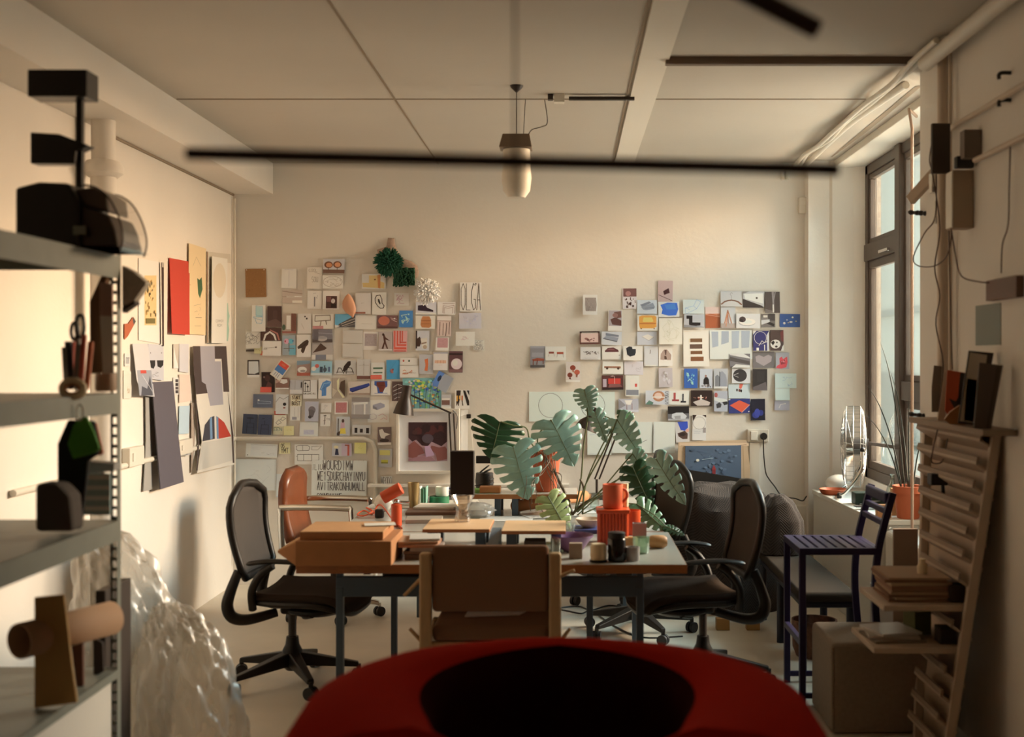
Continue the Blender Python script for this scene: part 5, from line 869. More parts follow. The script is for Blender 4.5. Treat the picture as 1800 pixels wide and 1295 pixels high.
# ceiling heater / lamp
hl = empty('ceiling_lamp', (xat(908, 6.2), 6.2, ZC), 0, 'high-bay ceiling lamp on a thin wire with brown gear box and pale glass dome', 'ceiling lamp')
m_gear = mat('brown_gear_box', (0.20, 0.145, 0.10), 0.5)
zt = zat(238, 6.2)-ZC; zb = zat(262, 6.2)-ZC; zd = zat(349, 6.2)-ZC
MB().use(m_gear).hexa([(-0.088, -0.07, zb), (0.082, -0.07, zb), (0.082, 0.07, zb), (-0.088, 0.07, zb)], [(-0.07, -0.055, zt), (0.068, -0.055, zt), (0.068, 0.055, zt), (-0.07, 0.055, zt)]).build('gear_box', hl, bevel=0.004)
MB().use(mat('frosted_diffuser', (0.70, 0.66, 0.58), 0.5)).lathe([(0.07, zb-0.004), (0.072, zb-0.10), (0.078, zb-0.15), (0.07, zd+0.04), (0.045, zd+0.005), (0, zd)], n=24).build('glass_dome', hl, True)
rod([(0, 0, zt), (0, 0, -0.03)], 0.0025, m_dkwood, 'suspension_wire', hl, 6)
MB().use(m_dkwood).lathe([(0.035, 0), (0.03, -0.012), (0.01, -0.03), (0, -0.04)], n=16).build('ceiling_hook', hl, True)
rod(smoothpath([(0.06, 0, zt), (0.08, 0, zt+0.03), (0.13, 0, zt+0.045), (0.16, 0.0, zt+0.07), (0.14, 0.3, -0.01)], 5), 0.0025, m_dkwood, 'power_cable', hl, 6)
rod([(0.035, 0.02, zt), (0.035, 0.3, -0.005)], 0.0018, m_dkwood, 'suspension_wire', hl, 6)
# ---------------------------------------------------------------- things on the desks
def T(x, y, z=TZ): return onz(x, y, z)
m_card = mat('cardboard', (0.40, 0.175, 0.065), 0.85, noise=0.06, scale=15)
m_cardtop = mat('cardboard_light', (0.50, 0.27, 0.12), 0.85, noise=0.05, scale=15)
m_orange = mat('orange_red_glaze', (0.62, 0.075, 0.018), 0.35)
m_cream = mat('cream_ceramic', (0.72, 0.60, 0.40), 0.5)
m_paper = mat('white_paper', (0.66, 0.64, 0.58), 0.7)
m_greyp = mat('grey_plastic', (0.26, 0.26, 0.25), 0.5)
m_glass = glass_mat('clear_glass', gloss=0.10)
m_brass = mat('brass_tumbler', (0.30, 0.21, 0.09), 0.35, 0.5)
def thing(name, loc, label, cat, group=None, rz=0.0): return empty(name, loc, rz, label, cat, group)
def one(b, name, label, cat, loc=None, group=None, smooth=False, bevel=0.0, seg=2, sub=0, solid=0.0, rz=0.0):
    o = b.build(name, None, smooth, bevel, seg, sub, solid, loc); o.rotation_euler = (0, 0, rz); tag(o, label, cat, group); return o
def cup(r, h, t=0.004, taper=1.0): return [(0, 0), (r*taper*0.9, 0), (r*taper, 0.006), (r, h), (r-t, h), (r*taper-t, 0.01), (0, 0.009)]

# cardboard boxes, left corner of the near desk
cb = thing('cardboard_box', (-0.98, 5.40, TZ), 'long open cardboard box at the left corner of the near desk, flap pointing left', 'box')
MB().use(m_card).box(-0.215, 0.205, -0.19, 0.18, 0.0, 0.108).build('box_body', cb, bevel=0.004)
MB().use(m_cardtop).hexa([(-0.215, -0.185, 0.10), (-0.30, -0.14, 0.055), (-0.30, 0.10, 0.055), (-0.215, 0.17, 0.10)], [(-0.215, -0.185, 0.106), (-0.302, -0.14, 0.061), (-0.302, 0.10, 0.061), (-0.215, 0.17, 0.106)]).build('flap', cb)
MB().use(m_card).hexa([(-0.215, -0.188, 0.004), (-0.30, -0.142, 0.05), (-0.30, -0.138, 0.055), (-0.215, -0.182, 0.008)], [(-0.215, -0.188, 0.10), (-0.302, -0.142, 0.056), (-0.302, -0.138, 0.06), (-0.215, -0.182, 0.104)]).build('flap', cb)
b = MB().use(m_card).box(-0.18, 0.185, -0.16, 0.165, 0, 0.034); b.use(m_cardtop).box(-0.18, 0.185, -0.16, 0.165, 0.034, 0.037)
one(b, 'cardboard_box', 'flat shallow cardboard box lying on top of the open one', 'box', (-1.0, 5.40, TZ+0.109), bevel=0.003)
one(MB().use(m_paper).box(-0.07, 0.07, -0.04, 0.05, 0, 0.003), 'folded_paper', 'white slip of paper on the flat cardboard box', 'paper', (-0.86, 5.44, TZ+0.148), rz=0.2)
one(MB().use(mat('blue_folder', (0.14, 0.27, 0.34), 0.5)).box(-0.13, 0.13, -0.12, 0.12, 0, 0.006), 'folder', 'pale blue folder behind the cardboard boxes', 'folder', (-0.95, 5.86, TZ), rz=0.05)
pb = MB().use(glass_mat('plastic_film', gloss=0.22, rough=0.15, body=0.25))
def crumple(b, cx, cy, cz, rx, ry, rz_, seed, amp=0.25, nu=18, nv=12, bottom=True):
    rg = random.Random(seed); ph = [(rg.uniform(2, 9), rg.uniform(2, 9), rg.uniform(0, 6)) for _ in range(7)]
    def fn(u, v):
        a, e = u*2*pi, v*pi; n = sum(abs(sin(p*cos(a)*1.3+q*e+w))*0.22 for p, q, w in ph[:4])-0.4+sum(sin(p*a.__int__() if False else p*sin(a)*1.7+q*1.6*e+w)*0.10 for p, q, w in ph[4:])
        k = 1+amp*n
        return Vector((cx+rx*k*sin(e)*cos(a), cy+ry*k*sin(e)*sin(a), cz-rz_*cos(e)*(1 if not bottom else 1)*(1+0.3*amp*n)))
    return b.grid(fn, nu, nv)
crumple(pb, 0, 0, 0.035, 0.05, 0.10, 0.035, 3, 0.5); one(pb, 'plastic_bag', 'small crumpled clear bag at the right end of the cardboard boxes', 'bag', (-0.70, 5.66, TZ), smooth=True)

# orange desk lamp with its cord
ol = thing('desk_lamp', T(697, 924), 'small orange desk lamp of two cylinders with a chrome ball joint', 'lamp')
MB().use(m_orange).lathe([(0.026, 0), (0.029, 0.003), (0.029, 0.115), (0.026, 0.118), (0, 0.118)], n=24).build('lamp_body', ol, True)
MB().use(m_chrome).ball((0, 0, 0.130), 0.017).build('ball_joint', ol, True)
MB().use(m_orange).cyl((-0.075, 0, 0.15), (0.025, 0, 0.205), 0.034, n=24).build('lamp_head', ol, True, bevel=0.003)
MB().use(m_chrome).tube([(0.02, 0, 0.13), (0.07, 0, 0.128)], 0.006, 8).build('arm', ol, True)
org = ol.location
q = [T(x, y)-org+Vector((0, 0, 0.006+dz)) for x, y, dz in ((700, 924, 0), (706, 930, 0), (690, 918, .01), (672, 903, .04), (663, 900, .03), (655, 905, 0), (640, 902, .01), (628, 906, 0), (640, 911, .01), (655, 906, .02), (644, 900, .02), (668, 908, 0))]
rod(smoothpath(q, 6), 0.0045, m_orange, 'cord', ol, 7)
one(MB().use(m_black).box(-0.025, 0.025, -0.02, 0.02, 0, 0.05), 'power_adapter', 'black plug adapter among the orange cord', 'adapter', T(667, 910), bevel=0.008)
wb = MB().use(m_white); crumple(wb, 0, 0, 0.05, 0.05, 0.04, 0.055, 9, 0.4); one(wb, 'crumpled_paper', 'crumpled white paper behind the orange cord', 'paper', T(674, 898), smooth=True)

# far-left group: tumbler, green books, tape, mug, laptop pile
one(MB().use(m_brass).lathe(cup(0.036, 0.155, 0.003, 0.72), n=24), 'tumbler', 'tall bronze-coloured tapered tumbler on the far desk', 'cup', T(727, 893), smooth=True)
one(MB().use(mat('green_booklet', (0.05, 0.16, 0.10), 0.5)).box(-0.012, 0.012, -0.05, 0.05, 0, 0.11), 'booklet', 'dark green booklet standing right of the bronze tumbler', 'booklet', T(743, 889), bevel=0.002)
one(MB().use(m_paper).box(-0.006, 0.006, -0.05, 0.05, 0, 0.12), 'booklet', 'white booklet standing beside the dark green one', 'booklet', T(738, 890)+Vector((0, 0.02, 0)), bevel=0.002)
one(MB().use(mat('teal_booklet', (0.25, 0.45, 0.36), 0.5)).box(-0.005, 0.005, -0.05, 0.05, 0, 0.118), 'booklet', 'pale teal booklet behind the dark green one', 'booklet', T(749, 889)+Vector((0, 0.02, 0)), bevel=0.002)
one(MB().use(mat('green_tape', (0.02, 0.16, 0.07), 0.4)).lathe([(0.035, 0), (0.062, 0), (0.062, 0.05), (0.035, 0.05), (0.035, 0)], n=28), 'tape_roll', 'green roll of tape under the white mug', 'tape', T(772, 886), smooth=True)
mu = thing('mug', T(777, 886)+Vector((0, 0.01, 0.051)), 'white mug standing on the green tape roll', 'mug')
MB().use(m_white).lathe(cup(0.042, 0.058), n=24).build('mug_body', mu, True)
MB().use(mat('navy_handle', (0.03, 0.04, 0.12), 0.4)).tube(smoothpath([(0.038, 0, 0.045), (0.06, 0, 0.042), (0.062, 0, 0.018), (0.036, 0, 0.012)], 4), 0.006, 7).build('handle', mu, True)
for i, (x, y, w, d, h, c, lb) in enumerate(((757, 905, .30, .22, .018, (0.20, 0.11, 0.075), 'brown portfolio lying left of the glass vessel on the desk'), (764, 901, .24, .20, .014, (0.60, 0.55, 0.48), 'pale notebook on top of the brown portfolio'), (742, 921, .20, .16, .022, (0.42, 0.35, 0.28), 'beige stack-bound catalogue in front of the brown portfolio'))):
    p = T(x, y); p.z += 0.0185 if i == 1 else 0; p.y += 0.1
    one(MB().use(mat('book_tone_%s' % 'abc'[i], c, 0.6)).box(-w/2, w/2, -d/2, d/2, 0, h), 'book', lb, 'book', p, bevel=0.003, rz=[0.05, -0.1, 0.08][i])
# stack of books at the near edge
zz = TZ
for i, (w, d, h, dx, c, lb) in enumerate(((.165, .21, .022, .0, (.12, .07, .05), 'dark brown book at the bottom of the stack left of the wooden chair'), (.17, .2, .014, .003, (.17, .10, .07), 'thin brown book second from the bottom of the stack left of the wooden chair'), (.15, .2, .016, .012, (.30, .24, .20), 'greyish book in the middle of the stack left of the wooden chair'), (.17, .22, .014, -.02, (.33, .15, .08), 'reddish book near the top of the stack left of the wooden chair'), (.18, .2, .012, -.025, (.40, .22, .12), 'orange-brown book second from the top of the stack left of the wooden chair'), (.14, .17, .01, .0, (.50, .48, .44), 'pale grey booklet topmost on the stack left of the wooden chair'))):
    one(MB().use(mat('stack_book_%s' % 'abcdef'[i], c, 0.7)).box(-w/2, w/2, -d/2, d/2, 0, h), 'book', lb, 'book', (-0.66+dx, 5.48, zz), bevel=0.002, rz=[.02, -.05, .08, -.03, .05, .1][i]); zz += h+0.0005
# little wooden risers with blue feet
def riser(cx, cy, w, d, z, label, skew=0.0):
    r = thing('monitor_riser', (cx, cy, TZ), label, 'riser')
    b = MB().use(m_edge).box(-w/2, w/2, -d/2, d/2, z-0.016-TZ, z-TZ-0.002).use(m_board).box(-w/2+.001, w/2-.001, -d/2+.001, d/2-.001, z-TZ-0.003, z-TZ); b.build('board', r, bevel=0.001)
    for s in (-1, 1):
        MB().use(m_blue).box(s*(w/2-0.045)-0.024, s*(w/2-0.045)+0.024, -d/2+0.03, -d/2+0.09, 0, z-TZ-0.017).build('foot', r, bevel=0.002)
        MB().use(m_blue).box(s*(w/2-0.045)-0.024, s*(w/2-0.045)+0.024, d/2-0.09, d/2-0.03, 0, z-TZ-0.017).build('foot', r, bevel=0.002)
    r.rotation_euler = (0, 0, skew); return r
riser(-0.53, 5.78, 0.315, 0.36, 0.845, 'left of two light wooden risers behind the wooden chair, carrying the black block', 0.0)
riser(-0.165, 5.76, 0.30, 0.36, 0.84, 'right of two light wooden risers behind the wooden chair', 0.0)
one(MB().use(m_greyp).cyl((-0.10, 0, 0.018), (0.10, 0, 0.018), 0.017), 'roll', 'grey roll lying in front of the left wooden riser', 'roll', (-0.52, 5.42, TZ), smooth=True)
wb = MB().use(m_paper); crumple(wb, 0, 0, 0.02, 0.06, 0.04, 0.022, 19, 0.6); one(wb, 'crumpled_paper', 'crumpled white sheet in front of the left wooden riser', 'paper', (-0.46, 5.53, TZ), smooth=True)
one(MB().use(mat('dark_pad', (0.07, 0.055, 0.05), 0.7)).box(-0.05, 0.05, -0.05, 0.05, 0, 0.05), 'dark_box', 'small dark box under the right wooden riser', 'box', (-0.16, 5.65, TZ), bevel=0.004)
one(MB().use(mat('blue_sleeve', (0.22, 0.27, 0.31), 0.4)).hexa([(-.02, -.05, 0), (.03, -.05, 0), (.045, .07, 0), (.0, .07, 0)], [(-.02, -.05, .02), (.03, -.05, .02), (.045, .07, .10), (.0, .07, .10)]), 'sleeve', 'pale blue plastic sleeve in the gap between the two wooden risers', 'sleeve', (-0.365, 5.62, TZ))
# black block on glass vessel
gv = T(813, 917, 0.846); gv.y = 5.86; gv.x = xat(813, 5.86)
one(MB().use(glass_mat('smoky_glass', tint=(0.90, 0.86, 0.82), gloss=0.10)).lathe([(0.0, 0), (0.036, 0.0), (0.040, 0.01), (0.030, 0.05), (0.036, 0.08), (0.058, 0.125), (0.060, 0.132), (0.055, 0.132), (0.032, 0.08), (0.025, 0.05), (0.034, 0.012), (0, 0.008)], n=28), 'glass_vessel', 'waisted smoky glass vessel holding up the black block', 'vessel', (gv.x, gv.y, 0.846), smooth=True)
one(MB().use(mat('matt_black_block', (0.014, 0.007, 0.006), 0.5)).box(-0.058, 0.058, -0.03, 0.03, 0, 0.213), 'black_block', 'upright matt black block balanced on the glass vessel', 'block', (gv.x, gv.y, 0.979), bevel=0.004)

# right half of the near desk
bw = thing('bowl', T(1006, 968), 'purple bowl with flared rim behind the wooden chair', 'bowl')
MB().use(mat('purple_plastic', (0.20, 0.10, 0.22), 0.35)).lathe([(0, 0), (0.040, 0), (0.055, 0.012), (0.085, 0.055), (0.096, 0.075), (0.100, 0.077), (0.099, 0.071), (0.080, 0.050), (0.050, 0.014), (0, 0.008)], n=36).build('bowl_body', bw, True)
one(MB().use(mat('beige_block', (0.30, 0.22, 0.16), 0.8)).box(-0.030, 0.030, -0.02, 0.02, 0, 0.07), 'block', 'small beige block standing in front of the purple bowl', 'block', T(1012, 981), bevel=0.002)
one(MB().use(m_glass).lathe(cup(0.024, 0.085, 0.002, 0.85), n=24), 'drinking_glass', 'clear tumbler beside the right post of the wooden chair', 'glass', T(977, 979), smooth=True)
cd_ = thing('candle', T(1052, 987), 'cream candle on a thin black dish at the desk edge', 'candle')
MB().use(m_black).lathe([(0, 0), (0.038, 0), (0.041, 0.010), (0.0, 0.010)], n=28).build('dish', cd_, True)
MB().use(m_cream).lathe([(0.034, 0.010), (0.037, 0.03), (0.036, 0.072), (0.031, 0.080), (0.0, 0.078)], n=28).build('candle_wax', cd_, True)
jr = thing('jar', T(1084, 986), 'black ribbed jar with a black lid at the desk edge', 'jar')
MB().use(mat('gloss_black', (0.012, 0.009, 0.009), 0.15)).lathe([(0, 0), (0.037, 0), (0.041, 0.008), (0.040, 0.03), (0.043, 0.045), (0.040, 0.055), (0.041, 0.098), (0.036, 0.104), (0, 0.104)], n=30).build('jar_body', jr, True)
MB().use(m_black).lathe([(0, 0.104), (0.038, 0.104), (0.039, 0.128), (0.035, 0.131), (0, 0.131)], n=30).build('lid', jr, True)
one(MB().use(mat('grey_white_ceramic', (0.42, 0.38, 0.35), 0.5)).lathe(cup(0.032, 0.062, 0.003, 0.97), n=26), 'cup', 'small grey-white cup right of the black jar', 'cup', T(1112, 985), smooth=True)
one(MB().use(glass_mat('green_glass', tint=(0.78, 0.92, 0.80), gloss=0.12, body=0.12, bodycol=(0.6, 0.75, 0.6))).lathe(cup(0.040, 0.075, 0.003, 0.92), n=26), 'drinking_glass', 'pale green glass tumbler behind the grey-white cup', 'glass', T(1127, 972), smooth=True)
m_turned = mat('turned_wood', (0.52, 0.26, 0.10), 0.5, noise=0.1, scale=20)
b = MB().use(m_turned).lathe([(0, -0.045), (0.022, -0.043), (0.030, -0.03), (0.031, 0.0), (0.030, 0.03), (0.02, 0.045), (0, 0.046)], n=20, M=Matrix.Rotation(pi/2, 3, 'Y'))
one(b, 'wooden_roll', 'light wooden rounded roll lying right of the green glass', 'wooden roll', T(1156, 963)+Vector((0, 0, 0.031)), smooth=True)
one(MB().use(m_turned).lathe([(0.018, -0.02), (0.034, -0.022), (0.037, 0), (0.034, 0.022), (0.018, 0.02), (0.018, -0.02)], n=22), 'wooden_ring', 'orange wooden ring behind the black jar', 'wooden ring', T(1108, 961)+Vector((0, 0, 0.024)), smooth=True)
one(MB().use(mat('grey_stone_cup', (0.20, 0.15, 0.125), 0.6)).box(-0.034, 0.034, -0.03, 0.03, 0, 0.072).use(m_black).box(-0.028, 0.028, -0.024, 0.024, 0.072, 0.0725), 'square_cup', 'square grey-brown cup in front of the orange-red cylinder', 'cup', T(1124, 944), bevel=0.003)
one(MB().use(m_orange).lathe(cup(0.042, 0.125, 0.004, 0.98), n=28), 'cylinder_vase', 'plain orange-red cylinder behind the fluted orange box', 'vase', T(1117, 944)+Vector((-0.01, 0.10, 0)), smooth=True)
fb = thing('fluted_box', T(1078, 957)+Vector((0, 0.07, 0)), 'square orange box with fluted sides, biggest orange thing on the desk', 'box')
b = MB().use(m_orange).box(-0.068, 0.068, -0.062, 0.062, 0, 0.150)
for i in range(9):
    x = -0.064+i*0.016
    for y in (-0.064, 0.064): b.cyl((x, y, 0.0), (x, y, 0.150), 0.0062, n=8)
    for xx in (-0.070, 0.070): b.cyl((xx, -0.056+i*0.014, 0.0), (xx, -0.056+i*0.014, 0.150), 0.0058, n=8)
b.build('fluted_body', fb, True)
MB().use(m_orange).box(-0.082, 0.082, -0.074, 0.074, 0.150, 0.168).build('flange', fb, bevel=0.004)
fz = fb.location+Vector((0, 0, 0.169))
mg_ = thing('mug', fz+Vector((0.0, 0.0, 0)), 'terracotta orange mug on top of the fluted box', 'mug')
MB().use(mat('matt_orange', (0.55, 0.10, 0.035), 0.55)).lathe(cup(0.050, 0.118, 0.005, 0.97), n=30).build('mug_body', mg_, True)
MB().use(MATS['matt_orange']).tube(smoothpath([(0.046, 0, 0.095), (0.066, 0, 0.085), (0.070, 0, 0.055), (0.048, 0, 0.028)], 5), 0.007, 8).build('handle', mg_, True)
one(MB().use(mat('pale_cream', (0.70, 0.60, 0.38), 0.5)).cyl((0, 0, 0), (0, 0, 0.115), 0.014), 'candle_stub', 'pale cream stick standing behind the handle of the orange mug', 'candle', fz+Vector((0.066, 0.055, 0)), smooth=True)
one(MB().use(mat('blue_book', (0.04, 0.05, 0.16), 0.5)).box(-0.09, 0.09, -0.09, 0.09, 0, 0.02), 'book', 'dark blue book under the beige dish', 'book', T(1036, 938)+Vector((0, 0.09, 0)), bevel=0.002)
one(MB().use(mat('beige_dish', (0.55, 0.40, 0.28), 0.5)).lathe([(0, 0), (0.03, 0), (0.055, 0.02), (0.072, 0.045), (0.068, 0.047), (0.05, 0.024), (0, 0.008)], n=32), 'dish', 'beige shallow dish left of the fluted orange box', 'dish', T(1036, 938)+Vector((0, 0.09, 0.021)), smooth=True)
one(MB().use(m_glass).lathe(cup(0.026, 0.06, 0.002, 0.9), n=22), 'drinking_glass', 'little clear glass between the right riser and the beige dish', 'glass', T(1003, 938), smooth=True)
# plant riser on the far desk
r = thing('plant_riser', (xat(925, 7.0), 7.02, TZ), 'orange-edged plywood riser on blue legs carrying the plant pot', 'riser')
b = MB().use(m_edge).box(-0.31, 0.30, -0.17, 0.17, 0.098, 0.124).use(m_top).box(-0.308, 0.298, -0.168, 0.168, 0.1235, 0.126); b.build('board', r, bevel=0.002)
for x in (-0.16, -0.06, 0.22):
    for y in (-0.13, 0.13): MB().use(m_blue).box(x-0.018, x+0.018, y-0.015, y+0.015, 0, 0.098).build('leg', r, bevel=0.002)
RZ = TZ+0.127
one(MB().use(mat('green_card', (0.14, 0.33, 0.07), 0.6)).hexa([(-.06, -.05, 0), (.07, -.06, 0), (.03, .05, 0), (-.06, .05, 0)], [(-.06, -.05, .012), (.07, -.06, .002), (.03, .05, .012), (-.06, .05, .02)]), 'green_card', 'bright green card lying at the left end of the plant riser', 'card', (xat(846, 6.95), 6.95, RZ))
wk = thing('wire_basket', (xat(852, 7.1), 7.08, RZ), 'black round wire basket behind the black block', 'basket')
for i in range(5):
    a = 0.4+i*0.55; MB().use(m_black).tube([(0.055*cos(t)*sin(0.5+i*0.3), 0.055*sin(t)*sin(0.5+i*0.3), 0.07+0.06*cos(0.5+i*0.5)+0.02*cos(t)) for t in [2*pi*j/18 for j in range(18)]], 0.004, 6, closed=True).build('wire_ring', wk, True)
MB().use(m_black).lathe([(0, 0), (0.05, 0), (0.055, 0.05), (0.05, 0.10), (0.0, 0.10)], n=16).build('basket_core', wk, True)
MB().use(m_black).box(-0.05, 0.05, -0.01, 0.01, 0.155, 0.20).build('clip', wk, bevel=0.004)
one(MB().use(m_card).box(-0.06, 0.06, -0.04, 0.04, 0, 0.035), 'small_box', 'small brown box beside the black wire basket', 'box', (xat(862, 6.93), 6.93, RZ+0.001), bevel=0.003)

# papers and tubes on the far desk
rg = random.Random(11)
SH = [(890, 912, 'white sheet under the blue legs of the plant riser', (0.62, 0.61, 0.58)), (965, 906, 'white sheet with black squiggles near the plant crown', (0.66, 0.64, 0.6)), (940, 921, 'pale sheet behind the right wooden riser', (0.55, 0.52, 0.47)), (1000, 899, 'white sheet at the foot of the cardboard tube', (0.64, 0.62, 0.58)),
      (1060, 892, 'pale sheet behind the fluted orange box', (0.6, 0.58, 0.53)), (800, 884, 'cream sheet beside the green tape roll', (0.58, 0.53, 0.44)), (690, 890, 'grey sheet left on the far desk behind the orange lamp', (0.5, 0.47, 0.42))]
for i, (x, y, lb, c) in enumerate(SH):
    b = MB().use(mat('sheet_%s' % 'abcdefg'[i], c, 0.7)).box(-0.15, 0.15, -0.105, 0.105, 0, 0.0015)
    if i == 1:
        b.use(m_black)
        for k in range(14):
            px_, py_ = rg.uniform(-.13, .13), rg.uniform(-.09, .09); b.box(px_-0.012, px_+0.012, py_-0.004, py_+0.004, 0.0016, 0.0018)
    one(b, 'paper_sheet', lb, 'paper', T(x, y)+Vector((0, 0, 0.001+0.0025*(i % 3))), rz=rg.uniform(-.5, .5))
pa, pb_ = T(905, 903)+Vector((0, 0, 0.045)), T(1028, 884)+Vector((0, 0, 0.045))
c = (pa+pb_)/2; ct = thing('cardboard_tube', c, 'brown cardboard tube lying across the far desk behind the plant stems', 'tube')
MB().use(m_card).tube([pa-c, pb_-c], 0.032, 22, cap=False).build('tube_wall', ct, True, solid=0.004)
MB().use(mat('tube_cap', (0.34, 0.19, 0.10), 0.8)).cyl((pb_-c), (pb_-c)*1.02, 0.033, n=22).build('end_cap', ct, True)
wb = MB().use(glass_mat('packaging_film', gloss=0.3, rough=0.1, body=0.3)); crumple(wb, 0, 0, 0.04, 0.09, 0.07, 0.045, 29, 0.6, 24, 14)
one(wb, 'plastic_packaging', 'crumpled clear packaging behind the left wooden riser', 'packaging', T(838, 909), smooth=True)
# stationery cup-like odds under the plant
one(MB().use(m_glass).lathe(cup(0.03, 0.09, 0.002, 0.9), n=22), 'drinking_glass', 'clear glass behind the plant stems left of the orange mug', 'glass', T(1045, 893), smooth=True)

# ---------------------------------------------------------------- black architect lamps by the wall
m_lampb = mat('lamp_black', (0.028, 0.016, 0.012), 0.45)
def arch_lamp(label, Y, base, rods, elbow, head, sh_top, sh_bot, r0, r1, cone=1.0):
    B0 = at(*base, Y); r = thing('desk_lamp', B0, label, 'lamp'); q = lambda x, y: at(x, y, Y)-B0
    MB().use(m_lampb).lathe([(0.08, 0), (0.085, 0.01), (0.08, 0.025), (0.02, 0.03), (0, 0.03)], n=24).build('base', r, True)
    for dx in (-0.013, 0.016):
        rod([Vector((dx, 0, 0.02)) if rods is None else q(*rods)+Vector((dx, 0, 0)), q(*elbow)+Vector((dx, 0, 0))], 0.0055, m_lampb, 'arm_rod', r)
    if rods is not None: rod([Vector((0, 0, 0.02)), q(*rods)], 0.008, m_lampb, 'lower_stem', r)
    rod([q(*elbow), q(*head)], 0.006, m_lampb, 'upper_arm', r)
    a, b_ = q(*sh_top), q(*sh_bot); ax = (b_-a).normalized(); L = (b_-a).length
    M = ax.to_track_quat('Z', 'Y').to_matrix()
    prof = [(0.0, 0.0), (r0, 0.002), (r0*1.02, L*0.38), (r0*1.25, L*0.50), (r1*0.82, L*0.72), (r1, L), (r1-0.003, L), (r1*0.8, L*0.72), (r0*1.2, L*0.52), (0, L*0.45)]
    MB().use(m_lampb).lathe(prof, a, 28, M).build('lamp_shade', r, True)
    rod(smoothpath([q(*elbow)+Vector((0.01, 0, 0.02)), q(*elbow)+Vector((0.04, 0.01, -0.02)), q(*elbow)+Vector((0.035, 0, -0.10))], 4), 0.003, m_lampb, 'cable', r, 6)
    return r
arch_lamp('black desk lamp with bell shade in front of the left collage', 7.72, (800, 871), None, (793, 726), (722, 694), (716, 677), (709, 728), 0.031, 0.067)
arch_lamp('grey desk lamp with cone shade half hidden by the plant', 7.70, (1049, 875), (1049, 842), (1087, 745), (1050, 731), (1047, 716), (1030, 754), 0.025, 0.072)
one(MB().use(m_white).hexa([(-.028, -.004, 0), (.045, -.004, 0), (.045, .004, 0), (-.028, .004, 0)], [(.008, -.004, .30), (.022, -.004, .30), (.022, .004, .30), (.008, .004, .30)]), 'folded_paper', 'slim white folded sheet standing beside the black lamp rods', 'paper', at(822, 806, 8.672), bevel=0.001)
one(MB().use(m_black).box(-.016, .016, -.012, .004, 0, .03), 'bulldog_clip', 'black bulldog clip on top of the slim white sheet', 'clip', at(824, 735, 8.668), bevel=0.004)

# ---------------------------------------------------------------- monstera
PY = 6.85
m_leafL = mat('leaf_window_sheen', (0.25, 0.42, 0.35), 0.45, noise=0.14, scale=12)  # leaf green made paler, window sheen painted into the colour
m_leafM = mat('leaf_mid_green', (0.11, 0.20, 0.10), 0.35, noise=0.12, scale=12, coat=0.1)
m_leafD = mat('leaf_dark_green', (0.016, 0.055, 0.020), 0.35, noise=0.15, scale=12)
m_leafY = mat('leaf_yellowing', (0.33, 0.40, 0.16), 0.4, noise=0.35, scale=8)
m_stem = mat('plant_stem', (0.085, 0.055, 0.025), 0.6, noise=0.2, scale=20)
m_stemg = mat('plant_stem_green', (0.10, 0.12, 0.045), 0.55)
BD = [(0, 0, 0), (.06, -.12, .14), (.14, -.15, .34), (.24, -.04, .49), (.36, .14, .54), (.5, .36, .50), (.65, .58, .40), (.8, .78, .27), (.92, .93, .12), (1, 1.02, 0)]
def bd(s):
    for (s0, a0, b0), (s1, a1, b1) in zip(BD, BD[1:]):
        if s <= s1+1e-9:
            t = (s-s0)/(s1-s0); t2 = t*t*(3-2*t)*0.35+t*0.65; return a0+(a1-a0)*t2, b0+(b1-b0)*t2
    return 1.02, 0
def monstera_leaf(root, org, base, tip, width, nrm, m, Y=PY, Yt=None, cuts=(.26, .40, .54, .68, .82), depth=.46, fold=.18, droop=.12, seed=1):
    Bp = at(*base, Y); Tp = at(*tip, Yt if Yt else Y-0.06); mv = Tp-Bp; L = mv.length; mdir = mv.normalized()
    n = Vector(nrm); n = (n-mdir*n.dot(mdir)).normalized(); s_ = mdir.cross(n); W = width*Y/F; b = MB().use(m); rg = random.Random(seed)
    edges = [0.0]+list(cuts)+[1.0]; us = [0, .12, .25, .38, depth, .55, .7, .85, 1.0]
    for side in (-1, 1):
        wob = [rg.uniform(-.5, .5) for _ in edges]
        for k in range(len(edges)-1):
            s0, s1 = edges[k], edges[k+1]
            ns = 4
            def fn(i, j):
                u = j; g = 0.0
                if u > depth: g = 0.024*min(1, (u-depth)/(1-depth)*1.8+0.3)
                a0_ = s0+(g if k > 0 else 0); a1_ = s1-(g if k < len(edges)-2 else 0); s = a0_+(a1_-a0_)*i
                ra = s*0.95; ba, bb = bd(s); uu = u*(1-0.05*(2*i-1)**2*(u > .9))
                a = ra+(ba-ra)*uu+0.03*uu*uu; bq = bb*uu
                h = -fold*bq*bq*1.6*W/L-droop*a*a+0.03*wob[k]*uu+0.012*sin(9*s)*uu
                return Bp-org+mdir*(a*L)+s_*(side*bq*W)+n*(h*L)
            vs = [fn(i/ns, u) for i in range(ns+1) for u in us]; q = len(us)
            b.add(vs, [(i*q+j, (i+1)*q+j, (i+1)*q+j+1, i*q+j+1) for i in range(ns) for j in range(q-1)])
    lf = b.build('leaf', root, True, solid=0.0015)
    MB().use(m_stemg).tube([Bp-org+n*0.001, Bp-org+mdir*L*0.5+n*(0.002-droop*.25*L), Tp-org+n*(0.001-droop*L*.9)], [0.003, 0.002, 0.0008], 6).build('midrib', lf)
    return lf
pl = thing('potted_monstera', (xat(960, 7.0), 7.0, RZ), 'big potted monstera plant with split leaves sprawling over the desks', 'potted plant')
po = pl.location.copy()
m_terra = mat('terracotta', (0.42, 0.085, 0.030), 0.75, noise=0.1, scale=15)
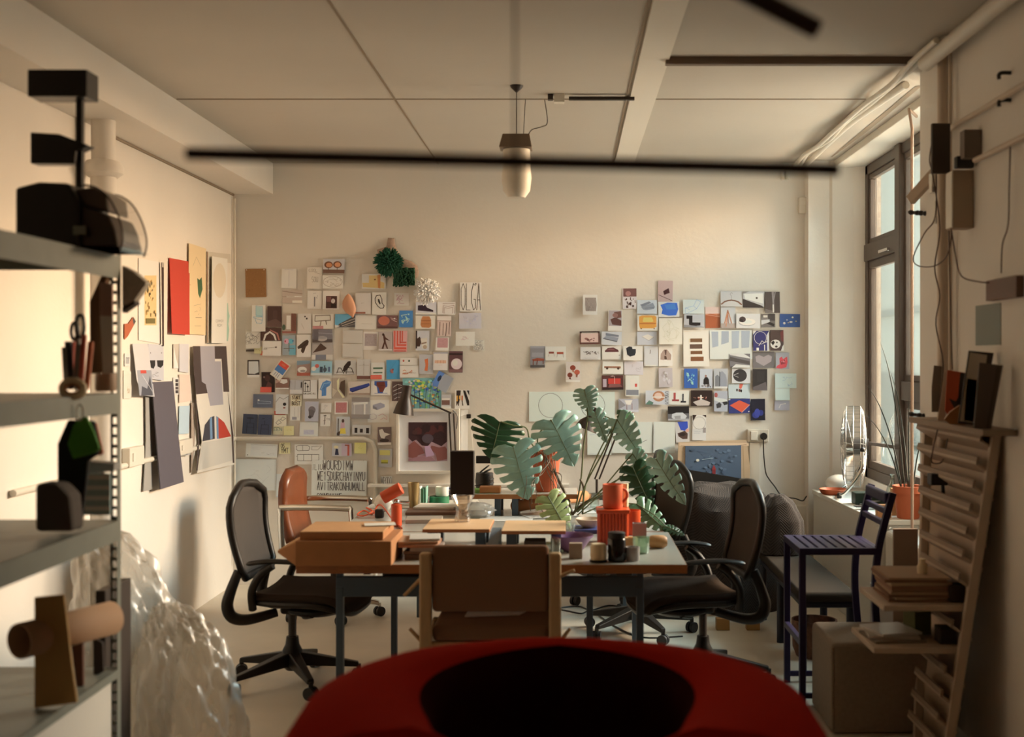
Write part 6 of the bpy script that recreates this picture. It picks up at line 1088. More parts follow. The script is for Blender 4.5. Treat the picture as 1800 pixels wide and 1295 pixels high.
MB().use(m_terra).lathe([(0, 0), (0.055, 0), (0.060, 0.005), (0.083, 0.19), (0.092, 0.19), (0.095, 0.235), (0.086, 0.235), (0.080, 0.20), (0.0, 0.20)], n=32).build('pot', pl, True)
MB().use(mat('soil', (0.05, 0.028, 0.015), 0.95)).ball((0, 0, 0.205), 0.080, 0.080, 0.02).build('soil', pl, True)
LV = [((879, 741), (864, 803), 92, (0.25, -1, .35), m_leafD, 6.9, 6.85, 11), ((902, 785), (926, 872), 88, (-.1, -1, .35), m_leafL, 6.75, 6.65, 12), ((969, 738), (1008, 813), 86, (.1, -1, .25), m_leafL, 6.8, 6.7, 13),
      ((1027, 684), (1037, 724), 44, (-.25, -1, .3), m_leafL, 6.8, 6.78, 14), ((1046, 724), (1064, 775), 32, (-.2, -1, .2), m_leafL, 6.8, 6.75, 15), ((1084, 736), (1122, 800), 56, (-.7, -.8, .3), m_leafL, 6.75, 6.7, 16),
      ((1112, 797), (1138, 838), 40, (-.6, -.8, .3), m_leafL, 6.7, 6.65, 17), ((1153, 806), (1199, 884), 50, (-.65, -.8, .35), m_leafL, 6.55, 6.45, 18), ((1112, 820), (1143, 890), 58, (-.2, -1, .2), m_leafD, 6.65, 6.6, 19),
      ((1119, 886), (1174, 932), 46, (-.2, -.8, .8), m_leafM, 6.35, 6.25, 20), ((1172, 926), (1202, 938), 26, (0, -.5, 1), m_leafD, 6.28, 6.22, 21), ((963, 872), (997, 930), 56, (.1, -1, .4), m_leafY, 6.4, 6.3, 22),
      ((1106, 741), (1086, 722), 30, (.2, -1, -.2), m_leafM, 6.75, 6.73, 23)]
for bs, tp, w, nr, m, Y0, Y1, sd in LV: monstera_leaf(pl, po, bs, tp, w, nr, m, Y0, Y1, seed=sd)
def stem(pts, r, m=None, name='stem', k=5): rod(smoothpath([at(x, y, Y)-po for x, y, Y in pts], k), r, m or m_stemg, name, pl, 7)
stem([(955, 805, 7.0), (972, 822, 6.95), (985, 850, 6.9), (1000, 880, 6.88), (1006, 906, 6.85)], 0.009, m_stem, 'vine')
stem([(1006, 905, 6.85), (1016, 893, 6.85), (1035, 880, 6.85), (1060, 872, 6.85)], 0.008, m_stem, 'vine')
stem([(950, 800, 7.0), (932, 775, 6.95), (925, 752, 6.92), (903, 748, 6.9), (880, 741, 6.9)], 0.0045)
stem([(945, 805, 7.0), (930, 790, 6.9), (915, 780, 6.8), (902, 785, 6.75)], 0.0045)
stem([(950, 800, 7.0), (945, 770, 6.9), (958, 748, 6.82), (969, 738, 6.8)], 0.0045)
stem([(1010, 900, 6.85), (1021, 845, 6.84), (1026, 780, 6.82), (1033, 730, 6.8), (1027, 684, 6.8)], 0.0045)
stem([(1024, 903, 6.85), (1030, 850, 6.83), (1055, 790, 6.8), (1078, 745, 6.78), (1060, 730, 6.8), (1046, 724, 6.8)], 0.004)
stem([(1012, 900, 6.85), (1030, 850, 6.82), (1062, 790, 6.78), (1085, 737, 6.75)], 0.0045)
stem([(1008, 903, 6.85), (1050, 868, 6.8), (1090, 822, 6.72), (1112, 797, 6.7)], 0.004)
stem([(1015, 900, 6.85), (1070, 852, 6.75), (1120, 828, 6.65), (1153, 806, 6.55)], 0.004)
stem([(1015, 905, 6.85), (1060, 865, 6.75), (1112, 820, 6.65)], 0.004)
stem([(1024, 903, 6.85), (1070, 885, 6.6), (1119, 886, 6.35)], 0.004)
stem([(1119, 886, 6.35), (1150, 905, 6.3), (1172, 926, 6.28)], 0.003)
stem([(1004, 905, 6.85), (985, 885, 6.6), (963, 872, 6.4)], 0.004)
stem([(1024, 903, 6.85), (1026, 860, 6.84), (1020, 842, 6.83)], 0.006, m_stem)
stem([(1085, 737, 6.75), (1098, 740, 6.75), (1106, 741, 6.75)], 0.003)
rg = random.Random(4)
for i in range(13):       # aerial roots hanging out of the pot
    x0 = rg.uniform(938, 978); x1 = x0+rg.uniform(-35, 30); y1 = rg.uniform(850, 925); Y1 = 6.7+rg.uniform(-.1, .1)
    if y1 > 895: Y1 = 6.85
    stem([(x0, 790, 6.93), ((x0+x1)/2+rg.uniform(-12, 12), 810+rg.uniform(0, 20), 6.85), (x1+rg.uniform(-8, 8), (810+y1)/2, Y1+.02), (x1, min(y1, 903), Y1)], 0.0022, m_stem, 'aerial_root', 4)
# ---------------------------------------------------------------- blanket-covered heap and things round the bench
m_blanket = mat('quilted_blanket', (0.030, 0.022, 0.018), 0.95)
nt = m_blanket.node_tree; bsdf = nt.nodes['Principled BSDF']
tc = nt.nodes.new('ShaderNodeTexCoord'); sp_ = nt.nodes.new('ShaderNodeSeparateXYZ'); nt.links.new(tc.outputs['Object'], sp_.inputs[0])
def mth(op, a, b=None):
    n = nt.nodes.new('ShaderNodeMath'); n.operation = op
    for i, v in enumerate((a, b)):
        if v is None: continue
        if isinstance(v, (int, float)): n.inputs[i].default_value = v
        else: nt.links.new(v, n.inputs[i])
    return n.outputs[0]
zig = mth('PINGPONG', mth('ADD', sp_.outputs[0], mth('MULTIPLY', sp_.outputs[1], 0.6)), 0.05)
ln = mth('FRACT', mth('MULTIPLY', mth('ADD', mth('ADD', sp_.outputs[2], mth('MULTIPLY', sp_.outputs[1], 0.5)), mth('MULTIPLY', zig, 1.2)), 52.0))
tri = mth('PINGPONG', ln, 0.5)
mr = nt.nodes.new('ShaderNodeMapRange'); mr.inputs[1].default_value = 0.0; mr.inputs[2].default_value = 0.5; mr.inputs[3].default_value = 0.55; mr.inputs[4].default_value = 1.7; nt.links.new(tri, mr.inputs[0])
vm = nt.nodes.new('ShaderNodeVectorMath'); vm.operation = 'MULTIPLY'; vm.inputs[0].default_value = (0.030, 0.022, 0.018); nt.links.new(mr.outputs[0], vm.inputs[1]); nt.links.new(vm.outputs[0], bsdf.inputs['Base Color'])
bp = nt.nodes.new('ShaderNodeBump'); bp.inputs['Strength'].default_value = 0.45; bp.inputs['Distance'].default_value = 0.006; nt.links.new(tri, bp.inputs['Height']); nt.links.new(bp.outputs[0], bsdf.inputs['Normal'])
def heap(label, cx, cy, rx, ry, prof, seed, name='moving_blanket', m=None, sq=0.7, amp=0.05):
    rg = random.Random(seed); ph = [rg.uniform(0, 6) for _ in range(6)]
    def fn(u, v):
        a = u*2*pi; k = v*(len(prof)-1); i = min(int(k), len(prof)-2); f = k-i; f = f*f*(3-2*f)
        r = prof[i][0]*(1-f)+prof[i+1][0]*f; z = prof[i][1]*(1-f)+prof[i+1][1]*f; dx = prof[i][2]*(1-f)+prof[i+1][2]*f
        w = 1+amp*(1-v)*(sin(5*a+ph[0]+2*v)+0.6*sin(9*a+ph[1]-3*v)+0.4*sin(13*a+ph[2]))+amp*0.7*sin(3*a+ph[3]+5*v)*v
        x = math.copysign(abs(cos(a))**sq, cos(a)); y = math.copysign(abs(sin(a))**sq, sin(a))
        return Vector((x*rx*r*w+dx, y*ry*r*w, z+(0.02*sin(4*a+ph[4])*(r if v > .5 else 0))))
    return one(MB().use(m or m_blanket).grid(fn, 72, 26), name, label, 'blanket', (cx, cy, 0), smooth=True)
heap('dark quilted moving blanket with herringbone stitching draped over a tall heap', 1.06, 8.02, 0.33, 0.36, [(1.0, 0.0, 0), (1.0, 0.25, 0), (1.0, 0.55, 0), (0.96, 0.66, -0.02), (0.82, 0.76, -0.04), (0.45, 0.80, -0.06), (0.0, 0.81, -0.06)], 5)
heap('second fold of quilted blanket bulging over the far end of the bench', 1.32, 7.45, 0.13, 0.12, [(1.0, 0.435, 0), (1.1, 0.52, 0), (1.05, 0.64, 0.0), (0.8, 0.74, -0.02), (0.4, 0.79, -0.03), (0.0, 0.80, -0.03)], 8, amp=0.03)
one(MB().use(m_black).hexa([(-.26, -.01, 0), (.28, -.01, 0), (.28, .01, 0), (-.26, .01, 0)], [(-.26, .05, .852), (.28, .05, .762), (.28, .07, .762), (-.26, .07, .852)]), 'portfolio', 'black portfolio leaning behind the quilted blanket under the seascape', 'portfolio', (1.06, 8.53, 0.001))
for i, (x, lb) in enumerate(((1270, 'left yellow wooden block on the floor under the office chair'), (1323, 'right yellow wooden block on the floor under the office chair'))):
    p = onz(x, 1106, 0); one(MB().use(mat('yellow_wood', (0.38, 0.21, 0.07), 0.6)).box(-0.04, 0.04, -0.03, 0.03, 0, 0.07), 'wooden_block', lb, 'block', p, bevel=0.003)
q = [onz(x, y, 0.004) for x, y in ((975, 1070), (1000, 1066), (1020, 1066), (1040, 1072), (1070, 1064), (1110, 1067), (1180, 1060))]
one(MB().use(m_black).tube(smoothpath(q, 6), 0.005, 7), 'floor_cable', 'black cable lying on the floor under the desks, upper one', 'cable', smooth=True)
q = [onz(x, y, 0.004) for x, y in ((970, 1068), (1000, 1074), (1022, 1078), (1040, 1074), (1080, 1100), (1130, 1120), (1200, 1118))]
one(MB().use(m_black).tube(smoothpath(q, 6), 0.005, 7), 'floor_cable', 'black cable lying on the floor under the desks, looping lower', 'cable', smooth=True)
one(MB().use(mat('woven_brown', (0.16, .07, .04), .8, noise=.5, scale=25)).lathe([(0, 0), (.10, 0), (.12, .05), (.125, .20), (.115, .20), (.10, .03), (0, .01)], n=24), 'woven_basket', 'brown woven basket on the floor under the bench behind the bar chair', 'basket', (1.36, 6.62, 0), smooth=True)

# ---------------------------------------------------------------- fan and things on the radiator cover
fx, fy = 1.935, 8.12; fn_ = thing('floor_fan', (fx, fy, SZ), 'chrome drum fan with wire cage on the radiator cover', 'fan')
fn_.rotation_euler = (0, 0, R(-14))
fc_z = 0.335; FR = 0.275
cage = MB().use(mat('cage_chrome', (0.34, 0.34, 0.33), 0.35, 1.0))
def cagep(a, t): # t -1 front(-x) .. 1 back
    x = t*0.085; rr = FR*(1-abs(t)**3.5*0.0) if abs(t) < 0.5 else FR*math.sqrt(max(0, 1-((abs(t)-0.5)/0.5)**2*0.97)); return Vector((x, rr*cos(a), fc_z+rr*sin(a)))
for i in range(44):
    a = 2*pi*i/44; cage.tube([cagep(a, t) for t in (-1, -.97, -.9, -.75, -.5, 0, .5, .75, .9, .97, 1)], 0.0012, 4)
for t in (-1, -.95, -.8, -.55, 0, .55, .8, .95):
    cage.tube([cagep(2*pi*j/40, t) for j in range(40)], 0.0022, 5, closed=True)
cage.build('wire_cage', fn_, True, fix=False)
MB().use(mat('fan_motor', (0.10, 0.09, 0.085), 0.35, 0.6)).cyl((0.0, 0, fc_z), (0.10, 0, fc_z), 0.055).build('motor', fn_, True)
MB().use(m_chrome).cyl((-0.05, 0, fc_z), (0.0, 0, fc_z), 0.035).build('hub', fn_, True)
for k in range(3):
    a = k*2*pi/3+0.4
    def bl(u, v, a=a):
        r = 0.04+u*0.20; aa = a+(v-0.5)*1.15*(0.5+u*0.6); return Vector((-0.03+(v-0.5)*0.06, r*cos(aa), fc_z+r*sin(aa)))
    MB().use(mat('fan_blade', (0.55, 0.55, 0.53), 0.3, 0.8)).grid(bl, 6, 6).build('blade', fn_, True, solid=0.002)
for s in (-1, 1):
    lp = [(0.06, s*0.285, fc_z), (0.05, s*0.30, 0.20), (-0.04, s*0.27, 0.06), (-0.09, s*0.17, 0.022), (-0.09, 0, 0.02)]
    MB().use(m_chrome).tube(smoothpath(lp, 5), 0.010, 9).build('stand_tube', fn_, True)
    MB().use(m_black).ball((0.06, s*0.285, fc_z), 0.018).build('knob', fn_, True)
    MB().use(m_black).box(-0.105, -0.075, s*0.17-0.02, s*0.17+0.02, 0, 0.035).build('foot', fn_, bevel=0.005)
m_terro = mat('orange_clay', (0.50, 0.12, 0.045), 0.6)
p = onz(1465, 868, SZ+0.001); one(MB().use(m_terro).lathe([(0, 0), (0.075, 0), (0.088, 0.012), (0.098, 0.035), (0.092, 0.037), (0.08, 0.016), (0, 0.010)], n=36), 'saucer', 'orange clay plant saucer on the corner of the radiator cover', 'saucer', p, smooth=True)
p = onz(1535, 868, SZ+0.001); one(MB().use(mat('dark_green_box', (0.012, 0.035, 0.022), 0.5)).box(-0.105, 0.105, -0.05, 0.06, 0, 0.075), 'green_box', 'dark green box in front of the fan', 'box', (1.93, 7.66, SZ+0.001), bevel=0.004)
bt_ = thing('glass_bottle', (2.03, 7.50, SZ), 'clear glass bottle with a narrow neck on the radiator cover', 'bottle')
MB().use(m_glass).lathe([(0, 0), (0.034, 0), (0.038, 0.008), (0.038, 0.10), (0.030, 0.13), (0.014, 0.15), (0.013, 0.20), (0.016, 0.205)], n=24).build('bottle_body', bt_, True, solid=0.002)
one(MB().use(m_turned).box(-0.035, 0.035, -0.02, 0.02, 0, 0.16), 'wood_offcut', 'light brown wooden offcut standing beside the glass bottle', 'wood block', (1.955, 7.12, SZ), bevel=0.002)
one(MB().use(m_cardtop).box(-0.04, 0.04, -0.03, 0.03, 0, 0.075), 'small_box', 'small tan box in front of the wooden offcut', 'box', (1.85, 7.03, SZ), bevel=0.002)
for i, (x, y, rz) in enumerate(((1545, 884, .6), (1558, 888, -.3), (1530, 890, .15), (1562, 882, 1.0))):
    p = onz(x, y, SZ+0.004+i*0.007); p.x = min(p.x, 1.93)
    one(MB().use(mat('slate_sample_%s' % 'abcd'[i], [(0.06, .05, .04), (.12, .10, .08), (.05, .04, .035), (.20, .17, .14)][i], .6)).box(-0.10, 0.10, -0.025, 0.025, 0, 0.006), 'sample_strip', ['dark strip at the bottom of the pile on the radiator cover', 'brown strip second in the pile on the radiator cover', 'blackish strip third in the pile on the radiator cover', 'pale strip topmost in the pile on the radiator cover'][i], 'sample', p, rz=rz)
tp = thing('potted_plant', (1.985, 6.99, SZ), 'terracotta pot with a few long dark upright leaves at the window', 'potted plant')
MB().use(m_terro).lathe([(0, 0), (0.06, 0), (0.064, 0.005), (0.078, 0.15), (0.088, 0.15), (0.09, 0.19), (0.08, 0.19), (0.076, 0.165), (0, 0.165)], n=30).build('pot', tp, True)
MB().use(MATS['soil']).ball((0, 0, 0.165), 0.074, 0.074, 0.01).build('soil', tp, True)
m_blade = mat('dark_leaf_blade', (0.012, 0.022, 0.012), 0.4)
for i, (dx, dy, h, bx, by) in enumerate(((-.02, .0, .88, -.12, .05), (-.03, .02, .62, -.16, .12), (.0, -.02, .55, -.02, -.06), (.02, .01, .98, .03, .05), (-.04, -.01, .45, -.20, -.02), (.01, .03, .70, -.07, .10), (.02, -.02, .40, .05, -.10))):
    pts = [(dx, dy, .16), (dx+bx*.3, dy+by*.3, .16+h*.45), (dx+bx*.7, dy+by*.7, .16+h*.8), (dx+bx*1.1, dy+by*1.1, .16+h)]
    q = smoothpath(pts, 5); MB().use(m_blade).tube(q, [0.010*(1-(j/(len(q)-1))**2)+0.001 for j in range(len(q))], 6, flat=0.35).build('leaf', tp, True)
one(MB().use(mat('brown_stay', (0.05, 0.03, 0.022), 0.5)).bar(at(1528, 779, 8.0)-at(1555, 783, 7.8), at(1583, 787, 7.55)-at(1555, 783, 7.8), 0.018, 0.022), 'window_stay', 'dark brown wooden rod across the window behind the fan', 'rod', at(1555, 783, 7.8), bevel=0.002)
wb = MB().use(m_white); crumple(wb, 0, 0, 0.055, 0.09, 0.06, 0.06, 39, 0.12); one(wb, 'cloth_bundle', 'white folded cloth at the wall end of the radiator cover', 'cloth', (1.90, 8.42, SZ), smooth=True)
one(MB().use(mat('white_carton', (0.55, 0.52, 0.47), 0.6)).box(-0.07, 0.06, -0.06, 0.06, 0, 0.46).use(m_greyp).box(-0.03, 0.04, -0.0605, -0.06, 0.36, 0.43), 'carton', 'white carton with a grey label on the floor beyond the bar chair', 'carton', (1.66, 6.25, 0), bevel=0.003)
one(MB().use(mat('tan_board', (0.33, 0.215, 0.135), 0.85)).box(-0.065, 0.055, -0.01, 0.01, 0, 0.80), 'cardboard_sheet', 'upright tan cardboard sheet by the pier behind the leaning rack', 'cardboard', (1.675, 5.93, 0), bevel=0.002)

# ---------------------------------------------------------------- leaning rack on the right wall
m_rack = mat('rack_paint', (0.46, 0.36, 0.27), 0.6, noise=0.04, scale=10)
m_rack2 = mat('rack_edge', (0.26, 0.19, 0.135), 0.65)
rk = thing('leaning_rack', (1.60, 5.1, 0), 'tall pale leaning display rack with many slanted ledges on the right wall', 'rack')
def near(z): return Vector((1.50+0.155*z-1.60, 4.78-5.1, z))
def far(z): return Vector((1.50+0.155*z-1.60, 5.14+max(0, z-0.45)*0.62-5.1, z))
for f_ in (near, far):
    b = MB().use(m_rack); p0, p1 = f_(0.0), f_(1.34); b.bar(p0, p1, 0.035, 0.03, up=(0, 1, 0)); b.build('side_rail', rk, bevel=0.003)
b = MB().use(m_rack); o_ = Vector((0.022, 0, 0)); b.hexa([near(0)+o_*0.9, near(0)+o_*1.2, far(0)+o_*1.2, far(0)+o_*0.9], [near(1.34)+o_*0.9, near(1.34)+o_*1.2, far(1.34)+o_*1.2, far(1.34)+o_*0.9]); b.build('back_panel', rk)
for i in range(14):
    z = 0.07+i*0.093
    if abs(z-0.48) < 0.04 or abs(z-0.65) < 0.04: continue
    a, c = near(z), far(z); out = Vector((-0.055, 0, 0.035)); inn = Vector((0.03, 0, -0.02)); t_ = Vector((0.0, 0, 0.012))
    MB().use(m_rack).hexa([a+out, a+inn, c+inn, c+out], [a+out+t_, a+inn+t_, c+inn+t_, c+out+t_]).build('ledge', rk, bevel=0.002)
    lip = Vector((0.006, 0, 0.03)); MB().use(m_rack2).hexa([a+out, a+out+Vector((.008, 0, 0)), c+out+Vector((.008, 0, 0)), c+out], [a+out+lip, a+out+lip+Vector((.008, 0, 0)), c+out+lip+Vector((.008, 0, 0)), c+out+lip]).build('ledge_lip', rk)
for z, x0, y1 in ((0.63, 1.265, 5.2), (0.46, 1.225, 5.18)):
    MB().use(m_rack).hexa([(x0-1.6, 4.80-5.1, z), (1.60-1.6, 4.80-5.1, z), (1.60-1.6, y1-5.1, z), (x0-1.6, y1-5.1, z)], [(x0-1.6, 4.80-5.1, z+.022), (1.60-1.6, 4.80-5.1, z+.022), (1.60-1.6, y1-5.1, z+.022), (x0-1.6, y1-5.1, z+.022)]).build('shelf', rk, bevel=0.003)
MB().use(m_rack2).box(1.60-1.6, 1.735-1.6, 4.62-5.1, 5.62-5.1, 1.345, 1.37).build('top_shelf', rk, bevel=0.002)
z = 0.653; rg = random.Random(21)
for i in range(9):
    h = rg.choice((.009, .012, .014)); c = [(0.24, .13, .08), (.42, .31, .20), (.19, .10, .06), (.36, .24, .15), (.28, .16, .10)][i % 5]
    b = MB().use(mat('card_tone_%s' % 'abcde'[i % 5], c, .85)).box(-0.13, 0.12, -0.15, 0.13, 0, h)
    one(b, 'card_folder', 'brown card folder in the thick pile on the upper rack shelf', 'folder', (1.44+rg.uniform(-.012, .012), 5.02+rg.uniform(-.01, .01), z), 'card folders piled on the upper rack shelf', rz=rg.uniform(-.06, .06)); z += h+0.0005
one(MB().use(m_cream).lathe([(0, 0), (.02, 0), (.022, .03), (.012, .045), (.014, .06), (0, .062)], n=16), 'spool', 'cream spool on top of the card folders', 'spool', (1.47, 4.97, z), smooth=True)
one(MB().use(mat('dark_pouch', (0.03, .018, .013), .7)).box(-.05, .02, -.04, .05, 0, .07), 'pouch', 'dark pouch beside the pile of card folders', 'pouch', (1.595, 4.84+.05, 0.653), bevel=0.01)
z = 0.483
for i, (w, c, lb) in enumerate(((.12, (.20, .16, .12), 'dark envelope at the bottom of the lower rack shelf'), (.115, (.42, .37, .31), 'pale envelope in the middle of the lower rack shelf'), (.10, (.55, .52, .48), 'shiny white sleeve topmost on the lower rack shelf'))):
    one(MB().use(mat('envelope_%s' % 'abc'[i], c, [.7, .6, .3][i])).box(-w, w*.8, -.10, .10, 0, .010), 'envelope', lb, 'envelope', (1.36, 4.98+.02*i, z), rz=[.1, -.12, .25][i]); z += .0105
one(MB().use(mat('olive_box', (0.085, .10, .03), .7)).box(-.04, .04, -.045, .045, 0, .10), 'green_box', 'olive green box on the lower rack shelf', 'box', (1.475, 5.06, .483), bevel=.003, rz=.3)
one(MB().use(mat('dark_box', (0.02, .014, .011), .7)).box(-.035, .035, -.04, .04, 0, .065), 'dark_box', 'black box right of the olive green box', 'box', (1.545, 4.90, .483), bevel=.003)
# frames and slabs on the rack's top shelf, leaning on the wall
def slab(name, px, Y, th, label, cat, m, extra=None):
    cx = sum(p[0] for p in px)/len(px); cy = max(p[1] for p in px); C = at(cx, cy, Y); n = len(px)
    w = [at(x, y, Y)-C for x, y in px]; b = MB().use(m)
    b.add([Vector((v.x, 0, v.z)) for v in w]+[Vector((v.x+th*0.25, th, v.z)) for v in w], [tuple(range(n)), tuple(range(2*n-1, n-1, -1))]+[(i, n+i, n+(i+1) % n, (i+1) % n) for i in range(n)])
    if extra:
        for m2, pp in extra:
            b.use(m2); k = len(pp); b.add([Vector(((at(x, y, Y)-C).x, -0.0008, (at(x, y, Y)-C).z)) for x, y in pp], [tuple(range(k))])
    return one(b, name, label, cat, C)
m_dk = mat('very_dark_wood', (0.035, 0.022, 0.016), .6)
slab('framed_print', [(1684, 744), (1722, 748), (1747, 620), (1703, 616)], 4.84, 0.02, 'white-mounted picture in a thin black frame leaning above the rack', 'framed picture', m_dk, [(mat('mount_card', (0.50, .43, .34), .7), [(1687, 740), (1718, 744), (1735, 624), (1705, 619)]), (mat('orange_print', (0.42, .08, .025), .6), [(1694, 738), (1712, 741), (1720, 668), (1700, 664)]), (m_dk, [(1702, 736), (1711, 738), (1713, 700), (1705, 705)])])
slab('slab_sample', [(1712, 752), (1742, 756), (1763, 642), (1722, 637)], 4.68, 0.03, 'dark brown curved slab, rightmost of the things leaning above the rack', 'slab', mat('brown_slab', (0.085, .062, .048), .7), [(mat('slab_grain', (0.055, .035, .025), .7), [(1733, 752), (1738, 753), (1758, 645), (1752, 644)])])
slab('colour_print', [(1661, 722), (1676, 742), (1690, 744), (1697, 655), (1665, 650)], 5.12, 0.012, 'orange and black print left of the framed picture above the rack', 'print', mat('orange_poster', (0.48, .075, .018), .6), [(m_dk, [(1668, 700), (1690, 742), (1690, 690), (1680, 705)]), (m_dk, [(1688, 655), (1697, 655), (1690, 720), (1684, 700)])])
slab('wood_wedge', [(1660, 737), (1670, 745), (1697, 747), (1698, 722), (1687, 712), (1670, 724)], 4.95, 0.04, 'small orange wooden wedge on the rack top', 'wood block', mat('orange_wood', (0.42, .18, .055), .5))
slab('white_panel', [(1648, 742), (1661, 744), (1665, 652), (1660, 655)], 5.30, 0.012, 'thin white panel left of the orange print above the rack', 'panel', m_rack)
slab('cord_bundle', [(1638, 724), (1650, 724), (1656, 644), (1642, 642), (1638, 680)], 5.42, 0.03, 'grey padded roll hung on the pier left of the white panel', 'roll', mat('grey_pad', (0.20, .155, .12), .8))
def wallpatch(name, x0, x1, y0, y1, label, cat, m, d=0.003, extra=None):
    Y0, Y1 = XR*F/(x1-CX), XR*F/(x0-CX); o = one(MB().use(m).box(XR-d, XR, Y0, Y1, zat(y1, Y0), zat(y0, Y0)), name, label, cat); return o
wallpatch('paper_sheet', 1716, 1760, 532, 606, 'pale blue-green paper taped to the right wall', 'paper', mat('blue_green_paper', (0.24, .27, .25), .7))
wallpatch('brown_box', 1746, 1800, 484, 522, 'small brown box fixed to the right wall above the blue-green paper', 'box', mat('brown_plastic', (0.15, .085, .06), .6), 0.03)
# fuse boxes
fb_ = thing('fuse_box', (1.69, 5.17, 2.2), 'cream metal fuse box on the right wall', 'fuse box')
MB().use(mat('fuse_box_cream', (0.40, .30, .21), .5)).box(-0.04, 0.05, -0.04, 0.05, 0.005, 0.255).build('box_body', fb_, bevel=0.004)
MB().use(m_pvc).box(-0.045, -0.04, -0.038, 0.045, 0.01, 0.25).build('cover', fb_)
one(MB().use(mat('dark_panel', (0.06, .045, .036), .6)).box(-0.05, 0.03, -0.012, 0.012, 0, 0.22), 'control_box', 'dark brown control box above the cream fuse box', 'box', (1.64, 5.24, 2.455), bevel=.003)
one(MB().use(mat('grey_box', (0.17, .13, .105), .6)).box(-0.035, 0.04, -0.03, 0.03, 0, 0.12), 'junction_box', 'small grey junction box above the cream fuse box', 'junction box', (1.70, 5.06, 2.49), bevel=.003)
one(MB().use(m_black).box(-0.03, 0.045, -0.02, 0.02, 0, 0.05), 'black_adapter', 'black transformer sitting on the cream fuse box', 'transformer', (1.68, 5.10, 2.457), bevel=.004)
for i, (x0, x1, y0, y1, lb) in enumerate(((1638, 1661, 303, 338, 'upper white switch unit left of the fuse box'), (1644, 1663, 352, 392, 'lower white switch unit left of the fuse box'))):
    Y = 5.5; C = at(x0, y1, Y); w, h = (x1-x0)*Y/F, (y1-y0)*Y/F
    u_ = thing('switch_unit', C, lb, 'switch'); MB().use(m_pvc).box(0, XR-C.x, 0, 0.05, 0, h).build('switch_housing', u_, bevel=.004)
    MB().use(m_greyp).box(0.004, w, -0.004, 0, -0.0, h*0.28).build('switch_base', u_)
# bits clamped to the thin pipes and wall
def clamp(px, Y, label):
    a, c = at(*px[0], Y), at(*px[1], Y-0.1); m_ = (a+c)/2; o = thing('pipe_clamp', m_, label, 'clamp')
    rod([a-m_, c-m_], 0.009, m_black, 'clamp_rod', o); d = (c-a)
    for t in (0.1, 0.35, 0.5, 0.7): MB().use(m_black).ball(a-m_+d*t, 0.016, 0.016, 0.013, 10).build('clamp_nut', o, True)
clamp([(1598, 373), (1640, 376)], 5.9, 'upper black clamp holding the thin pipes')
clamp([(1598, 727), (1650, 735)], 5.9, 'lower black clamp holding the thin pipes')
one(MB().use(m_rack).bar(at(1600, 352, 5.8)-at(1625, 325, 5.75), at(1652, 294, 5.65)-at(1625, 325, 5.75), 0.03, 0.05), 'bracket', 'slanting pale wooden bracket high on the pier', 'bracket', at(1625, 325, 5.75), bevel=.003)
def wire(pts, r, label, Y=5.4, m=None):
    q = [at(x, y, Yv if Yv else Y) for x, y, Yv in pts]; C = q[0]; one(MB().use(m or MATS['grey_wire']).tube(smoothpath([p-C for p in q], 5), r, 6), 'wire', label, 'wire', C, smooth=True)
mat('grey_wire', (0.10, .06, .045), .6)
def onw(x): return XR*F/(x-CX)*0.99
wire([(1640, 240, 5.4), (1634, 280, 5.4), (1640, 310, 5.4), (1652, 400, 5.4), (1643, 470, 5.4), (1652, 520, 5.4), (1645, 570, 5.4), (1658, 640, 5.4), (1650, 720, 5.4)], 0.003, 'long thin wire wandering down the right wall from the conduit end')
wire([(1650, 240, 5.4), (1646, 300, 5.4), (1644, 380, 5.4), (1625, 410, 5.5), (1606, 450, 5.7), (1612, 466, 5.7), (1640, 468, 5.5), (1663, 452, 5.3), (1672, 420, 5.2), (1672, 400, 5.2)], 0.003, 'wire looping across the pier below the fuse box')
wire([(1672, 402, 5.15), (1680, 450, 5.05), (1690, 485, 5.0), (1720, 495, 4.9), (1745, 497, 4.85)], 0.003, 'wire running from the fuse box to the small brown box')
wire([(1668, 405, 5.2), (1670, 500, 5.18), (1672, 600, 5.18), (1674, 650, 5.18)], 0.003, 'straight wire hanging below the fuse box')
wire([(1776, 248, 4.65), (1774, 330, 4.65), (1772, 395, 4.67), (1762, 430, 4.72), (1760, 480, 4.73)], 0.003, 'wire down the right wall to the small brown box')
wire([(1648, 755, 5.3), (1640, 790, 5.3), (1638, 812, 5.3), (1655, 812, 5.3), (1662, 790, 5.3), (1668, 758, 5.3)], 0.003, 'wire loop hanging from the rack top')
one(MB().use(m_black).box(-.03, .045, -.03, .03, 0, .05).cyl((0.03, 0, 0), (0.035, 0, -.06), .008), 'spotlight', 'black clip spotlight hanging at the left of the leaning rack', 'spotlight', at(1645, 852, 5.25), bevel=.005)
pipe([(XR-0.04, 5.47, 2.67), (XR-0.04, 3.6, 2.67)], 0.012, 'thin horizontal conduit along the right wall above the fuse box', MATS['grey_conduit'])
pipe([(XR-0.04, 5.0, 2.475), (XR-0.04, 3.6, 2.475)], 0.012, 'thin horizontal conduit along the right wall ending at the fuse box', MATS['grey_conduit'])
for y, lb in ((128, 'upper black hook on the right wall near the ceiling'), (176, 'lower black hook on the right wall near the ceiling')):
    C = at(1770, y, 4.70); one(MB().use(m_black).tube(smoothpath([(0.015, 0, 0), (-0.02, 0, 0), (-0.032, 0, -0.01), (-0.03, 0, -0.025)], 4), 0.008, 8), 'wall_hook', lb, 'hook', C, smooth=True)

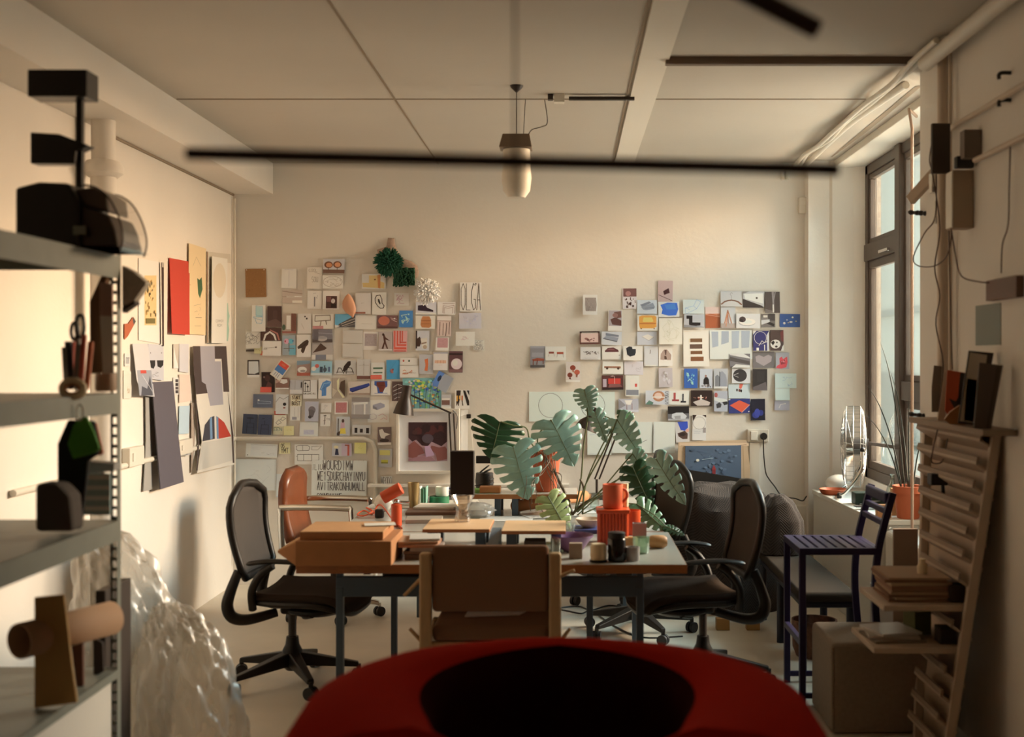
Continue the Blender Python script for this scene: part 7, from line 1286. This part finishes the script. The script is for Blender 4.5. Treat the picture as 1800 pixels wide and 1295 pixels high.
# ---------------------------------------------------------------- slotted steel shelving, left foreground
m_steel = mat('grey_green_steel', (0.20, 0.215, 0.185), 0.5, noise=0.06, scale=10)
sh = thing('steel_shelving', (-1.86, 3.6, 0), 'grey slotted-angle steel shelving in the left foreground', 'shelving')
SX0, SX1, SY0, SY1 = -0.27, 0.285, -0.6, 0.6
for (x, y, sx, sy) in ((SX1, SY1, -1, -1), (SX1, SY0, -1, 1), (SX0, SY1, 1, -1), (SX0, SY0, 1, 1)):
    b = MB().use(m_steel); b.box(min(x, x+sx*.002), max(x, x+sx*.002), min(y, y+sy*.034), max(y, y+sy*.034), 0, 2.02)
    xa, xb = x+sx*.002, x+sx*.036
    b.box(min(xa, xa+sx*.007), max(xa, xa+sx*.007), min(y, y+sy*.002), max(y, y+sy*.002), 0, 2.02); b.box(min(xb, xb-sx*.009), max(xb, xb-sx*.009), min(y, y+sy*.002), max(y, y+sy*.002), 0, 2.02)
    z = 0.0
    while z < 2.0: b.box(min(xa, xb), max(xa, xb), min(y, y+sy*.002), max(y, y+sy*.002), z, z+0.012); z += 0.036
    b.build('upright', sh)
for z in (1.925, 1.455, 1.01, 0.532, 0.06):
    hh = 0.08 if z > 1.9 else (0.03 if z == 0.532 else 0.07)
    b = MB().use(m_steel).box(SX0, SX1, SY0, SY1, z+hh-0.004, z+hh)
    b.box(SX1-.003, SX1+.001, SY0, SY1-0.002, z, z+hh).box(SX0, SX0+.003, SY0, SY1, z, z+hh).box(SX0, SX1, SY1-.003, SY1, z+hh*0.4, z+hh).box(SX0, SX1, SY0, SY0+.003, z, z+hh)
    b.build('shelf', sh)
def L_(x, y, Y=3.95): return at(x, y, Y)
# machine on top
ZT = 2.006
ma = thing('bench_machine', (xat(170, 4.0), 4.0, ZT), 'black bench machine with tall post and head block on top of the shelving', 'machine')
mo = ma.location.copy()
def mpoly(px, y0, y1, m, name, bevel=0.0, smooth=False):
    b = MB().use(m); pp = [(at(x, y, 4.0)-mo) for x, y in px]; b.prism([(v.x, max(v.z, 0.0)) for v in pp], lambda u, v, t: Vector((u, t, v)), y0, y1); return b.build(name, ma, smooth, bevel=bevel)
m_mach = mat('machine_black', (0.010, 0.007, 0.006), 0.4); m_mach2 = mat('machine_brown_cover', (0.045, 0.028, 0.020), 0.35)
mpoly([(60, 445), (60, 340), (100, 330), (150, 332), (168, 362), (170, 443)], -0.14, 0.12, m_mach, 'machine_body', 0.01)
mpoly([(168, 443), (168, 370), (215, 386), (226, 410), (233, 443)], -0.12, 0.10, m_mach2, 'front_housing', 0.008)
mpoly([(150, 340), (185, 336), (208, 350), (212, 380), (165, 366)], -0.10, 0.08, mat('machine_grey_brown', (0.09, .062, .045), .4), 'top_housing', 0.008)
mpoly([(60, 449), (60, 444), (236, 446), (236, 451)], -0.16, 0.14, mat('machine_base', (0.06, .045, .038), .4), 'base_plate', 0.002)
arc = [at(x, y, 4.0)-mo for x, y in ((165, 334), (190, 337), (212, 352), (228, 378), (238, 408), (239, 430), (234, 447))]
MB().use(glass_mat('clear_cover', tint=(.94, .9, .86), gloss=.05)).grid(lambda u, v: smoothpath(arc, 5)[min(int(u*30), 30)]+Vector((0, -0.12+v*0.22, 0)), 30, 4).build('clear_cover', ma, True)
for y in (-0.12, 0.10): rod([p+Vector((0, y, 0)) for p in smoothpath(arc, 5)], 0.003, m_mach2, 'cover_edge', ma)
p0, p1 = at(141, 335, 4.0)-mo, at(141, 160, 4.0)-mo
MB().use(m_mach).box(p0.x-.011, p0.x+.011, -.011, .011, p0.z, p1.z).build('post', ma, bevel=.002)
mpoly([(60, 175), (60, 128), (163, 128), (163, 175)], -.05, .05, m_mach, 'head_block', 0.003)
mpoly([(60, 290), (60, 235), (110, 238), (162, 258), (140, 268), (138, 290)], -.03, .03, m_mach, 'side_arm', 0.004)
MB().use(m_steel).box(-.02, .02, -.143, -.14, at(100, 420, 4.0).z-mo.z, at(100, 405, 4.0).z-mo.z).build('badge_plate', ma)
# grey foam wedge clipped beyond the upright
def lpoly(name, px, Y, th, label, cat, m, bevel=0.0, parts=None):
    cx = sum(p[0] for p in px)/len(px); cy = sum(p[1] for p in px)/len(px); C = at(cx, cy, Y); b = MB().use(m)
    pp = [at(x, y, Y)-C for x, y in px]; b.prism([(v.x, v.z) for v in pp], lambda u, v, t: Vector((u, t, v)), 0, th); o = one(b, name, label, cat, C, bevel=bevel)
    for nm, px2, m2, t0, t1 in (parts or []):
        q2 = [at(x, y, Y)-C for x, y in px2]; MB().use(m2).prism([(v.x, v.z) for v in q2], lambda u, v, t: Vector((u, t, v)), t0, t1).build(nm, o, bevel=bevel)
    return o
lpoly('foam_wedge', [(214, 466), (236, 478), (257, 497), (250, 508), (236, 528), (214, 540)], 4.205, 0.05, 'grey foam wedge sticking out beyond the shelving upright', 'foam', mat('grey_foam', (0.42, .38, .32), .9, noise=.1, scale=60), .004, [('dark_edge', [(214, 540), (236, 528), (238, 533), (214, 550)], m_dk, 0.0, 0.05)])
# hanging envelope and clip on second level
lpoly('hanging_bag', [(178, 484), (190, 480), (178, 520), (182, 655), (152, 657), (158, 600), (157, 530)], 4.12, 0.04, 'brown paper bag hanging from the top shelf of the shelving', 'bag', mat('kraft_brown', (0.16, .085, .04), .8), .003)
lpoly('card_strip', [(176, 497), (197, 500), (200, 655), (181, 658), (176, 556)], 4.10, 0.004, 'pink and white card hanging beside the brown paper bag', 'card', m_paper, 0, [('pink_band', [(175.5, 496), (197.5, 499), (198, 556), (176, 555)], mat('pink_card', (0.40, .24, .20), .7), -0.002, 0.006)])
sc2 = thing('scissors', at(135, 640, 3.98), 'dark-handled scissors standing among the tools on the shelving', 'scissors'); o0 = sc2.location.copy()
for i, (cx, cy, rx, ry) in enumerate(((141, 573, 7, 20), (131, 582, 6, 15))):
    MB().use(mat('navy_plastic', (0.02, .022, .03), .4)).tube([at(cx+rx*cos(t), cy+ry*sin(t), 3.98)-o0 for t in [2*pi*j/16 for j in range(16)]], 0.006, 7, closed=True).build('handle', sc2, True)
for x in (134, 138): rod([at(x, 596, 3.98)-o0, at(x-4, 680, 3.98)-o0], 0.006, m_steel, 'blade', sc2)
tools = [(112, 610, 116, 685, .007, m_steel, 'steel rod tool leftmost on the second shelf'), (120, 600, 124, 685, .012, m_black, 'black-handled tool on the second shelf'), (127, 600, 120, 685, .011, mat('red_handle', (0.42, .05, .02), .4), 'red-handled tool left of the scissors'), (148, 588, 141, 685, .009, MATS['red_handle'], 'red-handled tool right of the scissors'), (142, 605, 138, 685, .012, m_steel, 'grey metal tool behind the scissors'), (160, 600, 152, 688, .010, mat('orange_handle', (0.45, .12, .04), .5), 'long orange-brown stick leaning on the second shelf')]
for i, (x0, y0, x1, y1, r, m, lb) in enumerate(tools):
    Y = 3.88+0.03*(i % 3); C = at(x1, 686, Y); one(MB().use(m).tube([at(x0, y0, Y)-C, at(x1, 684, Y)-C], r, 9), 'hand_tool', lb, 'tool', C, smooth=True)
tr = thing('tape_roll', at(128, 683, 3.80), 'cream roll of masking tape on the second shelf', 'tape'); MB().use(m_cream).tube([(0.0+0.036*cos(t), 0.0, 0.0+0.026*sin(t)) for t in [2*pi*j/20 for j in range(20)]], 0.011, 8, closed=True).build('tape_ring', tr, True)
MB().use(m_card).tube([(0.026*cos(t), 0.0, 0.017*sin(t)) for t in [2*pi*j/20 for j in range(20)]], 0.006, 8, closed=True).build('cardboard_core', tr, True)
one(MB().use(mat('speckled_jar', (0.42, .30, .22), .5)).lathe(cup(.035, .06), n=22), 'jar', 'speckled beige pot on the second shelf by the upright', 'jar', at(186, 687, 4.08), smooth=True)
# hanging things on the third level
gp = lpoly('pouch', [(140, 735), (152, 732), (165, 760), (175, 790), (160, 798), (128, 806), (118, 780), (128, 748)], 3.80, 0.012, 'bright green pouch hanging from a ring on the shelving', 'pouch', mat('bright_green', (0.065, .27, .015), .7), .003)
C = gp.location; MB().use(m_chrome).tube([at(140+6*cos(t), 725+14*sin(t), 3.80)-C for t in [2*pi*j/18 for j in range(18)]], 0.0025, 6, closed=True).build('ring', gp, True)
lpoly('black_apron', [(118, 738), (165, 740), (172, 798), (155, 810), (148, 880), (140, 930), (100, 932), (100, 780)], 3.88, 0.02, 'black cloth apron hanging behind the green pouch', 'apron', mat('black_cloth', (0.008, .007, .007), .9), .006)
lpoly('orange_strap', [(164, 742), (169, 744), (181, 795), (178, 800), (172, 800)], 3.90, 0.01, 'orange strap hanging behind the green pouch', 'strap', MATS['orange_handle'], .001)
lpoly('grey_bag', [(60, 850), (100, 850), (122, 872), (128, 935), (60, 935)], 3.76, 0.10, 'grey lump of cloth on the third shelf at the picture edge', 'cloth', mat('grey_cloth', (0.08, .065, .055), .9), .015)
lpoly('metal_bracket', [(150, 810), (200, 815), (200, 828), (172, 830), (172, 850), (150, 852)], 4.12, 0.06, 'grey metal bracket beyond the black apron', 'bracket', m_greyp, .003)
b = MB().use(mat('teal_paper', (0.30, .40, .40), .7)).box(-.05, .05, 0, .01, 0, .14).use(m_paper)
for k in range(4): b.box(-.05, .05, -.001, 0, .015+k*.035, .03+k*.035)
one(b, 'striped_card', 'pale teal striped card on the third shelf by the upright', 'card', at(167, 905, 4.05), bevel=.001)
# fourth level: tube, boards
tu = thing('cardboard_tube', at(150, 1095, 3.9), 'thick cardboard tube on the fourth level of the shelving', 'tube')
MB().use(mat('tube_tan', (0.44, .27, .16), .8)).tube([(-.10, -.25, 0), (.055, .08, 0)], .052, 24, cap=False).build('tube_wall', tu, True, solid=.006)
lpoly('yellow_board', [(60, 1050), (112, 1045), (126, 1170), (135, 1235), (60, 1245)], 3.70, .012, 'yellow-brown board standing at the left picture edge', 'board', mat('yellow_board', (0.42, .25, .08), .7), .002)
lpoly('brown_board', [(124, 1128), (145, 1128), (146, 1205), (135, 1214)], 3.95, .015, 'dark red-brown board behind the yellow one', 'board', mat('redbrown_board', (0.12, .04, .02), .7), .002)
lpoly('dark_board', [(163, 1120), (180, 1130), (182, 1180), (164, 1190)], 4.1, .015, 'black board right of the brown board on the shelving', 'board', m_dk, .002)
one(MB().use(m_paper).box(-.235, .268, -.55, .585, 0, .392), 'storage_box', 'large white box on the bottom shelf of the shelving', 'box', (-1.86, 3.58, .135), bevel=.006)
one(MB().use(m_dk).box(-.018, .018, -.25, .0, 0, .82), 'dark_plank', 'dark plank standing on the floor behind the upright', 'plank', (xat(222, 4.5), 4.5, 0), bevel=.003)
# clear plastic bags
m_film = glass_mat('bag_film', tint=(0.93, 0.92, 0.90), gloss=0.03, rough=0.35, body=0.24, bodycol=(0.85, 0.80, 0.72))
def film_bag(label, cx, cy, prof, seed, amp):
    rg = random.Random(seed); ph = [rg.uniform(0, 6) for _ in range(12)]
    def fn(u, v):
        a = u*2*pi; k = v*(len(prof)-1); i = min(int(k), len(prof)-2); f = k-i; r = prof[i][0]*(1-f)+prof[i+1][0]*f; z = prof[i][1]*(1-f)+prof[i+1][1]*f; dx = prof[i][2]*(1-f)+prof[i+1][2]*f
        n = abs(sin(3*a+7*v+ph[0]))+0.8*abs(sin(5*a-11*v+ph[1]))+0.6*abs(sin(8*a+17*v+ph[2]))+0.22*abs(sin(13*a-19*v+ph[3]))+0.1*sin(21*a+27*v+ph[4])-1.5
        return Vector(((r*(1+amp*n))*cos(a)+dx, (r*(1+amp*n))*sin(a)*0.8, max(0.003, z+0.02*n*(0 < v < 1))))
    return one(MB().use(m_film).grid(fn, 90, 60), 'plastic_bag', label, 'bag', (cx, cy, 0), smooth=True)
film_bag('tall heap of clear crumpled plastic wrap behind the shelving upright', -1.80, 4.78, [(.16, .0, .0), (.20, .2, .0), (.20, .45, .02), (.19, .65, .02), (.15, .82, -.02), (.09, .93, -.06), (.02, .97, -.10)], 3, .12)
film_bag('large clear plastic bag on the floor right of the shelving', -1.50, 4.70, [(.17, .0, .02), (.21, .15, .02), (.19, .35, .0), (.15, .52, -.02), (.10, .62, -.05), (.03, .68, -.08)], 9, .10)
